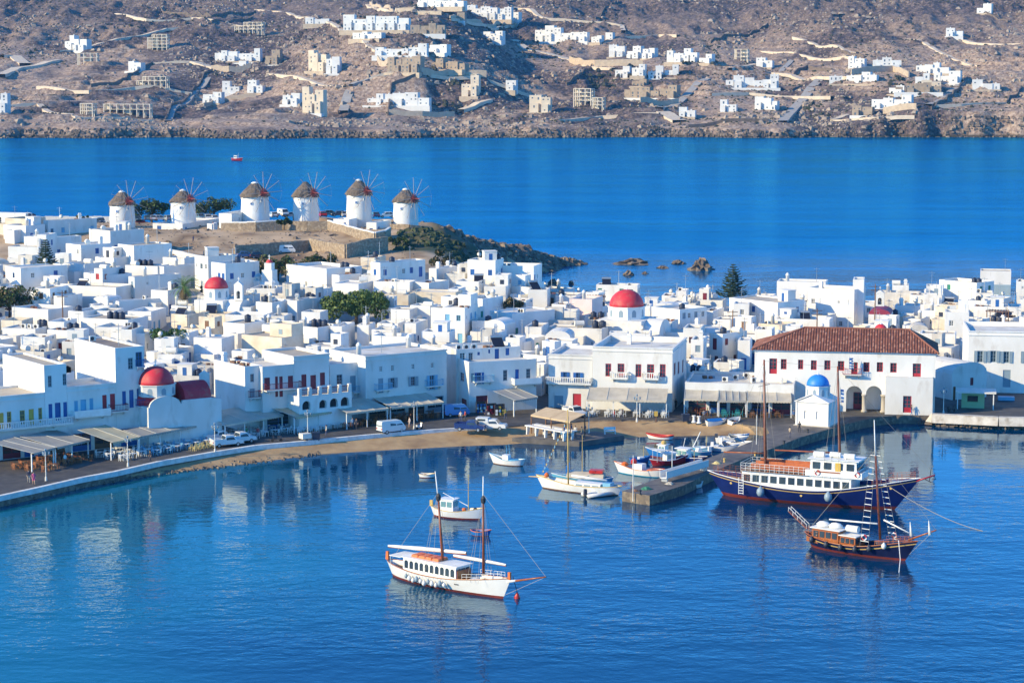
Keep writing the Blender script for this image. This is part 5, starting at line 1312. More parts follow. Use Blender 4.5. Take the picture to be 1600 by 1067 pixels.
# ------------------------------------------------------------------ windmills
M['thatch'] = mat('thatch', (.095,.075,.062), .98, (.19,.15,.12), 1.6, .12, 3.0, stretch=(1,1,.4))
M['spoke'] = mat('weathered_pole', (.36,.29,.25), .8, (.46,.38,.33), 1.)
M['hub'] = mat('hub_red_wood', (.38,.06,.05), .7, (.30,.05,.045), 1.)
def windmill(label, u, vb, vt, wpx, seed, Y=540., spoke_vis=1.0, white_cap=True):
    rng = random.Random(seed); P = atY(u, vb, Y); s = pxm(P); r = wpx/s/2; hb = (vb-vt)/s
    t = thing('windmill', label, 'windmill', P, 0, 'windmills on the headland')
    mb = MB(); mb.lathe([(r*1.06,-3),(r*1.05,0),(r*1.03,hb*.4),(r*.985,hb*.8),(r*.97,hb)], 32); part('tower', mb, M['white'], t, True)
    th = MB(); n = 30; prof = [(1.13,-.55),(1.06,-.05),(.80,.85),(.50,1.75),(.24,2.5)]; V = []
    for i, (q, z) in enumerate(prof):
        for k in range(n):
            a = 2*math.pi*k/n; j = rng.uniform(.96, 1.05); zz = z+(rng.uniform(-.28,.12) if i == 0 else rng.uniform(-.05,.05))
            V.append((r*q*j*math.cos(a), r*q*j*math.sin(a), hb+zz*hb/6.5))
    Fs = [(i*n+k, i*n+(k+1)%n, (i+1)*n+(k+1)%n, (i+1)*n+k) for i in range(len(prof)-1) for k in range(n)]
    Fs.append(tuple(range(n-1,-1,-1))); th.add(V, Fs); part('thatch_roof', th, M['thatch'], t)
    cp = MB(); zt = hb+2.45*hb/6.5; cp.lathe([(r*.27,-.1),(r*.25,.18),(r*.12,.38),(0,.45)], 12, (0,0,zt)); part('roof_cap', cp, M['white' if white_cap else 'thatch'], t, True)
    # wind wheel facing right, slightly towards the camera
    az = R(-52); ax = Vector((math.cos(az), math.sin(az), 0)); hubp = Vector((0,0,hb+.45))+ax*(r*1.12+.3)
    sh = MB(); sh.tube(Vector((0,0,hb+.45)), hubp+ax*2.3, .14, .07, 8); part('shaft', sh, M['hub'], t)
    hm = MB(); hm.tube(hubp-ax*.25, hubp+ax*.3, .34, .34, 10); part('hub', hm, M['hub'], t)
    e1 = Vector((-ax.y, ax.x, 0)); e2 = Vector((0,0,1)); ph = rng.random()*.5; tips = []
    for k in range(12):
        a = ph+2*math.pi*k/12; d = e1*math.cos(a)+e2*math.sin(a); tip = hubp+d*5.2+ax*.15; tips.append(tip)
        sp_ = MB(); sp_.tube(hubp+d*.2, hubp+d*1.1, .12, .11, 5); sp_.tube(hubp+d*1.1, tip, .075, .055, 5, 1); part('spoke', sp_, [M['hub'], M['spoke']], t)
    w = MB(); nose = hubp+ax*2.3
    for k in range(12): w.tube(tips[k], tips[(k+1)%12], .008, .008, 3); w.tube(tips[k], nose, .008, .008, 3)
    part('stay_wires', w, M['spoke'], t)
    for a_, z_, ww, hh, c in ((-100, hb*.62, .55, .7, 'blue'), (-160, .2, .95, 1.9, 'brown'), (-158, hb*.82, .5, .8, 'brown'), (-60, hb*.72, .5, .7, 'greyp')):
        a = R(a_+rng.uniform(-8, 8)); q = MB(); q.box(-ww/2,-.05,0,ww/2,.3,hh); rr = r*1.03
        o = part('door' if hh > 1.5 else 'window', q, M['wpaint'], t, loc=(rr*math.cos(a), rr*math.sin(a), z_), rz=a+math.pi/2)
        q = MB(); q.box(-ww/2+.08,-.07,.08,ww/2-.08,-.05,hh-.08); part('leaf' if hh > 1.5 else 'pane', q, M[c], o)
    return t
windmill('windmill furthest left, shaggy thatch, above a white house with blue doors', 191.5, 357, 316, 38, 1, 536)
windmill('shaggy thatched windmill second from the left, between two dark tree clumps', 286.5, 348, 312, 38, 2, 540)
windmill('broadest windmill with a smooth thatch cone, third from the left', 399, 346, 303, 43, 3, 540)
windmill('windmill with no white roof tip, fourth from the left', 478, 346, 303, 39, 4, 544, white_cap=False)
windmill('windmill with a low white shed at its foot, fifth from the left', 561, 346, 300, 38, 5, 542)
windmill('windmill standing last to the right on the stone walled edge', 634, 352, 312, 38, 6, 538)
# annexes and stone walls on the windmill hill
def annex(label, uL, uC, uR, vt, h, **kw):
    Y = kw.pop('Y', 530.); C = atY(uC, vt, Y); s = pxm(C); a = R(kw.pop('a', 18)); W_, D = (uC-uL)/s/math.cos(a), max(3., (uR-uC)/s/math.sin(a)); ex = Vector((math.cos(-a), math.sin(-a), 0)); O = C-ex*W_; O.z = C.z-h
    return house('annex', label, O, -a, W_, D, h, base=2.5, cat='house', **kw)
annex('low white shed with a blue door at the foot of the second windmill', 236, 285, 325, 350, 2.6, Y=531, F_=[(1.2,.2,2.3,2.0,'d','blue'),(5.6,.6,6.3,1.5,'w','wpaint')], R_=[(1.5,.8,2.3,1.7,'c','blue')])
annex('long low white shed left of the broadest windmill', 341, 362, 398, 334, 2.4, Y=532, R_=[(4,.4,4.5,1.2,'c','greyp'),(7,.9,7.8,1.6,'c','blue')])
annex('low white shed left of the foot of the fifth windmill', 520, 545, 556, 343, 2.6, Y=533, F_=[(2.8,.6,3.4,1.8,'c','blue')])
annex('white shed with a blue door right of the foot of the fifth windmill', 572, 588, 608, 348, 3.0, Y=527, R_=[(1.2,.1,2.2,1.9,'d','blue')], F_=[(.8,.3,1.7,1.6,'c','blue')])
annex('long low building with a bright blue roof by the sea at the far left', -30, 40, 46, 334, 3.2, Y=556., F_=[(3,.3,5,2.2,'w','wpaint'),(7,.3,9,2.2,'w','wpaint')], rm='blue', par=.15)
def gwall(label, pxs, h, Ys, th=.6, cap=False, m='stone'):
    mb = MB(); mc = MB(); pts = [atY(u, v, y) for (u, v), y in zip(pxs, Ys)]
    for a, b in zip(pts[:-1], pts[1:]):
        d = Vector((b.x-a.x, b.y-a.y, 0)); n = Vector((-d.y, d.x, 0)).normalized()*th/2
        k = max(1, int(d.length/2)); 
        for i in range(k):
            p, q = a.lerp(b, i/k), a.lerp(b, (i+1)/k); j = random.uniform(-.08, .08)
            lo = [(p-n),(q-n),(q+n),(p+n)]; zb = [min(w.z-h, T1(w.x,w.y)) for w in (p,q)]
            vs = [(lo[0].x,lo[0].y,zb[0]),(lo[1].x,lo[1].y,zb[1]),(lo[2].x,lo[2].y,zb[1]),(lo[3].x,lo[3].y,zb[0]),(lo[0].x,lo[0].y,p.z+j),(lo[1].x,lo[1].y,q.z+j),(lo[2].x,lo[2].y,q.z+j),(lo[3].x,lo[3].y,p.z+j)]
            mb.add(vs, [(0,1,5,4),(1,2,6,5),(2,3,7,6),(3,0,4,7),(4,5,6,7)])
            if cap: mc.add([(x,y,z+(.0 if 0 else .02)) for x,y,z in vs[4:]]+[(x,y,z+.28) for x,y,z in vs[4:]], [(0,1,5,4),(1,2,6,5),(2,3,7,6),(3,0,4,7),(4,5,6,7)])
    t = thing('stone_wall', label, 'wall', pts[0]); 
    for mm in (mb, mc): mm.v = [(x-pts[0].x, y-pts[0].y, z-pts[0].z) for x,y,z in mm.v]
    part('masonry', mb, M[m], t)
    if cap: part('coping', mc, M['white'], t)
gwall('long brown stone retaining wall in shade above the parked white van', [(366,384),(420,380),(482,375)], 3.2, [486,491,498])
gwall('sunlit brown stone wall running down right of the parked white van', [(484,371),(512,378),(540,382)], 3.4, [498,492,486])
gwall('shaded brown stone wall end below the white sheds', [(540,382),(570,374),(605,370)], 4.2, [486,492,498])
gwall('stone wall with a white coping sloping down between the fourth and fifth windmills', [(513,346),(548,355),(586,365)], 2.0, [524,514,506], cap=True)
gwall('curved stone wall with white coping under the white shed by the fifth windmill', [(586,365),(600,362),(609,357)], 2.2, [506,508,514], cap=True)
gwall('stone wall in front of the broadest windmill', [(346,349),(400,348),(440,345)], 1.6, [525,523,525], cap=True)
gwall('low stone wall in front of the fourth windmill', [(440,346),(480,346),(512,346)], 1.6, [527,526,526])
gwall('stone wall under the last windmill to the right', [(610,350),(640,351),(674,354)], 2.0, [530,528,530])
gwall('white parapet wall along the sea edge behind the leftmost windmill', [(70,338),(120,338),(172,338)], .9, [575,575,575], th=.5, m='white')
gwall('white curved wall below the second windmill', [(325,349),(332,350),(338,348)], 1.6, [528,527,529], m='white')
gwall('sunlit white wall along the ramp below the dirt terrace', [(258,388),(280,392),(320,401)], 1.0, [492,488,482], m='white')
TOWN = """
3 40 62 342 4 cream|72 75 140 345 4 _l|0 40 62 353 4 _b R=2|130 172 218 361 5.5 _b F=3 R=3|60 72 80 367 7 F=0 R=0|10 60 64 386 5 F=0|36 60 64 370 5 F=0|80 84 120 371 5|96 126 170 383 6.2 _b F=2 R=3
178 209 261 384 7 _d F=1 R=0|192 246 250 416 5|250 256 320 417 5 _y R=4 rchim|94 132 156 413 4.5 _y|0 32 94 419 6.4 _b F=1 R=2|122 165 200 430 5 F=0|152 160 184 420 6.5 F=1|200 210 274 433 6.2 _y R=2 F=1
51 78 96 451 6.2 F=1|98 181 202 449 5 _l F=2 solar|82 100 120 463 5 F=2|234 262 280 454 5|178 186 242 471 4 F=0|10 75 104 484 4.5 F=2 clutter|104 130 156 487 4.5 _g tank|198 236 250 487 4.2 _l|265 292 320 492 4.2 cream solar
74 100 110 503 4.5 ac|120 200 222 500 4.5 tank|0 34 36 501 4 cream|0 55 70 514 4|70 118 124 517 4.5 _d|145 190 205 512 4.5 ac|170 226 240 521 4|189 206 216 515 5 F=0
300 325 366 401 7.4 _y F=3 R=2|326 352 400 412 8.4 _b F=3 R=3|312 346 370 466 5|370 376 400 464 5|367 392 398 480 4 _y|398 425 452 473 5 _b R=2 F=0|448 464 492 470 5 _y R=1|350 412 422 493 4.5 clutter|346 382 408 506 4.8 tank F=0
439 510 562 420 5.2 tank F=0|526 530 562 430 4.5|563 585 600 403 4.5 cream clutter tank|578 594 662 411 7.2 _b F=1 R=0 tank|564 590 600 430 4.5 F=0|390 430 440 451 4.5 _b|448 480 516 454 4.5|518 560 580 444 4.5|584 610 620 440 4.5 F=2|602 630 640 460 4.5 cream
408 438 455 508 5 _y F=1|454 496 530 512 4.8 _r F=2 R=0|528 534 550 510 4.8 _b R=1|558 576 584 508 4.2|300 346 352 529 5.4 dish chim F=2|372 440 470 528 5.4 cream R=1 F=0|582 612 620 520 4.5
714 834 848 416 8 _b F=3 R=3 D=7|730 774 780 407 8.3 F=0|678 684 713 420 4 R=1|645 670 700 442 4.6 F=1|604 640 644 441 4.6 F=3|600 638 642 461 4.5 cream ac|642 712 716 457 4.5 cream F=6|712 748 752 440 4.5 solar|724 754 786 467 5 R=1
672 728 756 484 6 _g F=1 R=0|691 726 746 481 7 F=0|737 784 792 502 4.6|765 800 868 490 5|825 855 858 453 5.2 F=0 solar|640 650 666 505 4.5 F=0|580 612 618 516 4.5|658 702 710 519 5.2 F=0 hut|580 634 640 526 5.2 F=3 _y rchim
820 846 858 511 4.6 tank _b|750 780 785 520 4.5 chim|790 812 816 528 4.2 ac|850 894 900 533 4.5 clutter|932 996 1002 446 6.0 F=0 solar ac|890 925 944 468 5.6 pink _b F=2 R=1|1021 1062 1108 484 5.8 R=0 F=0|1062 1072 1080 455 5 ac F=0|1046 1086 1090 466 4.6
1088 1114 1118 460 4.8 rchim F=0|1108 1114 1136 486 5 _l R=1|1146 1170 1174 475 6.4 F=0|856 940 946 514 4.4 _l F=3 tank wtank|1010 1050 1056 503 4.2 clutter F=0|1068 1095 1106 513 7.4 _d F=1 R=1|1096 1099 1109 531 6.4 R=2 _y|1110 1129 1172 522 6.2 _d F=1 R=3
1147 1215 1263 473 6.8 F=1 R=2 hut|1216 1290 1300 441 6.5 F=0 rchim|1268 1335 1360 453 8.6 F=0 R=3 chim|1342 1350 1358 437 10.5 F=0 R=0|1375 1436 1440 458 4.8 grey F=0|1424 1472 1476 462 4.8 _r F=1|1478 1526 1560 442 6.2 _g F=2 R=2 tank|1534 1580 1588 424 7.5 F=0 ant
1526 1552 1560 458 4.5 ac|1524 1572 1578 480 4.6 _b F=1|1478 1514 1522 488 7.4 _y F=2|1576 1596 1606 480 4.8|1214 1296 1302 500 4.4 _g F=6|1180 1206 1212 515 5.2 ac F=0|1590 1606 1612 440 6 F=0|1448 1464 1470 447 5.4 F=0|1158 1172 1180 532 5.4 F=0
1036 1050 1058 462 4.2|862 884 890 476 4.2|876 900 906 486 4|1000 1016 1022 478 5 F=0|1180 1210 1216 462 5|1395 1420 1426 446 5|1400 1436 1440 478 4.4|1300 1322 1326 478 4.2|470 500 506 488 4.4|610 640 646 484 4.2|640 672 678 478 4.4
700 716 722 452 4.4|756 790 800 448 4.6|790 822 828 470 4.2 clutter|868 900 912 462 4.4 tank|150 178 186 486 4.2|20 54 60 470 4|30 70 76 527 4.4|240 270 276 530 4|270 296 300 520 4.2 dish|420 444 450 494 4.2
""".replace('\n', '|').split('|')
for q in TOWN:
    w = q.split(None, 5)
    if len(w) < 5: continue
    town(float(w[0]), float(w[1]), float(w[2]), float(w[3]), float(w[4]), w[5] if len(w) > 5 else '')
EXCL = [(400,425,30),(556,500,62),(288,462,40),(338,460,24),(70,420,16),(22,478,34),(808,478,16),(980,490,40),(1145,455,14),(1372,500,22),(258,524,20),(465,420,90),(955,520,55)]
_fr = random.Random(21)
def free(x, y, r, z):
    for fx, fy, fr, fz in FOOT:
        if math.hypot(x-fx, y-fy) < (r+fr)*.72: return False
    return True
nfill = 0
for gy in np.arange(362, 574, 6.3):
    for gx in np.arange(-140, 142, 6.8):
        x, y = gx+_fr.uniform(-2.5, 2.5), gy+_fr.uniform(-2, 2)
        if T1(x, y) < .9 or T1(x, y+9) < .3: continue
        if -104 < x < 4 and y > 478+(x+104)*.0: continue
        u, v = proj((x, y, T1(x, y)+1.5))
        if not (-60 < u < 1770): continue
        if any(abs(u-a) < c*.8 and abs(v-b) < c*.55 for a, b, c in EXCL): continue
        if u > 1165 and y < 384: continue
        W_, D_, h = _fr.uniform(3.2, 6.5), _fr.uniform(3.6, 5.6), _fr.choice([2.8, 3.0, 3.2, 3.4, 3.8, 4.4])
        if nfill > 222 or not free(x, y, math.hypot(W_, D_)/2, 0): continue
        rz = R(_fr.uniform(-38, -6)); M3 = Matrix.Rotation(rz, 3, 'Z')
        O = Vector((x, y, T1(x, y))) - M3 @ Vector((W_/2, D_/2, 0))
        town_at(O, rz, W_, D_, h, ['vault','fill'] if _fr.random() < .03 else ['fill'], _fr, (u, v)); nfill += 1
print('fillers', nfill, 'houses', len(HL))
# ------------------------------------------------------------------ awnings, tables, chairs
M['metalp'] = mat('awning_frame', (.50,.49,.45), .6)
M['cloth'] = mat('awning_cloth', (.56,.50,.40), .9, (.45,.40,.32), .5, vary=.06)
M['cloth2'] = mat('awning_cloth_grey', (.40,.38,.33), .9, (.32,.30,.27), .5, vary=.15)
M['cloth3'] = mat('awning_cloth_yellow', (.50,.45,.30), .9, (.40,.36,.25), .5)
M['teal'] = mat('paint_teal', (.04,.30,.32), .5); M['cyel'] = mat('paint_straw', (.60,.48,.20), .6); M['orange'] = mat('paint_orange', (.65,.15,.03), .5); M['oranged'] = mat('wood_orange', (.42,.15,.05), .55, (.34,.11,.04), 1.5)
def awning(label, fl, fr, dep, hf=2.55, hb=3.5, n=4, cloth='cloth', over=.35, frame=False, side=False):
    A, B = at(*fl, QZ), at(*fr, QZ); d = B-A; rz = math.atan2(d.y, d.x); W_ = d.length
    t = thing('awning', label, 'awning', A, rz, 'taverna awnings along the quay')
    z = lambda y: hf+(hb-hf)*(y+over)/(dep+over); p = W_/n
    for k in range(n):
        mb = MB(); x0, x1 = k*p+.005, (k+1)*p-.005; V = []; nx, ny = 4, 5
        for j in range(ny+1):
            y = -over+(dep+over)*j/ny
            for i in range(nx+1): q = i/nx; V.append((x0+(x1-x0)*q, y, z(y)-.10*math.sin(math.pi*q)*math.sin(math.pi*min(1,j/ny+.1))))
        mb.add(V, [(j*(nx+1)+i, j*(nx+1)+i+1, (j+1)*(nx+1)+i+1, (j+1)*(nx+1)+i) for j in range(ny) for i in range(nx)])
        c = part('canopy_panel', mb, M[cloth], t)
        v = MB(); m_ = max(3, int((x1-x0)/.45))
        for i in range(m_): a, b = x0+(x1-x0)*i/m_, x0+(x1-x0)*(i+1)/m_; v.add([(a,-over-.01,hf),(b,-over-.01,hf),(b,-over-.03,hf-.24),((a+b)/2,-over-.03,hf-.32),(a,-over-.03,hf-.24)], [(4,3,2,1,0)])
        part('valance', v, M[cloth], c)
    f = MB()
    for k in range(n+1): x = k*p; f.add([(x-.04,-over,hf-.0),(x+.04,-over,hf),(x+.04,dep,hb),(x-.04,dep,hb),(x-.04,-over,hf+.05),(x+.04,-over,hf+.05),(x+.04,dep,hb+.05),(x-.04,dep,hb+.05)], [(0,1,5,4),(1,2,6,5),(2,3,7,6),(3,0,4,7),(4,5,6,7),(3,2,1,0)])
    f.box(-.08,-.08,hf-.16,W_+.08,.08,hf-.02); part('frame', f, M['metalp'], t)
    m_ = max(1, int(round(W_/4.2)))
    for k in range(m_+1):
        x = W_*k/m_; q = MB(); q.box(x-.07,-.07,0,x+.07,.07,hf-.165); part('post', q, M['wpaint'], t)
    return A, rz, W_, dep
def chair_mesh(c):
    mb = MB(); mb.box(-.2,-.2,.42,.2,.2,.47)
    for x in (-.19,.15):
        mb.box(x,-.2,0,x+.04,-.16,.42); mb.box(x,.16,0,x+.04,.2,.95)
    for z in (.58,.72,.86): mb.box(-.15,.165,z,.15,.195,z+.07)
    return mb.mesh('chair', M[c])
def table_mesh(c, top):
    mb = MB(); mb.box(-.4,-.4,.70,.4,.4,.75,1)
    for x in (-.36,.31):
        for y in (-.36,.31): mb.box(x,y,0,x+.05,y+.05,.70)
    return mb.mesh('table', [M[c], M[top]])
NCH = 0
ORD = ['first','second','third','fourth','fifth','sixth','seventh','eighth','ninth','tenth','eleventh','twelfth']
def dining(where, A, rz, W_, dep, cc, tc, top, rows, dx=2.0, x0=.9, adj=''):
    global NCH
    M3 = Matrix.Rotation(rz, 3, 'Z'); rng = random.Random(int(A.x*7)); cm, tm = cached(('ch', cc), lambda: chair_mesh(cc)), cached(('tb', tc, top), lambda: table_mesh(tc, top))
    rn = ['front','back'] if len(rows) == 2 else ['front','middle','back']
    for y, rw in zip(rows, rn):
        x = x0; i = 0
        while x < W_-.5:
            p = A+M3 @ Vector((x+rng.uniform(-.15,.15), y+rng.uniform(-.15,.15), 0)); od = ORD[min(i, 11)]
            o = put('table', tm, None, p, rz+rng.uniform(-.1,.1)); tag(o, f'{adj[1]} table, {od} from left in the {rw} row under the {where}', 'table', f'tables under the {where}')
            for k in range(4):
                if rng.random() < .33: continue
                a = rz+k*math.pi/2; q = p+Vector((math.cos(a), math.sin(a), 0))*.62
                o = put('chair', cm, None, q, a-math.pi/2+rng.uniform(-.25,.25)); tag(o, f"{adj[0]} chair at {('right','wall','left','quay')[k]} side of {od} {rw} row table, {where}", 'chair', f'chairs under the {where}'); NCH += 1
            x += dx; i += 1
a = awning('first striped pale awning from the left edge of the quay', (50,737), (84,727), 6.4, n=2, cloth='cloth2'); dining('leftmost awning', *a, 'oranged', 'brown', 'brown', [-1.6,.9,3.2], adj=('brown wooden','brown'))
a = awning('second pale awning from the left, beside the white pillared doorway', (87,727), (138,714.5), 6.2, n=2, cloth='cloth2'); dining('second awning from left', *a, 'oranged', 'brown', 'brown', [-1.4,1.,3.2], adj=('orange brown wooden','dark'))
a = awning('yellowish awning with two panels left of the long grey awning', (174,719), (216,710), 6.3, n=2, cloth='cloth3', hb=3.7); dining('yellowish awning', *a, 'wpaint', 'wpaint', 'wpaint', [-1.3,1.,3.2], adj=('white','white'))
a = awning('long grey awning of four panels in front of the waterfront church', (218,709), (312,690), 3.05, n=4, cloth='cloth2', hb=3.1); dining('long grey awning', *a, 'sky', 'wpaint', 'wpaint', [-2.6,-.9,1.2], adj=('pale blue','white'))
A_, r_, W_, d_ = a
M3 = Matrix.Rotation(r_, 3, 'Z')
for i in range(11):
    for j in range(2):
        p = A_+M3 @ Vector((W_*.5+i*.9, -4.1-j*.7, 0)); o = put('chair', cached(('ch','cyel'), lambda: chair_mesh('cyel')), None, p, r_+random.choice([0,math.pi])+random.uniform(-.2,.2)); tag(o, f'straw yellow chair, {ORD[i]} from left in the '+('inner','outer')[j]+' open row before the long grey awning', 'chair', 'straw yellow chairs before the long grey awning')
a = awning('pale awning right of the waterfront church behind the parked pickups', (352,690), (441,674), 6.0, n=3, cloth='cloth'); dining('awning behind the pickups', *a, 'wpaint', 'wpaint', 'wpaint', [-1.2,1.2,3.4], adj=('white','white'))
a = awning('dark edged cream awning in front of the dark red shutters', (460,678), (537,665), 6.4, n=3, cloth='cloth3', hb=3.6); dining('dark edged cream awning', *a, 'wpaint', 'brown', 'wpaint', [-.9,1.2,3.6], adj=('white','white topped'))
a = awning('awning with open roof panels before the arched white terrace', (542,671), (605,663), 6.0, n=3, cloth='cloth'); dining('arched terrace awning', *a, 'oranged', 'brown', 'brown', [1.0,3.2], adj=('brown','brown'))
a = awning('long striped awning below the pale blue shutters by the white van', (610,662), (692,653), 6.0, n=5, cloth='cloth'); dining('long striped awning', *a, 'oranged', 'brown', 'brown', [1.0,3.2], adj=('brown','brown'))
awning('small grey awning over the souvenir shop', (803,651), (838,645), 4.5, hf=2.6, hb=3.6, n=2, cloth='cloth2')
a = awning('wide pale awning in front of the five red windows', (917,650), (1041,652.5), 4.6, hf=2.7, hb=3.9, n=4); dining('wide pale awning', *a, 'wpaint', 'wpaint', 'wpaint', [.3,2.4], dx=2.2, adj=('white','white'))
a = awning('plain cream awning at the left end of the flat taverna', (1069,649), (1121,650), 4.6, hf=2.7, hb=4.0, n=2); dining('plain cream awning', *a, 'oranged', 'oranged', 'brown', [.2,2.4], adj=('orange brown','brown'))
a = awning('slatted awning in the middle of the flat taverna', (1123,651), (1165,651.5), 4.6, hf=2.6, hb=3.9, n=4, cloth='cloth2'); dining('slatted awning', *a, 'teal', 'teal', 'teal', [.2,2.4], adj=('teal','teal'))
a = awning('pale awning at the right end of the flat taverna by the chapel', (1167,652), (1236,653), 4.6, hf=2.7, hb=3.9, n=3); dining('taverna awning beside chapel', *a, 'brown', 'brown', 'brown', [.2,2.4], adj=('dark brown','dark brown'))
# fish stall on the beach
def stall():
    A, B = at(832,683,1.0), at(886,691,1.0); A, B = at(824,676,1.05), at(884,689,.85); d = B-A; rz = math.atan2(d.y,d.x); L = d.length
    t = thing('fish_stall', 'open fish stall with two tan canopies and long white marble counters on the beach', 'stall', A, rz)
    for k in range(2):
        c = MB(); x0, x1 = L*.5*k+.05-.6, L*.5*(k+1)-.05-.3; c.quad((x0,1.2,2.5),(x1,1.2,2.5),(x1,4.4,3.3),(x0,4.4,3.3)); c.quad((x0,4.4,3.36),(x1,4.4,3.36),(x1,1.2,2.56),(x0,1.2,2.56)); c.quad((x0,1.2,2.3),(x1,1.2,2.3),(x1,1.2,2.56),(x0,1.2,2.56)); part('canopy', c, M['cloth4'], t)
    for x in (-.5, L*.5-.3, L-.4):
        for y, hh in ((1.3,2.5),(4.3,3.28)): p = MB(); p.box(x-.07,y-.07,-.3,x+.07,y+.07,hh); part('post', p, M['brown'], t)
    for y in (0.0, 1.6):
        c = MB(); c.box(-.6,y,.95,L-.2,y+.95,1.1); part('counter', c, M['wpaint'], t)
        for k in range(5): x = -.3+(L-.4)*k/4; s_ = MB(); s_.prism([(y+.1,0-.3),(y+.5,-.3),(y+.8,.95),(y+.15,.95)], x-.1, x+.1, ax='x'); part('counter_leg', s_, M['wpaint'], t)
M['cloth4'] = mat('stall_cloth_tan', (.55,.42,.27), .9, (.48,.36,.23), .8)
stall()

# ------------------------------------------------------------------ lamp posts, bins, signs
def lamp(label, u, v, h=4.2, z=QZ):
    P = at(u, v, z); t = thing('street_lamp', label, 'street lamp', P, R(20), 'lamp posts along the quay')
    p = MB(); p.lathe([(.16,0),(.14,.5),(.07,.6),(.055,h-.9),(.09,h-.85),(.05,h-.3)], 8); part('post', p, M['ac'], t)
    for k in range(3):
        a = k*2.09; x, y = .5*math.cos(a), .5*math.sin(a); m_ = MB(); m_.path([(0,0,h-.8),(x*.6,y*.6,h-.95),(x,y,h-.7)], .025, 4); ar = part('arm', m_, M['dark'], t)
        l = MB(); l.lathe([(.07,-.05),(.15,.25),(.17,.27),(0,.42)], 6, (x,y,h-.7)); part('lantern', l, M['greyp'], ar)
    l = MB(); l.lathe([(.07,-.05),(.15,.25),(.17,.27),(0,.42)], 6, (0,0,h-.25)); part('lantern', l, M['greyp'], t)
for lab, u, v in [('street lamp nearest the left edge, by the couple walking', 72,751), ('street lamp before the yellowish awning', 200,729), ('street lamp behind the parked white pickups', 336,707), ('street lamp in front of the dark edged cream awning', 481,685), ('street lamp by the white van', 647,671), ('street lamp by the landing stage', 920,676), ('street lamp before the wide pale awning', 995,659), ('street lamp at the right corner of the tiled hall', 1474,647)]: lamp(lab, u, v)
def pole(label, u, v, h, z, name='utility_pole', r=.11, arms=True, m='brown'):
    P = at(u, v, z); t = thing(name, label, 'pole', P, R(10)); p = MB(); p.tube((0,0,-1),(0,0,h),r,r*.75,7); part('pole', p, M[m], t)
    if arms:
        a = MB(); a.box(-.9,-.06,h-.5,.9,.06,h-.38); part('crossarm', a, M[m], t)
        for k in range(3): q = MB(); q.lathe([(.05,0),(.07,.12),(0,.18)], 6, (-.7+.7*k,0,h-.38)); part('insulator', q, M['ac'], t)
def pole_at(label, u, vt, h):
    Y = solve_y(u, vt, h); P = atY(u, vt, Y); t = thing('utility_pole', label, 'pole', (P.x,P.y,P.z-h), R(12), 'utility poles among the houses')
    p = MB(); p.tube((0,0,-1),(0,0,h),.15,.1,7); part('pole', p, M['brown'], t)
    for j in range(2): a = MB(); a.box(-1.0,-.06,h-.5-.7*j,1.0,.06,h-.38-.7*j); part('crossarm', a, M['brown'], t)
for q in [('utility pole standing left of the purple roofed chapel', 1368,444,11), ('utility pole behind the left slope of the hall roof', 1277,482,9), ('utility pole with crossarms right of the blue door above the flat taverna', 1145,484,8), ('utility pole among the low houses by the thicket', 97,454,8), ('utility pole above the blue shuttered house at the right', 1576,484,7)]: pole_at(*q)
for lab, u, v, c in [('dark wheeled bin on the quay by the flat taverna', 1071,659,'tank'), ('dark bin in front of the cream awning', 494,688,'tank')]:
    t = thing('bin', lab, 'bin', at(u,v,QZ), .2); b = MB(); b.box(-.5,-.4,.15,.5,.4,1.1,0,-.05,-.05); part('body', b, M[c], t); b = MB(); b.box(-.6,-.5,1.105,.6,.5,1.25); part('lid', b, M[c], t)
    for x in (-.35,.35): b = MB(); b.tube((x-.05,-.3,.1),(x+.05,-.3,.1),.1,.1,8); part('wheel', b, M['dark'], t)
t = thing('post_box', 'yellow post box on a stand at the top of the beach', 'post box', at(1025,660,1.2), 0); b = MB(); b.box(-.08,-.08,0,.08,.08,1.0); part('post', b, M['brown'], t); b = MB(); b.box(-.25,-.2,1.0,.25,.2,1.75); part('box', b, M['yellow'], t)
t = thing('bench', 'white bench standing on the beach beside the landing stage', 'bench', at(953,678,1.0), R(12)); b = MB(); b.box(-.9,-.25,.42,.9,.25,.5); part('seat', b, M['wpaint'], t); b = MB(); b.box(-.9,.2,.6,.9,.26,1.05); part('backrest', b, M['wpaint'], t)
for x in (-.85,.75): b = MB(); b.box(x,-.22,0,x+.1,.24,.42); b.box(x,.2,.5,x+.1,.27,1.0); part('leg', b, M['wpaint'], t)
for i, (u, v) in enumerate([(1084,660),(1092,661)]):
    t = thing('stone_column', ['left of two short white columns on the quay', 'right of two short white columns on the quay'][i], 'column', at(u,v,QZ)); b = MB(); b.lathe([(.35,0),(.35,.15),(.2,.25),(.18,.9),(.32,1.0),(.32,1.1)], 10); part('shaft', b, M['wpaint'], t)
t = thing('signboard', 'white low slab bench on the dark paving right of the kiosk', 'slab', at(1572,626,QZ), R(-8)); b = MB(); b.box(-1.3,-.6,.1,1.3,.6,.7); part('slab', b, M['sky'], t)
def rack(label, u, v, c, n=9, w=1.6):
    t = thing('souvenir_rack', label, 'rack', at(u,v,QZ), R(20)); b = MB(); b.box(-w/2,-.05,0,-w/2+.06,.3,1.9); b.box(w/2-.06,-.05,0,w/2,.3,1.9); b.box(-w/2,.25,.2,w/2,.3,1.9); part('frame', b, M['dark'], t)
    rng = random.Random(int(u))
    for k in range(n): x, z = -w/2+.25+(w-.5)*(k%3)/2, .35+.5*(k//3); q = MB(); q.cbox((x,-.05,z),(.35,.1,.4),0,rng.uniform(-.3,.3)); part('item', q, M[rng.choice(c)], t)
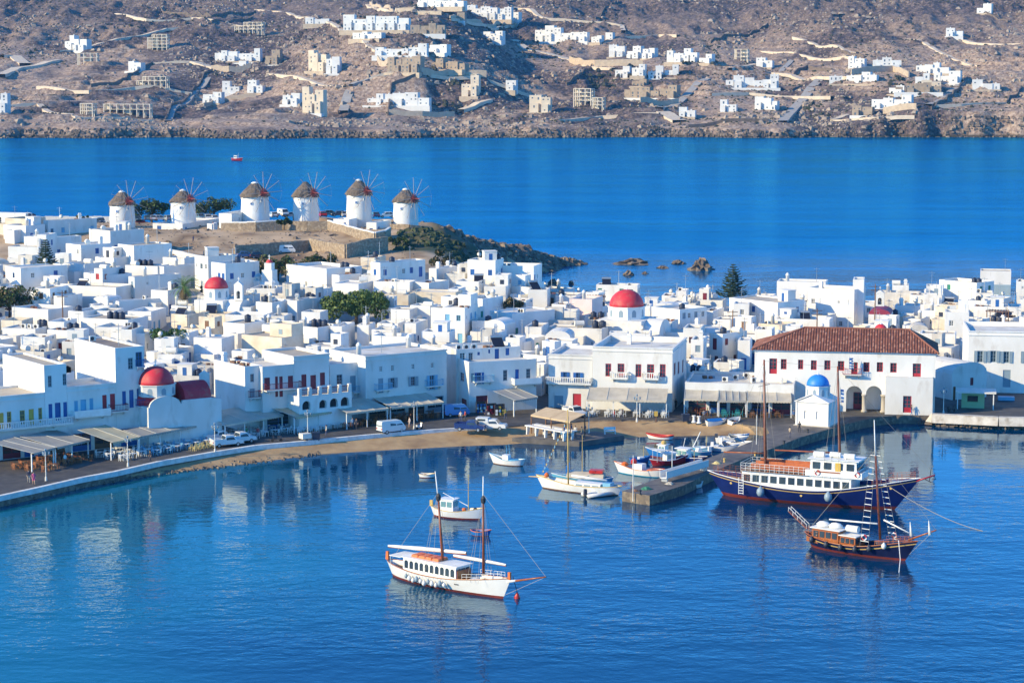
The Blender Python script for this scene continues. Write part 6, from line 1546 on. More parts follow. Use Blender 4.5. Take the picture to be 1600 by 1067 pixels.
rack('rack of red and dark postcards under the souvenir awning', 781,650, ['red','dark','yellow','wpaint']); rack('rack of blue goods in the shop doorway below the blue balcony', 752,646, ['blue','sky','blue']); rack('rack of colourful goods left end of the souvenir shop front', 768,649, ['red','dred','sky','wpaint'])

# ------------------------------------------------------------------ people
SKIN = mat('skin', (.45,.28,.19), .6)
HAIR = mat('dark_hair', (.03,.022,.018), .7)
CL = {}
def cloth_m(c):
    if c not in CL: CL[c] = mat('clothes', c, .85, tuple(x*.8 for x in c), 6.)
    return CL[c]
def person(label, P, rz, top, legs, h=1.72, step=.12, dress=False, arm=.1):
    k = h/1.72; me = bpy.data.meshes.new('person')
    V = [(0,0,.92),(0,.0,1.12),(0,.01,1.36),(0,.01,1.48),(0,.03,1.58),(0,.03,1.68),
         (-.09,0,.90),(-.10,step,.48),(-.10,step*1.5-.02,.08),(-.10,step*1.5+.14,.04),(.09,0,.90),(.10,-step*.3,.48),(.10,-step*1.6,.09),(.10,-step*1.6+.15,.04),
         (-.18,0,1.40),(-.24,-arm*.4,1.13),(-.25,arm*.8,.90),(-.25,arm*1.1,.80),(.18,0,1.40),(.24,.0,1.13),(.25,arm*1.2,.90),(.25,arm*1.5,.80)]
    E = [(0,1),(1,2),(2,3),(3,4),(4,5),(0,6),(6,7),(7,8),(8,9),(0,10),(10,11),(11,12),(12,13),(2,14),(14,15),(15,16),(16,17),(2,18),(18,19),(19,20),(20,21)]
    Rr = [.14,.13,.15,.055,.095,.085,.09,.06,.042,.035,.09,.06,.042,.035,.06,.045,.035,.03,.06,.045,.035,.03]
    if dress: Rr[6] = Rr[10] = .12; Rr[7] = Rr[11] = .10
    me.from_pydata([(x*k,y*k,z*k) for x,y,z in V], E, [])
    o = bpy.data.objects.new('person', me); COL.objects.link(o)
    sk = o.modifiers.new('skin', 'SKIN'); lay = me.skin_vertices[0].data
    for i, r in enumerate(Rr): lay[i].radius = (r*k, r*k*(.75 if i < 3 else 1))
    lay[0].use_root = True
    ss = o.modifiers.new('smooth', 'SUBSURF'); ss.levels = ss.render_levels = 1
    dg = bpy.context.evaluated_depsgraph_get(); m2 = bpy.data.meshes.new_from_object(o.evaluated_get(dg)); bpy.data.objects.remove(o)
    m2.materials.clear()
    for m_ in (cloth_m(top), cloth_m(legs), SKIN, M['dark']): m2.materials.append(m_)
    for p in m2.polygons:
        x, y, z = p.center; z /= k; x /= k
        p.material_index = 2 if z > 1.46 or (abs(x) > .2 and z < 1.05) else (0 if z > (.55 if dress else .94) or abs(x) > .17 and z > 1.0 else (3 if z < .08 else (2 if dress else 1)))
        p.use_smooth = True
    o = put('person', m2, None, P, rz); tag(o, label, 'person')
    hb = MB(); hb.lathe([(.095,-.02),(.105,.06),(.08,.12),(0,.145)], 10, (0,-.0,1.60*k)); q = part('hair', hb, HAIR, o, True)
    nb = MB(); nb.add([(-.015,.11,1.60*k),(.015,.11,1.60*k),(0,.14,1.585*k),(0,.11,1.63*k)], [(0,1,2),(1,3,2),(3,0,2)]); part('nose', nb, SKIN, o)
    return o
PE = [('person in a pink dress walking by the left sea wall',53,757,R(200),(.62,.12,.26),(.5,.2,.2),True),('person in dark top and pale trousers walking beside the pink dress',45,754,R(200),(.06,.06,.09),(.45,.4,.34),False),
 ('person in a white shirt among the brown tables',102,727,R(150),(.75,.75,.74),(.05,.07,.14),False),('person in a blue shirt at the left of the stall group',881,683,R(30),(.12,.2,.42),(.06,.08,.16),False),
 ('person in a pale shirt in the middle of the stall group',899,683,R(160),(.6,.58,.54),(.12,.13,.14),False),('person in a dark blue top behind the pale shirt',893,680,R(250),(.05,.07,.16),(.07,.08,.12),False),
 ('person in an olive jacket nearest the landing stage edge',909,684,R(80),(.22,.22,.13),(.10,.11,.14),False),('person in dark blue at the right of the stall group',914,679,R(120),(.05,.09,.25),(.05,.06,.1),False),
 ('person in dark clothes standing left of the blue domed chapel',1249,676,R(180),(.05,.05,.06),(.045,.05,.07),False),('person with dark jacket and blue jeans walking before the hall',1424,649,R(-80),(.07,.05,.10),(.10,.2,.4),False),
 ('person in black standing in the alley beside the red windowed house',1056,640,R(150),(.03,.03,.035),(.03,.03,.04),False),('person in a white top beside the blue pickup',720,659,R(180),(.66,.64,.60),(.10,.12,.2),False),('person in a red top beside the blue pickup',727,658,R(120),(.45,.07,.06),(.1,.1,.12),False),
 ('person in a light blue shirt under the arched terrace awning',551,670,R(200),(.25,.38,.55),(.08,.1,.15),False),('person in dark clothes under the arched terrace awning',557,671,R(170),(.05,.05,.07),(.05,.05,.07),False),('person in a red top at the awning beside the pickups',403,685,R(160),(.5,.08,.08),(.1,.1,.12),False)]
PE += [('person in a pale top walking before the dark edged cream awning',510,682,R(100),(.6,.58,.5),(.1,.12,.2),False),('person in grey beside the two short white columns',1100,657,R(10),(.3,.3,.32),(.08,.08,.1),False),('person in a blue top by the end of the taverna awnings',1240,657,R(200),(.1,.2,.45),(.2,.18,.15),False),
 ('person in a yellow top before the souvenir racks',790,655,R(60),(.55,.42,.1),(.1,.12,.2),False),('person in dark clothes before the blue shop goods',760,655,R(160),(.05,.05,.07),(.06,.06,.1),False),('person in a white shirt between the taverna bin and awning',1110,654,R(240),(.7,.7,.68),(.08,.08,.12),False),
 ('person in a beige top on the pier near the chapel',1234,684,R(300),(.45,.36,.26),(.1,.1,.14),False),('person in a red top walking below the wide pale awning',960,657,R(80),(.5,.06,.06),(.1,.1,.16),False),('person in a dark top right of the red top under the wide awning',972,656,R(80),(.05,.05,.06),(.25,.22,.2),False),('person in a pale dress at the long striped awning',640,668,R(120),(.6,.5,.45),(.5,.45,.4),True),
 ('person in black walking on the quay left of the yellow chairs',235,722,R(130),(.04,.04,.05),(.04,.04,.06),False),('person in a green top on the quay behind the pickups',385,684,R(40),(.1,.28,.14),(.1,.1,.14),False)]
for lab, u, v, rz, tp, lg, dr in PE: person(lab, at(u, v, QZ if u < 700 or u > 930 else 1.0 if 870 < u < 920 else QZ), rz, tp, lg, dress=dr, h=random.uniform(1.66,1.78))
for lab, u, v in [('person standing on the dirt terrace below the second windmill',302,380),('person by the white curved wall at the second windmill',333,357),('person in red beside the white curved wall',336,358)]:
    d = ray(u, v); ys = np.arange(440., 570., .5); t_ = ys/d.y; k = np.nonzero(T(d.x*t_, ys) >= HC+d.z*t_)[0][0]
    P = Vector((d.x*t_[k], ys[k], T1(d.x*t_[k], ys[k]))); person(lab, P, 1.0, random.choice([(.1,.1,.2),(.5,.4,.35),(.5,.1,.1)]) if 'red' not in lab else (.5,.08,.07), (.1,.1,.14))

# ------------------------------------------------------------------ vehicles
M['tyre'] = mat('tyre', (.02,.02,.022), .8); M['lightg'] = mat('headlamp', (.75,.75,.72), .15); M['lightr'] = mat('tail_lamp', (.45,.02,.02), .2)
def cpaint(c): return cached(('cp', c), lambda: mat('car_paint', c, .25, tuple(x*.93 for x in c), .8))
SHAPES = dict(
 van=dict(L=4.2, w=1.7, belt=1.15, body=[(-2.1,.35),(2.0,.35),(2.1,.6),(2.05,.95),(1.85,1.15),(1.3,1.88),(-1.95,1.93),(-2.1,1.75)], side=[[(.55,1.2),(1.62,1.2),(1.2,1.72),(.55,1.76)],[(-.6,1.2),(.4,1.2),(.4,1.76),(-.6,1.78)]], ws=((1.86,1.2),(1.36,1.8)), rear=((-2.1,1.2),(-2.03,1.75)), ax=(-1.25,1.35)),
 car=dict(L=3.9, w=1.65, belt=.9, body=[(-1.9,.3),(1.95,.3),(1.98,.62),(1.85,.78),(.95,.9),(.35,1.42),(-1.2,1.45),(-1.85,.95),(-1.95,.6)], side=[[(-.4,.93),(.72,.93),(.3,1.33),(-.4,1.36)],[(-1.45,.95),(-.5,.93),(-.5,1.36),(-1.1,1.37)]], ws=((.9,.93),(.4,1.38)), rear=((-1.8,1.0),(-1.25,1.41)), ax=(-1.2,1.25)),
 pickup=dict(L=4.7, w=1.7, belt=.95, body=[(-2.3,.4),(2.3,.4),(2.33,.75),(2.2,.92),(1.3,1.0),(.75,1.62),(-.35,1.65),(-.5,1.0),(-2.3,1.0)], side=[[(-.3,1.02),(1.1,1.02),(.7,1.52),(-.28,1.54)]], ws=((1.26,1.02),(.8,1.58)), rear=((-.48,1.05),(-.37,1.55)), ax=(-1.45,1.45)))
def vehicle(kind, label, P, hd, c, cat=None, group=None, canopy=False, name=None):
    S = SHAPES[kind]; t = thing(name or {'van':'van','car':'parked_car','pickup':'pickup_truck'}[kind], label, cat or {'van':'van','car':'car','pickup':'pickup'}[kind], P, hd, group); w = S['w']/2; pm = cpaint(c)
    def narrow(mb):
        mb.v = [(x, y*(1 if z <= S['belt'] else 1-.16*min(1,(z-S['belt'])/.6)), z) for x,y,z in mb.v]; return mb
    def body():
        b = MB(); b.prism(S['body'], -w, w); narrow(b)
        if kind == 'pickup': b.box(-2.3,-w,1.0,-.5,-w+.07,1.22); b.box(-2.3,w-.07,1.0,-.5,w,1.22); b.box(-2.3,-w+.07,1.0,-2.23,w-.07,1.22)
        return b.mesh('body', pm)
    put('body', cached(('vb', kind, c), body), t)
    def glassm():
        g = MB()
        for poly in S['side']:
            for s in (-1, 1): g.prism(poly, s*w-.012, s*w+.012)
        narrow(g)
        for (xa,za),(xb,zb) in (S['ws'], S['rear']):
            n = Vector((zb-za,0,-(xb-xa))).normalized()*.015
            if (xa < 0): n = -n
            ya, yb = w*(.9), w*.78; e = 1
            vs = [Vector((xa,-ya,za)),Vector((xa,ya,za)),Vector((xb,yb,zb)),Vector((xb,-yb,zb))]; g.add([q+n for q in vs]+[q-n for q in vs], [(0,1,2,3),(7,6,5,4),(0,4,5,1),(1,5,6,2),(2,6,7,3),(3,7,4,0)])
        return g.mesh('window', M['glass'])
    put('window', cached(('vg', kind), glassm), t)
    def tyre(): m_ = MB(); m_.tube((0,-.1,0),(0,.1,0),.31,.31,14); return m_.mesh('tyre', M['tyre'])
    def rim(): m_ = MB(); m_.tube((0,-.105,0),(0,.105,0),.18,.18,10); return m_.mesh('rim', M['metal'])
    for x in S['ax']:
        for s in (-1, 1): q = put('wheel', cached('tyre', tyre), t, (x, s*(w-.1), .31)); put('rim', cached('rim', rim), q, (0, s*.008, 0))
    xf, xr = max(p[0] for p in S['body']), min(p[0] for p in S['body'])
    def lm(c_): m_ = MB(); m_.box(-.03,-.16,-.08,.03,.16,.08); return m_.mesh('lamp', M[c_])
    for s in (-1, 1):
        put('headlight', cached('hl', lambda: lm('lightg')), t, (xf-.02, s*(w-.25), .68)); put('tail_light', cached('tl', lambda: lm('lightr')), t, (xr+.01, s*(w-.2), .8))
    b = MB(); b.box(xf-.08,-w-.01,.36,xf+.07,w+.01,.52); b.box(xr-.07,-w-.01,.36,xr+.08,w+.01,.52); part('bumper', b, M['tank'] if kind != 'pickup' else M['metal'], t)
    if canopy:
        b = MB(); b.box(-2.32,-w-.01,1.225,-.36,w+.01,1.85,0,.06,.05); part('canopy', b, pm, t); g = MB()
        for s in (-1, 1): g.box(-2.0,s*(w-.01)-.02,1.4,-.8,s*(w-.01)+.02,1.7)
        part('canopy_window', g, M['glass'], t)
    return t
WHT, NAVY, REDP = (.72,.72,.70), (.015,.03,.14), (.45,.02,.02)
LD = LWR
vehicle('van', 'white delivery van parked on the quay below the striped awning', at(611,676,QZ), LD+.02, (.62,.68,.70))
vehicle('pickup', 'dark blue pickup parked at the edge of the beach', at(735,673,1.35), R(-16), NAVY); vehicle('pickup', 'white pickup with a closed canopy beside the blue pickup', at(768,671,1.3), R(-12), WHT, canopy=True)
vehicle('pickup', 'white pickup parked nearest the water by the lamp before the church awning', at(354,697,QZ), LD-.1, (.66,.70,.72)); vehicle('pickup', 'white pickup further right beside the awning right of the church', at(375,692,QZ), LD, (.70,.72,.73)); vehicle('pickup', 'white pickup mostly hidden behind the first pickup', at(341,689,QZ), LD, (.66,.70,.72))
vehicle('van', 'light blue van parked in the shade below the shuttered house corner', at(712,650,QZ), LD-.2, (.10,.25,.52)); vehicle('pickup', 'white pickup parked beside the wide pale awning', at(897,650,QZ), R(-60), WHT)
def on_T(u, v, z0=0.0):
    d = ray(u, v); ys = np.arange(440., 588., .5); t_ = ys/d.y; k = np.nonzero(T(d.x*t_, ys) >= HC+d.z*t_)[0]; k = k[0] if len(k) else 100
    return Vector((d.x*t_[k], ys[k], T1(d.x*t_[k], ys[k])+.02))
vehicle('van', 'white van parked below the long stone retaining wall', on_T(447,396), R(10), WHT)
vehicle('car', 'dark car parked below the left end of the retaining wall', on_T(402,404), R(30), (.03,.04,.08)); vehicle('car', 'blue car left of the van bushes by the white wall', on_T(384,403), R(20), (.06,.14,.3))
CARS = [(158,349,(.05,.08,.12),'dark'),(148,350,(.3,.34,.38),'grey'),(140,351,(.05,.1,.2),'blue'),(221,352,REDP,'red'),(215,346,(.04,.08,.1),'dark'),(230,345,(.12,.2,.24),'teal grey'),(240,345,(.5,.52,.55),'silver'),(250,345,WHT,'white'),(262,345,(.35,.4,.44),'grey'),(313,343,(.15,.24,.3),'blue grey'),(325,344,(.6,.62,.64),'silver'),(335,345,WHT,'white'),(427,340,WHT,'white'),(442,338,WHT,'white'),(454,340,(.5,.52,.55),'silver'),(504,339,REDP,'red'),(516,337,(.12,.2,.24),'teal grey'),(528,338,(.06,.07,.1),'dark'),(538,339,(.5,.5,.52),'silver'),(586,340,(.06,.1,.2),'dark blue'),(604,340,WHT,'white')]
_at = ['left of the leftmost windmill','right of the leftmost windmill','between the first two windmills','between the second and third windmills','between the third and fourth windmills','between the fourth and fifth windmills','between the fifth and sixth windmills']
_sl = {}
for u, v, c, cn in CARS:
    w = _at[0] if u < 190 else _at[1] if u < 236 else _at[2] if u < 286 else _at[3] if u < 399 else _at[4] if u < 478 else _at[5] if u < 561 else _at[6]
    k = f'{cn} car parked {w}'; _sl[k] = _sl.get(k, 0)+1
    lab = k if _sl[k] == 1 else {2: f'second {cn} car further right, parked {w}'}[_sl[k]]
    vehicle('van' if u in (442,) else 'car', lab.replace('car','van') if u == 442 else lab, atY(u, v, 556.), R(random.choice([20,-70,110,200])+random.uniform(-12,12)), c, group='cars parked by the windmills')
def scooter(label, P, hd, c, box=False):
    t = thing('scooter', label, 'scooter', P, hd); b = MB(); b.prism([(-.7,.5),(-.3,.35),(.35,.3),(.5,.35),(.62,.95),(.55,1.0),(.35,.45),(.0,.45),(-.1,.75),(-.7,.8)], -.14, .14); part('body', b, cpaint(c), t)
    for x in (-.55,.68): w = MB(); w.tube((x,-.06,.24),(x,.06,.24),.24,.24,12); part('wheel', w, M['tyre'], t)
    s_ = MB(); s_.box(-.65,-.13,.76,.0,.13,.86); part('seat', s_, M['dark'], t); h_ = MB(); h_.tube((.58,-.33,1.05),(.58,.33,1.05),.025,.025,5); h_.tube((.66,0,.3),(.57,0,1.05),.04,.03,5); part('handlebar', h_, M['dark'], t)
    if box: q = MB(); q.box(-1.5,-.6,.4,-.05,.6,1.15); part('cargo_box', q, M['ac'], t)
scooter('dark scooter parked by the awning right of the church', at(433,690,QZ), LD+2.6, (.05,.05,.06)); scooter('white delivery trike with a box before the cream awning', at(484,688,QZ), LD, WHT, True); scooter('pale scooter parked right of the white van', at(655,671,QZ), LD+.4, (.6,.62,.64)); scooter('dark scooter in the shade beside the tiled hall', at(1486,643,QZ), .6, (.06,.06,.07))
# ------------------------------------------------------------------ trees
M['leaf1'] = mat('leaf_green', (.075,.13,.028), .7, (.05,.09,.02), .8, vary=.0); M['leaf2'] = mat('leaf_light', (.13,.18,.04), .7, (.09,.13,.03), .8); M['leaf3'] = mat('leaf_dark', (.025,.045,.016), .75, (.02,.035,.014), .8)
M['leafd'] = mat('leaf_dry', (.22,.15,.07), .8, (.13,.10,.045), .8); M['bark'] = mat('bark', (.14,.10,.07), .9, (.09,.065,.045), 3.); M['pineg'] = mat('pine_green', (.022,.050,.022), .7, (.035,.065,.028), 2.); M['frond'] = mat('frond_green', (.08,.17,.04), .6, (.11,.20,.055), 2.)
M['garden'] = mat('garden_leaf', (.035,.10,.02), .65, (.05,.13,.03), 1.)
def leaves(mb, c, rad, n, rng, size=.4, mis=(0,1,2), hollow=.5):
    for _ in range(n):
        while True:
            p = Vector((rng.uniform(-1,1), rng.uniform(-1,1), rng.uniform(-1,1)))
            if hollow < p.length <= 1: break
        q = Vector((c[0]+p.x*rad[0], c[1]+p.y*rad[1], c[2]+p.z*rad[2])); a = Vector((rng.gauss(0,1), rng.gauss(0,1), rng.gauss(0,.6))).normalized(); b = a.orthogonal().normalized(); b = (b*math.cos(rng.random()*6.3)+a.cross(b)*math.sin(rng.random()*6.3)); s = size*rng.uniform(.6,1.4); c2 = a.cross(b)
        mb.add([q-b*s*.5, q+c2*s*.3, q+b*s*.6, q-c2*s*.3], [(0,1,2,3)], rng.choice(mis))
def tree(label, u0, u1, vt, vb, mats, seed, lobes=14, name='tree', n=260, size=.42, cat='tree', Y=None, zoff=0.0):
    rng = random.Random(seed); u = (u0+u1)/2
    if Y is None:
        P = None; d = ray(u, vb); ys = np.arange(345., 588., .5); t_ = ys/d.y; k = np.nonzero(T(d.x*t_, ys)+zoff >= HC+d.z*t_)[0]; k = k[0] if len(k) else 200; P = Vector((d.x*t_[k], ys[k], T1(d.x*t_[k], ys[k])))
    else: P = atY(u, vb, Y)
    s = pxm(P); W_, H_ = (u1-u0)/s, (vb-vt)/s+zoff
    t = thing(name, label, cat, P, 0); tr = MB(); th = H_*.4; tr.tube((0,0,-.5),(.1,0,th),max(.15,W_*.03),max(.1,W_*.02),8)
    cr = MB()
    for k in range(lobes):
        x = (k+.5)/lobes*2-1; x = x*W_*.40+rng.uniform(-.08,.08)*W_; y = rng.uniform(-.25,.25)*min(W_,H_*1.4); z = H_*rng.uniform(.42,.86)*(1-.25*(abs(x)/(W_*.5))**2); r = rng.uniform(.16,.24)*min(W_*.8,H_*1.25)
        leaves(cr, (x,y,z), (r,r,r*.85), n, rng, size); tr.tube((0,0,th*.7),(x*.8,y*.8,z*.9),max(.07,W_*.012),.04,5)
    part('trunk', tr, M['bark'], t); part('crown', cr, [M[q] for q in mats], t); return t
tree('big rounded green tree rising among the houses in the middle of the town', 505,608,453,506, ('leaf1','leaf2','leaf2'), 1, 22, n=330, size=.5)
tree('loose brown green thicket at the left edge of the town', -24,54,442,502, ('leaf3','leafd','leaf1'), 2, 16, n=260, cat='trees')
tree('olive bushy tree behind the pale blue dome, left of the road', 400,468,396,440, ('leaf1','leafd','leaf3'), 3, 14, n=260)
tree('low brownish bush right of the olive tree by the road', 464,536,397,430, ('leafd','leaf1','leaf3'), 4, 14, n=200, name='bush', cat='bush')
tree('small bright green garden tree on the roofs right of the thicket', 233,291,508,528, ('garden','garden','leaf1'), 5, 10, n=200, size=.4, zoff=3.2)
tree('grey brown bush with dry stalks among the right centre roofs', 782,822,460,490, ('leafd','leaf3','leafd'), 6, 8, n=180, name='bush', cat='bush', zoff=1.5)
tree('dark tree clump right of the leftmost windmill', 206,268,310,346, ('leaf3','leaf3','leaf1'), 7, 12, n=240, Y=562.)
tree('dark tree clump right of the second windmill', 304,364,306,344, ('leaf3','leaf3','leaf1'), 8, 12, n=240, Y=562.)
tree('grey green tree on the slope right of the stone walls', 672,712,388,424, ('leaf3','leafd','leaf3'), 9, 8, n=220)
tree('dark bush at the wall below the fourth windmill', 430,458,340,356, ('leaf3','leaf1','leaf3'), 10, 6, n=160, Y=521., name='bush', cat='bush')
tree('green scrub bush at the top of the shaded slope', 604,640,370,388, ('leaf3','leaf1','leaf3'), 11, 6, n=160, name='bush', cat='bush')
tree('bare brown shrub in the gap left of the palm', 313,322,440,466, ('leafd','leafd','leaf3'), 12, 4, n=90, name='bush', cat='bush')
tree('small dark bush in a gap left of the big green tree', 488,506,470,496, ('leaf3','leafd','leaf3'), 13, 4, n=110, name='bush', cat='bush')
tree('low dark bush on the far left dirt by the parked cars', 118,140,336,343, ('leaf3','leafd','leaf1'), 14, 4, n=90, Y=572., name='bush', cat='bush')
def norfolk(label, u, vt, vb, wpx, Y, seed):
    rng = random.Random(seed); P = atY(u, vb, Y); s = pxm(P); H_, r0 = (vb-vt)/s, wpx/s/2
    t = thing('norfolk_pine', label, 'pine tree', P, 0); tr = MB(); tr.tube((0,0,-4),(0,0,H_),.28,.05,8); part('trunk', tr, M['bark'], t); cr = MB(); n = 14
    for k in range(n):
        f = k/(n-1); z = H_*(.06+.9*f); L = r0*(1-f)**.8*1.05+.25; m_ = rng.choice([5,6,6,7]); a0 = rng.random()*6.3
        for j in range(m_):
            a = a0+6.283*j/m_+rng.uniform(-.2,.2); Lj = L*rng.uniform(.75,1.1); d = Vector((math.cos(a), math.sin(a), 0)); pts = [Vector((0,0,z))+d*(Lj*q)+Vector((0,0,-.10*Lj*math.sin(q*2.2)+.20*Lj*q*q)) for q in (0,.33,.66,1)]
            cr.path(pts, .05, 4)
            for q in range(5+int(Lj*5)):
                g = .25+.75*q/(4+Lj*5); c = Vector((0,0,z))+d*(Lj*g)+Vector((0,0,-.10*Lj*math.sin(g*2.2)+.20*Lj*g*g)); side = Vector((-d.y,d.x,0)); w = (.42+.15*Lj)*(1.15-g*.7)
                for sg in (-1,1): e = c+side*sg*w+d*w*.5+Vector((0,0,rng.uniform(.0,.2))); cr.tube(c, e, .085, .03, 4)
    part('crown', cr, M['pineg'], t)
norfolk('tall symmetrical pine standing against the sea on the right', 1145,412,466,50, 452., 1)
norfolk('smaller symmetrical pine among the houses on the left', 72,374,424,38, 452., 2)
def palm(label, u, vt, vb, Y):
    rng = random.Random(5); P = atY(u, vb, Y); s = pxm(P); H_ = (vb-vt)/s; t = thing('palm_tree', label, 'palm tree', P, 0); zc = H_*.62
    tr = MB(); [tr.tube((0,0,-3+(zc+3)*k/9),(0,0,-3+(zc+3)*(k+1)/9),.30,.24,9) for k in range(9)]; part('trunk', tr, M['bark'], t)
    for nm, m_, cnt, e0, e1, L0 in (('frond','frond',38,-.35,1.3,3.6),('dry_frond','leafd',40,-1.5,-.6,2.7)):
        for k in range(cnt):
            a, e = rng.random()*6.283, rng.uniform(e0, e1); d = Vector((math.cos(a), math.sin(a), 0)); L = L0*rng.uniform(.8,1.1); mb = MB(); pr = Vector((0,0,zc)); el = e; up = []
            for q in range(7): up.append(pr.copy()); pr = pr+(d*math.cos(el)+Vector((0,0,math.sin(el))))*(L/6); el -= .22 if nm == 'frond' else .12
            side = Vector((-d.y,d.x,0))
            for q in range(6):
                w = .34*math.sin(math.pi*(q+.8)/7.2)+.05
                for g in (0,.5):
                    c = up[q].lerp(up[q+1], g); dn = (up[q+1]-up[q])*.9
                    for sg in (-1,1): mb.add([c, c+dn*.3, c+side*sg*w*1.5+dn+Vector((0,0,-.18))], [(0,1,2)])
            part(nm, mb, M[m_], t)
palm('palm with a green crown over a skirt of dry brown fronds', 288,421,492, 418.)

# ------------------------------------------------------------------ boats
M['hullw'] = mat('boat_white', (.80,.80,.78), .35, (.74,.73,.70), .8, c3=(.62,.56,.46), scale3=1.2, lo3=.66, hi3=.9); M['hulln'] = mat('boat_navy', (.008,.018,.11), .3, (.012,.026,.14), .6); M['hullk'] = mat('boat_dark_navy', (.006,.010,.045), .3, (.01,.015,.06), .8); M['hullb'] = mat('boat_blue', (.015,.14,.42), .35, (.02,.16,.46), .8); M['hullr'] = mat('boat_red', (.33,.015,.03), .35, (.28,.02,.03), .8)
M['anti'] = mat('antifouling_red', (.20,.025,.018), .7, (.13,.02,.015), 1.); M['varn'] = mat('varnished_wood', (.36,.11,.03), .3, (.28,.08,.022), 1.8); M['deckw'] = mat('teak_deck', (.36,.24,.14), .8, (.28,.18,.11), 2.); M['mast'] = mat('mast_wood', (.30,.085,.035), .4, (.22,.06,.03), 1.5); M['rope'] = mat('rope', (.30,.28,.24), .9); M['sail'] = mat('furled_sail', (.76,.75,.72), .85, (.66,.65,.62), 1.5); M['fend'] = mat('fender_white', (.70,.69,.66), .5); M['buoyr'] = mat('buoy_red', (.50,.03,.02), .4); M['ltblue'] = mat('paint_aqua', (.10,.36,.55), .5); M['gold'] = mat('gold_line', (.55,.38,.12), .5); M['fendd'] = mat('fender_dark', (.03,.035,.05), .5); M['turq'] = mat('deep_turquoise', (.02,.3,.5), .5); M['benchw'] = mat('bench_orange_wood', (.50,.15,.05), .5, (.40,.11,.04), 1.5)
class Boat:
    def __init__(s, name, label, stern, bow, B, fb, fm, fs, hull='hullw', anti='anti', stripe=None, bul=None, cap='wpaint', deck='deckw', rb=1.0, rs=.4, transom=False, open_=False, cat='boat', group=None, sa=.2, cut=.42, full=2.3):
        a, b = at(*stern, 0), at(*bow, 0); s.loc = (a+b)/2; d = b-a; s.L = L = d.length; s.rz = math.atan2(d.y, d.x); s.B = B
        s.t = t = thing(name, label, cat, s.loc, s.rz, group); s.fb, s.fm, s.fs = fb, fm, fs; s.ax = d.normalized(); s.n = Vector((s.ax.y, -s.ax.x, 0))
        N = 22; s.S = [k/N for k in range(N+1)]; s.transom = transom
        def hb(q):
            if q > cut: r = (q-cut)/(1-cut); return B/2*max(0., 1-r**full)**.85
            r = (cut-q)/cut; return B/2*((1-.28*r**2) if transom else max(0., 1-r**2.6)**.75)
        s.hb = hb
        s.sheer = lambda q: fm+(fb-fm)*max(0,(q-cut)/(1-cut))**2+(fs-fm)*max(0,(cut-q)/cut)**2
        def P(q, z, side, inset=0.):
            f = max(0., (z+.7)/(s.sheer(q)+.7))**.42; x = (q-.5)*L + rb*max(0,(q-.72)/.28)**1.6*z/fb - rs*max(0,(.25-q)/.25)**1.4*z/max(fs,.1)
            return (x, side*max(0., hb(q)*f-inset), z)
        s.P = P; st = .13 if L > 8 else .08
        lv = [('antifouling_band', -.55, sa, anti), ('hull', sa, None, hull)]
        def zz(q, k): return [-.55, sa, s.sheer(q)-st*3.2, s.sheer(q)-st*2.2, s.sheer(q)][k]
        for k, (nm, m_) in enumerate((('antifouling_band', anti), ('hull', hull), ('hull_stripe', stripe or hull), ('bulwark', bul or hull))):
            mb = MB()
            for side in (-1, 1):
                b0 = len(mb.v)
                for q in s.S: mb.v += [P(q, zz(q,k), side), P(q, zz(q,k)*.5+zz(q,k+1)*.5, side), P(q, zz(q,k+1), side)]
                for i in range(N):
                    for j in range(2): f = (b0+i*3+j, b0+(i+1)*3+j, b0+(i+1)*3+j+1, b0+i*3+j+1); mb.f.append(f if side < 0 else f[::-1]); mb.m.append(0)
            if transom: a_ = [P(0,zz(0,k),-1),P(0,zz(0,k),1),P(0,zz(0,k+1),1),P(0,zz(0,k+1),-1)]; mb.add(a_, [(0,3,2,1)])
            part(nm, mb, M[m_], t, True)
        dk = MB(); ib = MB(); cp_ = MB(); dz = (lambda q: s.sheer(q)-(.5 if not open_ else s.sheer(q)-.12)) if L > 5 or open_ else (lambda q: s.sheer(q)-.3); s.dz = dz
        for i in range(N):
            q0, q1 = s.S[i], s.S[i+1]; A, Bq, C, D = P(q0,dz(q0),-1,.06),P(q1,dz(q1),-1,.06),P(q1,dz(q1),1,.06),P(q0,dz(q0),1,.06); dk.quad(A,Bq,C,D)
            for side in (-1,1):
                ib.quad(P(q0,dz(q0),side,.06),P(q1,dz(q1),side,.06),P(q1,s.sheer(q1)+.01,side,.07),P(q0,s.sheer(q0)+.01,side,.07)); cp_.tube(P(q0,s.sheer(q0)+.02,side,.02),P(q1,s.sheer(q1)+.02,side,.02),.06 if L > 8 else .045,None,5)
        part('deck', dk, M[deck], t); part('inner_bulwark', ib, M[bul or hull], t); part('gunwale', cp_, M[cap], t)
    def cp(s, u, v, off=0.):          # photo point on the boat's centre plane -> local x, z
        p = on_plane(u, v, s.loc+s.n*off, s.n); return (p-s.loc).dot(s.ax), p.z
    def bit(s, name, mb, m, smooth=False, par=None): return part(name, mb, M[m] if isinstance(m, str) else [M[q] for q in m], par or s.t, smooth)
    def spar(s, name, pa, pb, r0, r1, m, offa=0., offb=0., n=8):
        (xa, za), (xb, zb) = s.cp(*pa, offa), s.cp(*pb, offb); mb = MB(); mb.tube((xa,-offa,za),(xb,-offb,zb),r0,r1,n); return s.bit(name, mb, m, True)
    def line(s, pts, r=.018, name='stay', m='rope'):
        mb = MB(); mb.path([(x,y,z) for x,y,z in pts], r, 3); return s.bit(name, mb, m)
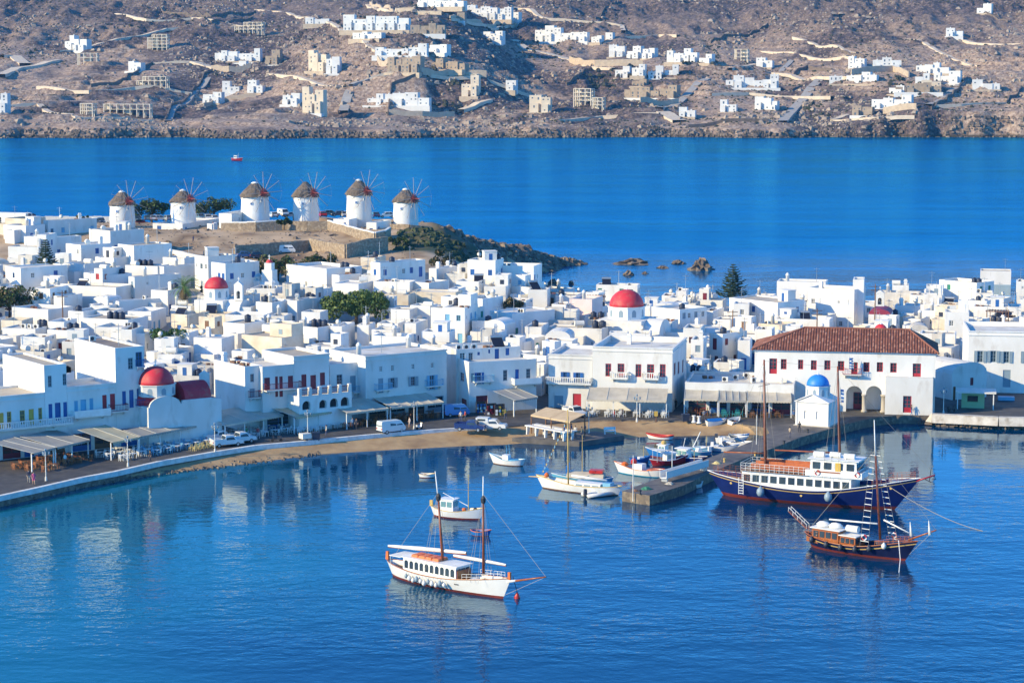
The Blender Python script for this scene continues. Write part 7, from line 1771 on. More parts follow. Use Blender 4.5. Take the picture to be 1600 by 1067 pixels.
    def cabin(s, name, x0, x1, w, z0, h, m, win=None, wn=4, roof='wpaint', over=.15, arch=False, front=None, taper=.06, wz=(.4,.85), gap=.25):
        mb = MB(); mb.box(x0,-w/2,z0,x1,w/2,z0+h,0,taper,taper*.6); o = s.bit(name, mb, m)
        r = MB(); r.box(x0-over,-w/2-over*.6,z0+h+.003,x1+over,w/2+over*.6,z0+h+.10); s.bit('roof', r, roof, par=o)
        if win:
            p = (x1-x0-.3)/wn
            for k in range(wn):
                xa, xb = x0+.15+p*(k+gap/2), x0+.15+p*(k+1-gap/2); za, zb = z0+h*wz[0], z0+h*wz[1]; xm = (xa+xb)/2; hw = (xb-xa)/2
                pts = [(xa,za),(xb,za)]+([(xm+hw*math.cos(math.pi*j/6), zb-hw+hw*math.sin(math.pi*j/6)) for j in range(7)] if arch else [(xb,zb),(xa,zb)])
                for sd in (-1,1): g = MB(); g.prism(pts, sd*w/2-.03, sd*w/2+.02); s.bit('window', g, win, par=o)
            if front:
                for k in range(front): a, b = -w/2+.1+(w-.2)*(k+.1)/front, -w/2+.1+(w-.2)*(k+.9)/front; g = MB(); g.box(x1-.06,a,z0+h*wz[0],x1+.02,b,z0+h*wz[1]); s.bit('window', g, win, par=o)
        return o
    def fender(s, q, side, m='fend', r=.2, drop=.45):
        x, y, z = s.P(q, s.sheer(q), side); mb = MB(); mb.lathe([(0,-r*1.3),(r*.7,-r),(r,-r*.3),(r*.9,r*.5),(r*.35,r*1.1),(.04,r*1.4)], 9, (x, y+side*(r*.75), z-drop)); mb.tube((x,y+side*.05,z),(x,y+side*r*.75,z-drop+r),.02,.02,3); s.bit('fender', mb, m, True)
    def rail(s, q0, q1, h, m='wpaint', n=10, rows=2):
        mb = MB()
        for sd in (-1,1):
            pts = [s.P(q0+(q1-q0)*k/n, s.sheer(q0+(q1-q0)*k/n), sd, .08) for k in range(n+1)]
            for p in pts: mb.tube(p, (p[0],p[1],p[2]+h), .022, .022, 4)
            for r in range(1, rows+1): mb.path([(p[0],p[1],p[2]+h*r/rows) for p in pts], .022, 4)
        s.bit('railing', mb, m)
    def ring(s, x, y, z, par=None):
        mb = MB(); 
        for k in range(12):
            a0, a1 = 6.2832*k/12, 6.2832*(k+1)/12; mb.tube((x+.3*math.cos(a0),y,z+.3*math.sin(a0)),(x+.3*math.cos(a1),y,z+.3*math.sin(a1)),.075,.075,5,k//3%2)
        s.bit('lifebuoy', mb, ('buoyr','wpaint'))

# white schooner in the foreground
b = Boat('schooner', 'white two masted schooner with furled sails and an orange topped deckhouse, in the foreground', (614,899), (786,935), 3.9, 2.35, 1.35, 1.75, anti='anti', stripe='hullw', cap='varn', rb=1.1, rs=1.0, sa=.28)
L = b.L
x0, _ = b.cp(641,880); x1, _ = b.cp(724,890)
dh = b.cabin('deckhouse', x0, x1, 2.4, .95, 1.75, 'hullw', 'glass', 10, over=.2, arch=True, front=3, wz=(.36,.86), gap=.34)
m_ = MB(); m_.box(x0-1.9,-1.35,2.62,x0-.21,1.35,2.7); b.bit('aft_canopy', m_, 'sail')
for y in (-1.25,1.25): m_ = MB(); m_.tube((x0-1.8,y,1.2),(x0-1.8,y,2.62),.03,.03,5); b.bit('canopy_post', m_, 'wpaint')
for k in range(4): m_ = MB(); xx = x0+.9+k*1.02; m_.box(xx,-.8,2.81,xx+.95,.8,3.08,0,.06,.06); b.bit('orange_cushion', m_, 'orange')
m_ = MB(); m_.box(x1+.05,-1.1,.9,x1+.12,1.1,2.3); b.bit('deckhouse_front', m_, 'varn')
b.spar('mast', (692,880), (685,778), .16, .11, 'mast'); b.spar('topmast', (685.3,782), (680,736), .1, .05, 'wpaint'); b.spar('mast', (755.5,898), (755,783), .16, .11, 'mast'); b.spar('topmast', (755,787), (755,744), .1, .05, 'wpaint')
for px in ((685,776),(755,780)): x, z = b.cp(*px); m_ = MB(); m_.lathe([(.1,-.5),(.26,-.3),(.28,.1),(.12,.4)], 8, (x,0,z)); b.bit('crosstrees', m_, 'dark')
for pa, pb, r in (((726,864),(604,853),.24),((706,868),(788,883),.2)):
    (xa,za),(xb,zb) = b.cp(*pa), b.cp(*pb); m_ = MB(); n = 10; y0 = .3; pr = [Vector((xa+(xb-xa)*k/n, y0, za+(zb-za)*k/n)) for k in range(n+1)]
    m_.loft(pr, [r*(.45+.55*math.sin(math.pi*(k+.4)/(n+.8)))*(1+.06*math.sin(k*2.3)) for k in range(n+1)])
    b.bit('furled_sail', m_, 'sail', True); m_ = MB(); m_.tube((xa,y0,za-r*.8),(xb,y0,zb-r*.6),.07,.06,6); b.bit('boom', m_, 'varn')
b.spar('bowsprit', (787,909), (806,907), .15, .14, 'wpaint'); b.spar('bowsprit', (806,907), (853,901), .12, .07, 'varn')
x, z = b.cp(853,901); xm, zm = b.cp(755,772); xk, zk = b.cp(787,930); b.line([(x,0,z),(xm,0,zm)]); b.line([(x,0,z),(xk,0,zk)]); xm2, zm2 = b.cp(684,770)
for xmm, zmm in ((xm2,zm2),(xm,zm)):
    for dx in (-1.1,-.6,.5):
        for sd in (-1,1): b.line([(xmm,0,zmm),(xmm+dx+.3,sd*1.75,1.6)], .016)
b.line([(xm2,0,zm2),(-L/2-.2,0,1.8)], .016); b.line([(xm2,0,zm2+.5),(xm,0,zm+.4)], .016)
for k in range(11): b.fender(.24+.035*k, -1, 'fend' if k % 3 else 'greyp', .21+.04*(k % 2), .5+.12*(k % 3))
m_ = MB(); m_.box(-L/2-1.0,-.14,1.75,-L/2-.6,.14,2.65,0,.05,.03); b.bit('stern_post', m_, 'orange'); m_ = MB(); m_.box(L/2+.75,-.12,2.2,L/2+1.05,.12,3.0); b.bit('stem_head', m_, 'orange')
m_ = MB(); m_.box(x1+1.0,-.7,1.0,x1+2.2,.7,1.45); b.bit('hatch', m_, 'wpaint'); m_ = MB(); m_.box(x1+2.7,-.4,1.0,x1+3.4,.4,1.7); b.bit('windlass', m_, 'dark'); b.rail(.72,.95,.6,'wpaint',7)
for k in range(3): x, y, z = b.P(.66+.012*k, 1.0, -1); m_ = MB(); m_.tube((x,y-.01,z),(x,y-.04,z),.07,.07,8); b.bit('porthole', m_, 'dark')
P = at(808,934,0); t = thing('buoy', 'red mooring buoy hanging on a dark rope under the schooner bowsprit', 'buoy', P); m_ = MB(); m_.lathe([(0,-.35),(.3,-.2),(.34,.1),(.15,.5),(0,.75)], 12); part('float', m_, M['buoyr'], t, True); m_ = MB(); m_.tube((0,0,.7),(-.45,.1,2.3),.04,.04,5); part('rope', m_, M['dark'], t)

# long navy passenger ship at the pier
b = Boat('passenger_ship', 'long navy blue wooden ship with white superstructure moored off the pier', (1130,773), (1398,796), 6.6, 4.3, 2.15, 3.1, 'hulln', stripe='gold', bul='hulln', cap='wpaint', rb=3.2, rs=2.2, sa=.45, cut=.5, full=3.4)
L = b.L; (x0,_), (x1,_) = b.cp(1166,760), b.cp(1344,770); (xw0,_), (xw1,_) = b.cp(1271,740), b.cp(1352,745); zd = 1.75
b.cabin('main_cabin', x0, x1-.6, 4.2, zd, 2.05, 'wpaint', 'glass', 12, over=.1, wz=(.38,.82), gap=.3)
m_ = MB(); m_.box(x0,-2.4,zd+2.16,xw0-.02,2.4,zd+2.2); b.bit('upper_deck', m_, 'deckw')
b.cabin('wheelhouse', xw0, xw1-.6, 3.6, zd+2.2, 2.1, 'wpaint', 'glass', 4, over=.25, front=4, wz=(.42,.84), gap=.35, taper=.12)
m_ = MB(); m_.box(xw0-.4,-2.35,zd+2.2,xw1+.2,-2.25,zd+3.0); m_.box(xw0-.4,2.25,zd+2.2,xw1+.2,2.35,zd+3.0); m_.box(xw1+.1,-2.25,zd+2.2,xw1+.2,2.25,zd+3.0); b.bit('bridge_screen', m_, 'wpaint')
for sd in (-1,1): m_ = MB(); m_.box(xw0+3.4,sd*1.82-.03,zd+2.3,xw0+4.1,sd*1.82+.03,zd+4.0); b.bit('door', m_, 'yellow')
xr, zr = b.cp(1277,744, 2.4); b.ring(xr,-2.42,zd+2.7); b.ring(xw1-.4,-2.42,zd+2.8)
m_ = MB(); m_.box(xw0+.8,-2.40,zd+2.75,xw0+4.2,-2.36,zd+2.9); b.bit('name_board', m_, 'varn')
for k in range(3): m_ = MB(); xx = xw0+.9+k*2.0; m_.tube((xx-.7,0-.6+.5*(k%2),zd+4.75),(xx+.7,-.6+.5*(k%2),zd+4.75),.36,.36,12); m_.box(xx-.5,-.9,zd+4.4,xx-.4,.2,zd+4.5); b.bit('life_raft', m_, 'fend')
for y in (-2.0, 0, 1.9):
    m_ = MB(); m_.box(x0+1.2,y-.25,zd+2.55,xw0-.6,y+.25,zd+2.65); m_.box(x0+1.2,y+.2,zd+2.7,xw0-.6,y+.28,zd+3.15); 
    for k in range(7): xx = x0+1.3+(xw0-x0-2.1)*k/6; m_.box(xx-.04,y-.22,zd+2.2,xx+.04,y+.25,zd+2.55)
    b.bit('bench', m_, 'benchw')
m_ = MB()
for y in (-2.35,2.35):
    n = 14
    for k in range(n+1): xx = x0+(xw0-x0)*k/n; m_.tube((xx,y,zd+2.2),(xx,y,zd+3.2),.025,.025,4)
    for z in (2.5,2.85,3.2): m_.tube((x0,y,zd+z),(xw0,y,zd+z),.025,.025,4)
for z in (2.5,2.85,3.2): m_.tube((x0,-2.35,zd+z),(x0,2.35,zd+z),.025,.025,4)
b.bit('upper_railing', m_, 'wpaint'); b.rail(.03,.2,.9,'varn',8,3); b.rail(.86,.985,.8,'varn',8,3)
b.spar('mast', (1196,735), (1194,562), .22, .12, 'mast'); b.spar('mast', (1312,708), (1309,572), .2, .12, 'mast')
b.spar('boom', (1192,708), (1131,706), .11, .09, 'varn'); b.spar('boom', (1300,707), (1211,703), .11, .09, 'mast')
b.spar('spreader', (1185,604), (1203,600), .035, .035, 'dark'); b.spar('bowsprit', (1424,754), (1461,742), .14, .08, 'hullr')
x, z = b.cp(1461,742); xa, za = b.cp(1194,564); xb, zb = b.cp(1309,574); b.line([(x,0,z),(xb,0,zb)]); b.line([(xa,0,za),(xb,0,zb)]); b.line([(xa,0,za),(-L/2-1,0,3.2)])
for xx, zz in ((xa,za),(xb,zb)):
    for dx in (-1.2,0,1.2):
        for sd in (-1,1): b.line([(xx,0,zz),(xx+dx,sd*2.6,2.6)], .018)
b.fender(.27,-1,'greyp',.52,.8); b.fender(.665,-1,'greyp',.52,.7)
m_ = MB(); xs = b.P(.16,2.5,-1); [m_.box(xs[0]-.3,xs[1]-.14,.9+.35*k,xs[0]+.3,xs[1]-.06,.98+.35*k) for k in range(6)]; m_.box(xs[0]-.34,xs[1]-.16,.8,xs[0]-.28,xs[1]-.1,3.0); m_.box(xs[0]+.28,xs[1]-.16,.8,xs[0]+.34,xs[1]-.1,3.0); b.bit('ladder', m_, 'wpaint')
for q in (.1,.5,.93): x, y, z = b.P(q, b.sheer(q)-.75, -1); m_ = MB(); m_.tube((x,y+.02,z),(x,y-.05,z),.16,.16,10); b.bit('porthole', m_, 'gold')
m_ = MB(); x, z = b.cp(1452,742); m_.tube((x,.1,z-.9),(x+.2,.1,z+.9),.05,.05,5); m_.tube((x-.5,.1,z-.6),(x+.3,.1,z-.95),.06,.06,5); b.bit('anchor', m_, 'dark')
m_ = MB(); x, z = b.cp(1409,752); m_.box(x-1.4,-.5,2.9,x-.2,.5,3.7); b.bit('windlass', m_, 'greyp')
for i, q in enumerate((.78,.80)): x = (q-.5)*L; m_ = MB()
m_ = MB(); x, z = b.cp(1393,753); pts = [Vector((x,-1.6,z-.2))]+[Vector((x+(13.5)*k/8,-1.6-6.5*k/8,(z-.2)*(1-k/8)**1.7)) for k in range(1,9)]; m_.path(pts,.04,5); b.bit('mooring_rope', m_, 'rope')

# navy caique with varnished cabin
b = Boat('caique', 'small dark navy caique with a varnished cabin and one tall mast before the ship', (1268,853), (1414,876), 3.7, 2.5, 1.15, 1.6, 'hullk', stripe='gold', bul='hullk', cap='varn', rb=1.6, rs=1.0, sa=.28)
L = b.L; (x0,_), (x1,_) = b.cp(1276,835), b.cp(1344,842)
b.cabin('cabin', x0, x0+(x1-x0)*.62, 2.3, .75, 1.75, 'varn', 'glass', 4, over=.2, wz=(.45,.85)); b.cabin('saloon', x0+(x1-x0)*.63, x1, 2.2, .75, 1.3, 'varn', 'glass', 3, over=.1, roof='sail', front=3, wz=(.4,.85))
for k in range(2): m_ = MB(); xx = x0+.9+1.6*k; m_.lathe([(.75,0),(.8,.25),(.5,.5),(0,.6)], 12, (xx,.1*k,2.63), sx=1.1, sy=.8); b.bit('sail_cover', m_, 'sail', True)
(xr,zr) = b.cp(1332,811); m_ = MB(); m_.tube((xr-.8,.2,2.75),(xr+.7,.2,2.75),.4,.4,12); b.bit('life_raft', m_, 'fend')
b.spar('mast', (1375.5,842), (1368,712), .15, .11, 'mast'); b.spar('topmast', (1368,716), (1366,656), .1, .05, 'wpaint'); b.spar('boom', (1371,818), (1296,811), .11, .09, 'wpaint'); b.spar('boom', (1381,812), (1420,832), .1, .08, 'wpaint'); b.spar('bowsprit', (1420,843), (1463,828), .12, .07, 'varn')
xt, zt = b.cp(1368,702); xd, _ = b.cp(1374,840)
for sd, dx in ((-1,-1.05),(1,1.05)):
    m_ = MB(); f0, f1 = Vector((xd+dx-.55,sd*1.65,1.25)), Vector((xd+dx+.55,sd*1.65,1.25)); tp = Vector((xt+dx*.25,0,zt)); t0, t1 = tp+Vector((-.28,0,0)), tp+Vector((.28,0,0)); m_.tube(f0,t0,.025,.025,3); m_.tube(f1,t1,.025,.025,3)
    for k in range(1, 16): q = k/16; m_.tube(f0.lerp(t0,q), f1.lerp(t1,q), .045, .045, 4, 1)
    b.bit('ratlines', m_, ('rope','wpaint')); b.ring(xd+dx, sd*1.6-.05, 2.4)
(xg,zg), (xh,zh) = b.cp(1234,798), b.cp(1262,825); m_ = MB(); m_.cbox(((xg+xh)/2,0,(zg+zh)/2),(math.hypot(xh-xg,zh-zg),.6,.1),0,0,math.atan2(zg-zh,xh-xg)); b.bit('gangway', m_, 'mast'); m_ = MB(); m_.tube((xg,-.3,zg+.5),(xh,-.3,zh+.5),.03,.03,4); m_.tube((xg,.3,zg+.5),(xh,.3,zh+.5),.03,.03,4); [m_.tube((xg+(xh-xg)*k/4,y,zg+(zh-zg)*k/4),(xg+(xh-xg)*k/4,y,zg+(zh-zg)*k/4+.5),.025,.025,4) for k in range(5) for y in (-.3,.3)]; b.bit('gangway_rail', m_, 'wpaint')
for (ua, va) in ((1422,815),(1451,813)): x, z = b.cp(ua, va); m_ = MB(); m_.tube((x+.25,0,z-1.6),(x,0,z),.24,.03,7); b.bit('furled_jib', m_, 'sail', True)
for q in (.1,.25,.41,.56,.7): b.fender(q,-1,'fendd',.3,.25)
b.fender(.82,-1,'fend',.3,.1); b.rail(.74,.97,.6,'varn',7); b.rail(.02,.14,.7,'varn',4); x, z = b.cp(1463,828); b.line([(x,0,z),(xt,0,zt)]); b.line([(xt,0,zt),(-L/2-.6,0,1.7)]); b.line([(x-.3,0,z-.1),(L/2,0,.3)])
m_ = MB(); m_.box(x0-.9,-.8,.75,x0-.1,.8,1.3); b.bit('stern_bench', m_, 'varn')
(xa,za) = b.cp(1410,842); m_ = MB(); m_.path([(xa,-.9,za),(xa+1.5,-3.2,.9),(xa+2.6,-5.5,-.05)],.05,4); b.bit('anchor_rope', m_, 'wpaint')

# smaller boats
def wheel(b, xa, xb, w, h, m='wpaint', z0=None, n=2, win='glassg'): b.cabin('wheelhouse', xa, xb, w, b.fm*.55 if z0 is None else z0, h, m, win, n, front=2, over=.12, wz=(.5,.88))
b = Boat('fishing_boat', 'white fishing boat with a wheelhouse anchored just behind the schooner masts', (678,805), (750,812), 2.6, 1.55, .95, 1.3, cap='gold', rb=.7, rs=.5); wheel(b, -b.L*.32, -b.L*.02, 1.6, 1.75)
x, z = b.cp(732,800); m_ = MB(); m_.tube((x,0,.5),(x,0,5.6),.06,.04,6); b.bit('mast', m_, 'gold'); m_ = MB(); m_.tube((x,0,1.6),(x-b.L*.55,0,3.0),.05,.04,6); b.bit('boom', m_, 'wpaint'); m_ = MB(); m_.lathe([(.2,-.2),(.3,0),(.2,.2)], 8, (b.L*.15,.1,1.1)); b.bit('float', m_, 'orange'); m_ = MB(); m_.box(-b.L/2-.55,-.1,1.2,-b.L/2-.15,.1,1.95); b.bit('stern_post', m_, 'gold'); m_ = MB(); m_.lathe([(.25,0),(.3,.3),(.1,.5)], 8, (b.L*.4,0,1.0)); b.bit('net_drum', m_, 'dark')
b = Boat('rowing_boat', 'blue rowing boat with a red inside near the white fishing boat', (737,835), (764,837), 1.5, .75, .5, .6, 'hullb', 'anti', bul='hullb', cap='orange', rb=.3, rs=.15, open_=True, sa=.06); [b.bit('thwart', MB().box(x-.12,-.55,.38,x+.12,.55,.44), 'varn') for x in (-.6,.2)]
b = Boat('dinghy', 'small white dinghy alone left of the fishing boat mast', (657,745), (678,746), 1.35, .6, .42, .5, cap='gold', rb=.25, rs=.1, open_=True, transom=True, sa=.08); [b.bit('thwart', MB().box(x-.12,-.5,.3,x+.12,.5,.36), 'varn') for x in (-.4,.3)]
b = Boat('fishing_boat', 'white open fishing boat with a pale blue frame, alone off the beach', (817,728), (771,724), 2.0, 1.5, .75, 1.0, cap='ltblue', rb=.7, rs=.4, anti='brown', sa=.12); m_ = MB(); m_.box(-.2,-.5,.5,.7,.5,1.45); b.bit('engine_box', m_, 'wpaint'); m_ = MB(); m_.tube((-.1,-.45,.5),(.1,-.45,2.9),.04,.04,5); m_.tube((-.1,.45,.5),(.1,.45,2.9),.04,.04,5); m_.tube((.1,-.45,2.1),(.1,.45,2.1),.04,.04,5); b.bit('frame', m_, 'ltblue'); m_ = MB(); m_.box(-1.4,-.55,.7,-.3,.55,.85); b.bit('blue_cover', m_, 'ltblue')
b = Boat('sailing_caique', 'white caique with a mast and yellow pennants moored along the pier end', (966,774), (848,762), 2.9, 1.7, 1.0, 1.25, cap='gold', rb=1.0, rs=.5, anti='brown', sa=.15); L = b.L
b.spar('mast', (888,757), (887,640), .11, .07, 'gold'); x, z = b.cp(887,652); (xb,zb) = b.cp(826,744); m_ = MB(); m_.tube((L/2-.3,-.25,1.5),(xb,0,zb),.07,.05,6); m_.tube((L/2-.3,.25,1.5),(xb,0,zb),.07,.05,6); b.bit('bowsprit', m_, 'gold'); pts = [Vector((x,0,z)).lerp(Vector((L/2+.2,0,1.9)), k/16) for k in range(17)]; b.line(pts, .02)
for k in range(1,16): p = pts[k]; m_ = MB(); m_.add([p, p+Vector((-.14,.0,-.10)), p+Vector((.02,.03,-.42))], [(0,1,2)]); m_.add([p+Vector((0,.01,0)), p+Vector((-.14,.01,-.10)), p+Vector((.02,.04,-.42))], [(2,1,0)]); b.bit('pennant', m_, 'yellow' if k % 2 else 'sky')
m_ = MB(); m_.lathe([(.28,-.25),(.34,.1),(.1,.35)], 8, (L/2-.6,0,1.8)); b.bit('net_float', m_, 'orange'); b.cabin('cabin', -L*.30, L*.05, 1.7, .55, .75, 'wpaint', 'greyp', 3, over=.05); m_ = MB(); m_.tube((-L*.36,.2,1.9),(L*.1,.2,2.1),.13,.16,8); b.bit('furled_sail', m_, 'sail', True); m_ = MB(); m_.box(-L*.42,-.6,.8,-L*.32,.6,1.6); b.bit('cockpit_screen', m_, 'sky')
x, z = b.cp(888,650)
for sd in (-1,1): b.line([(x,0,z),(x+.3,sd*1.3,1.1)], .016)
b = Boat('covered_boat', 'boat with a long pale cover lying between the white caique and the pier', (955,757), (868,753), 2.4, 1.2, .8, 1.0, hull='ltblue', cap='wpaint', rb=.6, rs=.3); m_ = MB(); m_.prism([(-1.1,.9),(-.8,1.35),(0,1.6),(.8,1.35),(1.1,.9)], -b.L*.38, b.L*.28, ax='x'); b.bit('boat_cover', m_, 'cloth'); m_ = MB(); m_.tube((b.L*.02,0,.8),(b.L*.02,0,6.6),.06,.04,6); b.bit('mast', m_, 'gold'); m_ = MB(); m_.box(-b.L*.36,-.7,1.55,-b.L*.12,.7,1.95); b.bit('red_awning', m_, 'buoyr'); m_ = MB(); [m_.box(b.L*.30-.25*k,-.6+.4*k,.9,b.L*.30-.25*k+.2,-.35+.4*k,2.2+.3*k) for k in range(3)]; b.bit('blue_crates', m_, 'hullb')
# inflatable dinghy with outboard
P, Q = at(914,777,0), at(966,771,0); d = Q-P; rz = math.atan2(d.y,d.x); t = thing('inflatable_dinghy', 'grey white inflatable dinghy with a dark outboard beside the white caique', 'dinghy', (P+Q)/2, rz); L = d.length; m_ = MB()
for sd in (-1,1): m_.tube((-L/2,sd*.75,.28),(L*.28,sd*.75,.32),.26,.26,10); m_.tube((L*.28,sd*.75,.32),(L/2,sd*.12,.55),.26,.2,10)
part('tube', m_, M['fend'], t, True); m_ = MB(); m_.box(-L/2+.4,-.55,.1,L*.3,.55,.18); part('floor', m_, M['greyp'], t); m_ = MB(); m_.box(-L/2-.15,-.2,.35,-L/2+.25,.2,1.1,0,.04,.04); m_.box(-L/2-.1,-.08,-.4,-L/2+.1,.08,.36); part('outboard', m_, M['fendd'], t)
b = Boat('fishing_boat', 'white fishing boat with red and orange trim at the pier', (1034,746), (967,738), 2.3, 1.5, .85, 1.2, cap='orange', bul='hullw', rb=.8, rs=.5, anti='turq', sa=.12); m_ = MB(); m_.box(-.6,-.6,.5,.9,.6,1.6); b.bit('engine_box', m_, 'wpaint'); m_ = MB(); m_.lathe([(.4,0),(.45,.4),(.2,.7)], 9, (.9,.2,1.55)); b.bit('red_float', m_, 'buoyr'); m_ = MB(); m_.lathe([(.45,0),(.5,.3),(.2,.5)], 9, (b.L*.36,0,1.1)); b.bit('net_pile', m_, 'orange'); m_ = MB(); m_.box(-b.L*.38,-.6,.7,-b.L*.2,.6,1.0); b.bit('crate', m_, 'orange')
b = Boat('fishing_boat', 'dark red hulled fishing boat behind the red trimmed white one', (1020,728), (1070,724), 1.9, 1.3, .75, 1.0, 'hullr', cap='wpaint', rb=.6, rs=.5); b.cabin('cabin', -.7, .8, 1.3, .5, 1.2, 'wpaint', 'glassg', 2, over=.2); m_ = MB(); m_.box(-2.3,-.8,2.2,-.8,.8,2.27); [m_.tube((x,y,.6),(x,y,2.2),.035,.035,4) for x in (-2.2,-.9) for y in (-.7,.7)]; b.bit('sun_canopy', m_, 'sail')
b = Boat('fishing_boat', 'blue fishing boat with a white wheelhouse nearest the beach side', (1078,719), (1016,713), 2.1, 1.3, .8, 1.0, 'hullb', cap='wpaint', rb=.8, rs=.5); b.cabin('wheelhouse', b.L*.08, b.L*.27, 1.3, .5, 1.4, 'wpaint', 'glassg', 2, front=2); m_ = MB(); m_.lathe([(.35,0),(.4,.3),(.15,.5)], 9, (b.L*.16,0,2.02)); b.bit('float', m_, 'gold'); m_ = MB(); m_.tube((-b.L*.3,0,.8),(-b.L*.3-.5,0,3.2),.05,.04,5); b.bit('derrick', m_, 'wpaint')
b = Boat('fishing_boat', 'deep blue fishing boat with raked white cabin windows by the pier', (1098,725), (1046,719), 2.2, 1.45, .85, 1.0, 'hulln', cap='wpaint', rb=.8, rs=.3, transom=True); b.cabin('cabin', -.6, 1.3, 1.5, .5, 1.45, 'wpaint', 'glassg', 2, front=3, taper=.25); m_ = MB(); m_.tube((-1.2,0,2.4),(-2.3,0,4.6),.09,.07,6); b.bit('derrick', m_, 'wpaint')
b = Boat('motor_boat', 'small pale motor boat with a white outboard at the bend of the pier', (1108,711), (1078,713), 1.7, .9, .65, .65, hull='ltblue', cap='wpaint', rb=.5, rs=.1, transom=True, sa=.1); m_ = MB(); m_.box(-b.L/2-.3,-.2,.3,-b.L/2+.15,.2,1.25); b.bit('outboard', m_, 'fend'); m_ = MB(); m_.box(-.2,-.5,.6,.5,.5,1.2,0,.15,.08); b.bit('console', m_, 'wpaint')
for lab, st, bw in (('white speedboat with a raked windscreen left of the pier, nearer the pier', (1128,697), (1172,701)), ('white speedboat behind its neighbour, nearer the beach', (1120,691), (1160,693)), ('small white and blue motor boat in front of the speedboats', (1114,704), (1146,706))):
    b = Boat('motor_boat', lab, st, bw, 1.9, 1.15, .8, .75, cap='wpaint' if 'blue' not in lab else 'hullb', deck='wpaint', rb=.9, rs=.1, transom=True, sa=.1, anti='hullb' if 'blue' in lab else 'wpaint'); m_ = MB(); m_.add([(.3,-.7,.85),(.3,.7,.85),(1.0,.55,.95),(1.0,-.55,.95),(-.1,-.6,1.45),(-.1,.6,1.45)], [(0,3,4),(2,1,5),(3,2,5,4)]); b.bit('windscreen', m_, 'glass'); m_ = MB(); m_.box(-b.L/2-.35,-.22,.3,-b.L/2+.15,.22,1.3,0,.05,.04); b.bit('outboard', m_, 'fend' if 'behind' not in lab else 'fendd'); m_ = MB(); m_.box(-1.3,-.6,.5,-.6,.6,.9); b.bit('seat', m_, 'fend')
for lab, st, bw, hl in (('pale blue open boat moored between the blue boats and the speedboats', (1084,705), (1110,707), 'ltblue'), ('white open boat tied up just behind the white gangway', (1062,738), (1092,729), 'hullw'), ('small white open boat with a blue rim nearest the beach left of the pier', (1140,686), (1166,687), 'hullw'), ('little blue boat behind the red trimmed fishing boat', (985,724), (1012,722), 'hullb')):
    b = Boat('open_boat', lab, st, bw, 1.6, .95, .65, .7, hull=hl, cap='wpaint' if 'rim' not in lab else 'hullb', rb=.5, rs=.2, open_=True, sa=.1, anti='brown'); [b.bit('thwart', MB().box(x-.12,-.5,.42,x+.12,.5,.48), 'varn') for x in (-.7,.3)]; m_ = MB(); m_.box(-.1,-.35,.3,.7,.35,.85); b.bit('engine_box', m_, 'wpaint'); m_ = MB(); m_.tube((b.L*.25,0,.3),(b.L*.25,0,2.4),.035,.03,5); b.bit('mast', m_, 'gold')
b = Boat('rowing_boat', 'white rowing boat with a red rim off the beach below the wide awning', (1050,687), (1014,685), 1.6, .85, .55, .7, bul='buoyr', cap='buoyr', anti='brown', rb=.5, rs=.3, open_=True, sa=.08); [b.bit('thwart', MB().box(x-.12,-.5,.4,x+.12,.5,.46), 'varn') for x in (-.8,0,.8)]
b = Boat('rowing_boat', 'bright blue rowing boat tied to the landing stage', (907,693), (889,691), 1.5, .95, .65, .7, 'ltblue', cap='turq', rb=.4, rs=.2, open_=True, anti='hullb', sa=.1); [b.bit('thwart', MB().box(x-.12,-.5,.4,x+.12,.5,.46), 'wpaint') for x in (-.4,.4)]
b = Boat('dinghy', 'small white tender by the red buoys between the pier and the ship', (1080,763), (1096,760), 1.4, .7, .5, .5, cap='fend', rb=.3, rs=.1, open_=True, transom=True, sa=.05); b.bit('thwart', MB().box(-.15,-.5,.32,.15,.5,.38), 'varn')
b = Boat('fishing_boat', 'tiny red fishing boat far out on the open sea', (362,251), (378,251.5), 3.2, 1.9, 1.3, 1.5, 'hullr', 'dred', bul='buoyr', cap='wpaint', rb=.8, rs=.4); b.cabin('cabin', -1.5, .8, 1.9, 1.0, 1.9, 'wpaint', 'glass', 2); m_ = MB(); m_.tube((1.2,0,1),(1.2,0,4.5),.07,.05,5); b.bit('mast', m_, 'wpaint')
for i, (u, v) in enumerate([(1072,757),(1079,757)]): t = thing('buoy', ['red fender buoy on the left of two by the pier tip','red fender buoy on the right of two by the pier tip'][i], 'buoy', at(u,v,0)); m_ = MB(); m_.lathe([(0,-.4),(.35,-.25),(.42,.1),(.25,.5),(0,.7)], 12); part('float', m_, M['buoyr'], t, True); m_ = MB(); m_.lathe([(.06,.68),(.06,.85)], 6); part('eye', m_, M['dark'], t)
# boats drawn up on the sand
for lab, u, v, rz, c in (('small boat with a blue cover drawn up on the sand', 1104,664, R(20), 'hullb'), ('white dinghy tilted on the sand right of the blue covered boat', 1140,664, R(60), 'hullw')):
    p = at(u, v, 1.0); q = p+Vector((math.cos(rz), math.sin(rz), 0))*3.0; pu, qu = proj((p.x,p.y,0)), proj((q.x,q.y,0)); b = Boat('beached_boat', lab, pu, qu, 1.4, .75, .5, .55, hull='hullw', cap='wpaint' if c == 'hullw' else 'hullb', rb=.4, rs=.1, open_=True, transom=True, sa=.05, anti='hullw'); b.t.location.z = 1.15; b.t.rotation_euler = (R(18 if c == 'hullw' else 4), 0, rz); b.bit('thwart', MB().box(-.15,-.5,.3,.15,.5,.36), 'varn')
    if c == 'hullb': b.bit('boat_cover', MB().prism([(-.65,.55),(0,.85),(.65,.55)], -1.3, .9, ax='x'), 'hullb')
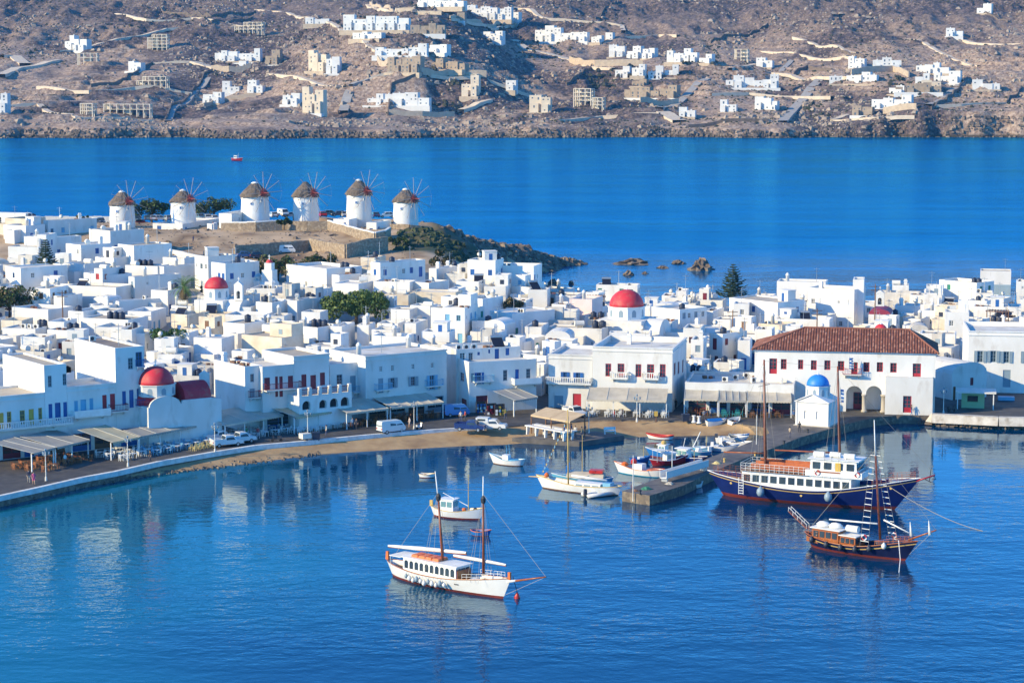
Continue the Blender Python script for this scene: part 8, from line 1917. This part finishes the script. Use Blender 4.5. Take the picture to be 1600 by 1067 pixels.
# white gangway beam and bollards on the pier, lamp on its tip
P, Q = at(1036,752,1.5), at(1102,733,1.5); d = Q-P; t = thing('gangway', 'long white gangway propped on the pier beside the ship stern', 'gangway', P, math.atan2(d.y,d.x)); L = d.length
m_ = MB(); m_.box(0,-.5,.4,L,.5,.5); part('walkway', m_, M['wpaint'], t)
for y in (-.5,.5):
    m_ = MB(); m_.box(0,y-.04,.5,L,y+.04,1.35); part('side_panel', m_, M['fend'], t)
for x in (.4, L-.5): m_ = MB(); m_.box(x-.1,-.45,-.1,x+.1,.45,.4); part('support', m_, M['metal'], t)
for i, (lab, u, v) in enumerate([('mooring bollard at the pier tip, outermost', 1000,772), ('mooring bollard on the pier halfway along', 1132,722), ('mooring bollard on the pier near the chapel', 1225,694), ('mooring bollard on the pier between halfway and the chapel', 1180,712), ('mooring bollard by the chapel plinth', 1262,676)]): t = thing('bollard', lab, 'bollard', at(u,v,1.31), 0, 'bollards on the pier'); m_ = MB(); m_.lathe([(.16,0),(.13,.35),(.22,.42),(.22,.55),(0,.62)], 10); part('post', m_, M['gold' if i in (1,3) else 'dark'], t)
for lab, u, v, h in [('thin pole at the pier tip beside the caique stern', 989,771,5.0), ('white pole on the pier edge by the speedboats', 1182,694,4.4), ('thin pole standing by the middle of the pier', 1050,740,3.8)]: pole(lab, u, v, h, 1.3, 'marker_pole', .07, False, 'ac')
M['net'] = mat('fishing_net_green', (.03,.16,.10), .95, (.05,.22,.15), 3.)
for lab, nm, u, v, c, r in (('heap of green fishing net on the pier tip','net_pile',1010,764,'net',.7),('heap of yellow brown fishing net halfway along the pier','net_pile',1120,724,'cyel',.6),('dark coil of rope on the pier tip left of the green net','rope_coil',993,767,'brown',.45),('heap of pale net beside the foot of the white gangway','net_pile',1046,756,'cloth',.55)):
    rng = random.Random(u); t_ = MB(); n = 12; V = [(0,0,r*.55)]+[(r*q*rng.uniform(.8,1.2)*math.cos(6.283*k/n), r*q*rng.uniform(.8,1.2)*math.sin(6.283*k/n), r*z*rng.uniform(.7,1.3)) for q, z in ((.5,.45),(.85,.2),(1.1,0)) for k in range(n)]
    t_.add(V, [(0,1+k,1+(k+1)%n) for k in range(n)]+[(1+i*n+k,1+(i+1)*n+k,1+(i+1)*n+(k+1)%n,1+i*n+(k+1)%n) for i in range(2) for k in range(n)]); tag(part(nm, t_, M[c], loc=at(u,v,1.31)), lab, 'net' if nm == 'net_pile' else 'rope')
print('chairs', NCH, 'objects', len(bpy.data.objects))
label_houses()
# ------------------------------------------------------------------ the thin blue morning air over the bay
hz = MB(); hz.box(-1200,-400,-6,1200,3060,420)
m = bpy.data.materials.new('morning_haze'); m.use_nodes = True; m.node_tree.nodes.clear()
pv = m.node_tree.nodes.new('ShaderNodeVolumePrincipled'); ho = m.node_tree.nodes.new('ShaderNodeOutputMaterial')
pv.inputs['Color'].default_value = (.15,.52,1,1); pv.inputs['Density'].default_value = HAZE; pv.inputs['Anisotropy'].default_value = 0.0
m.node_tree.links.new(pv.outputs[0], ho.inputs['Volume'])
tag(part('haze', hz, m), kind='stuff')
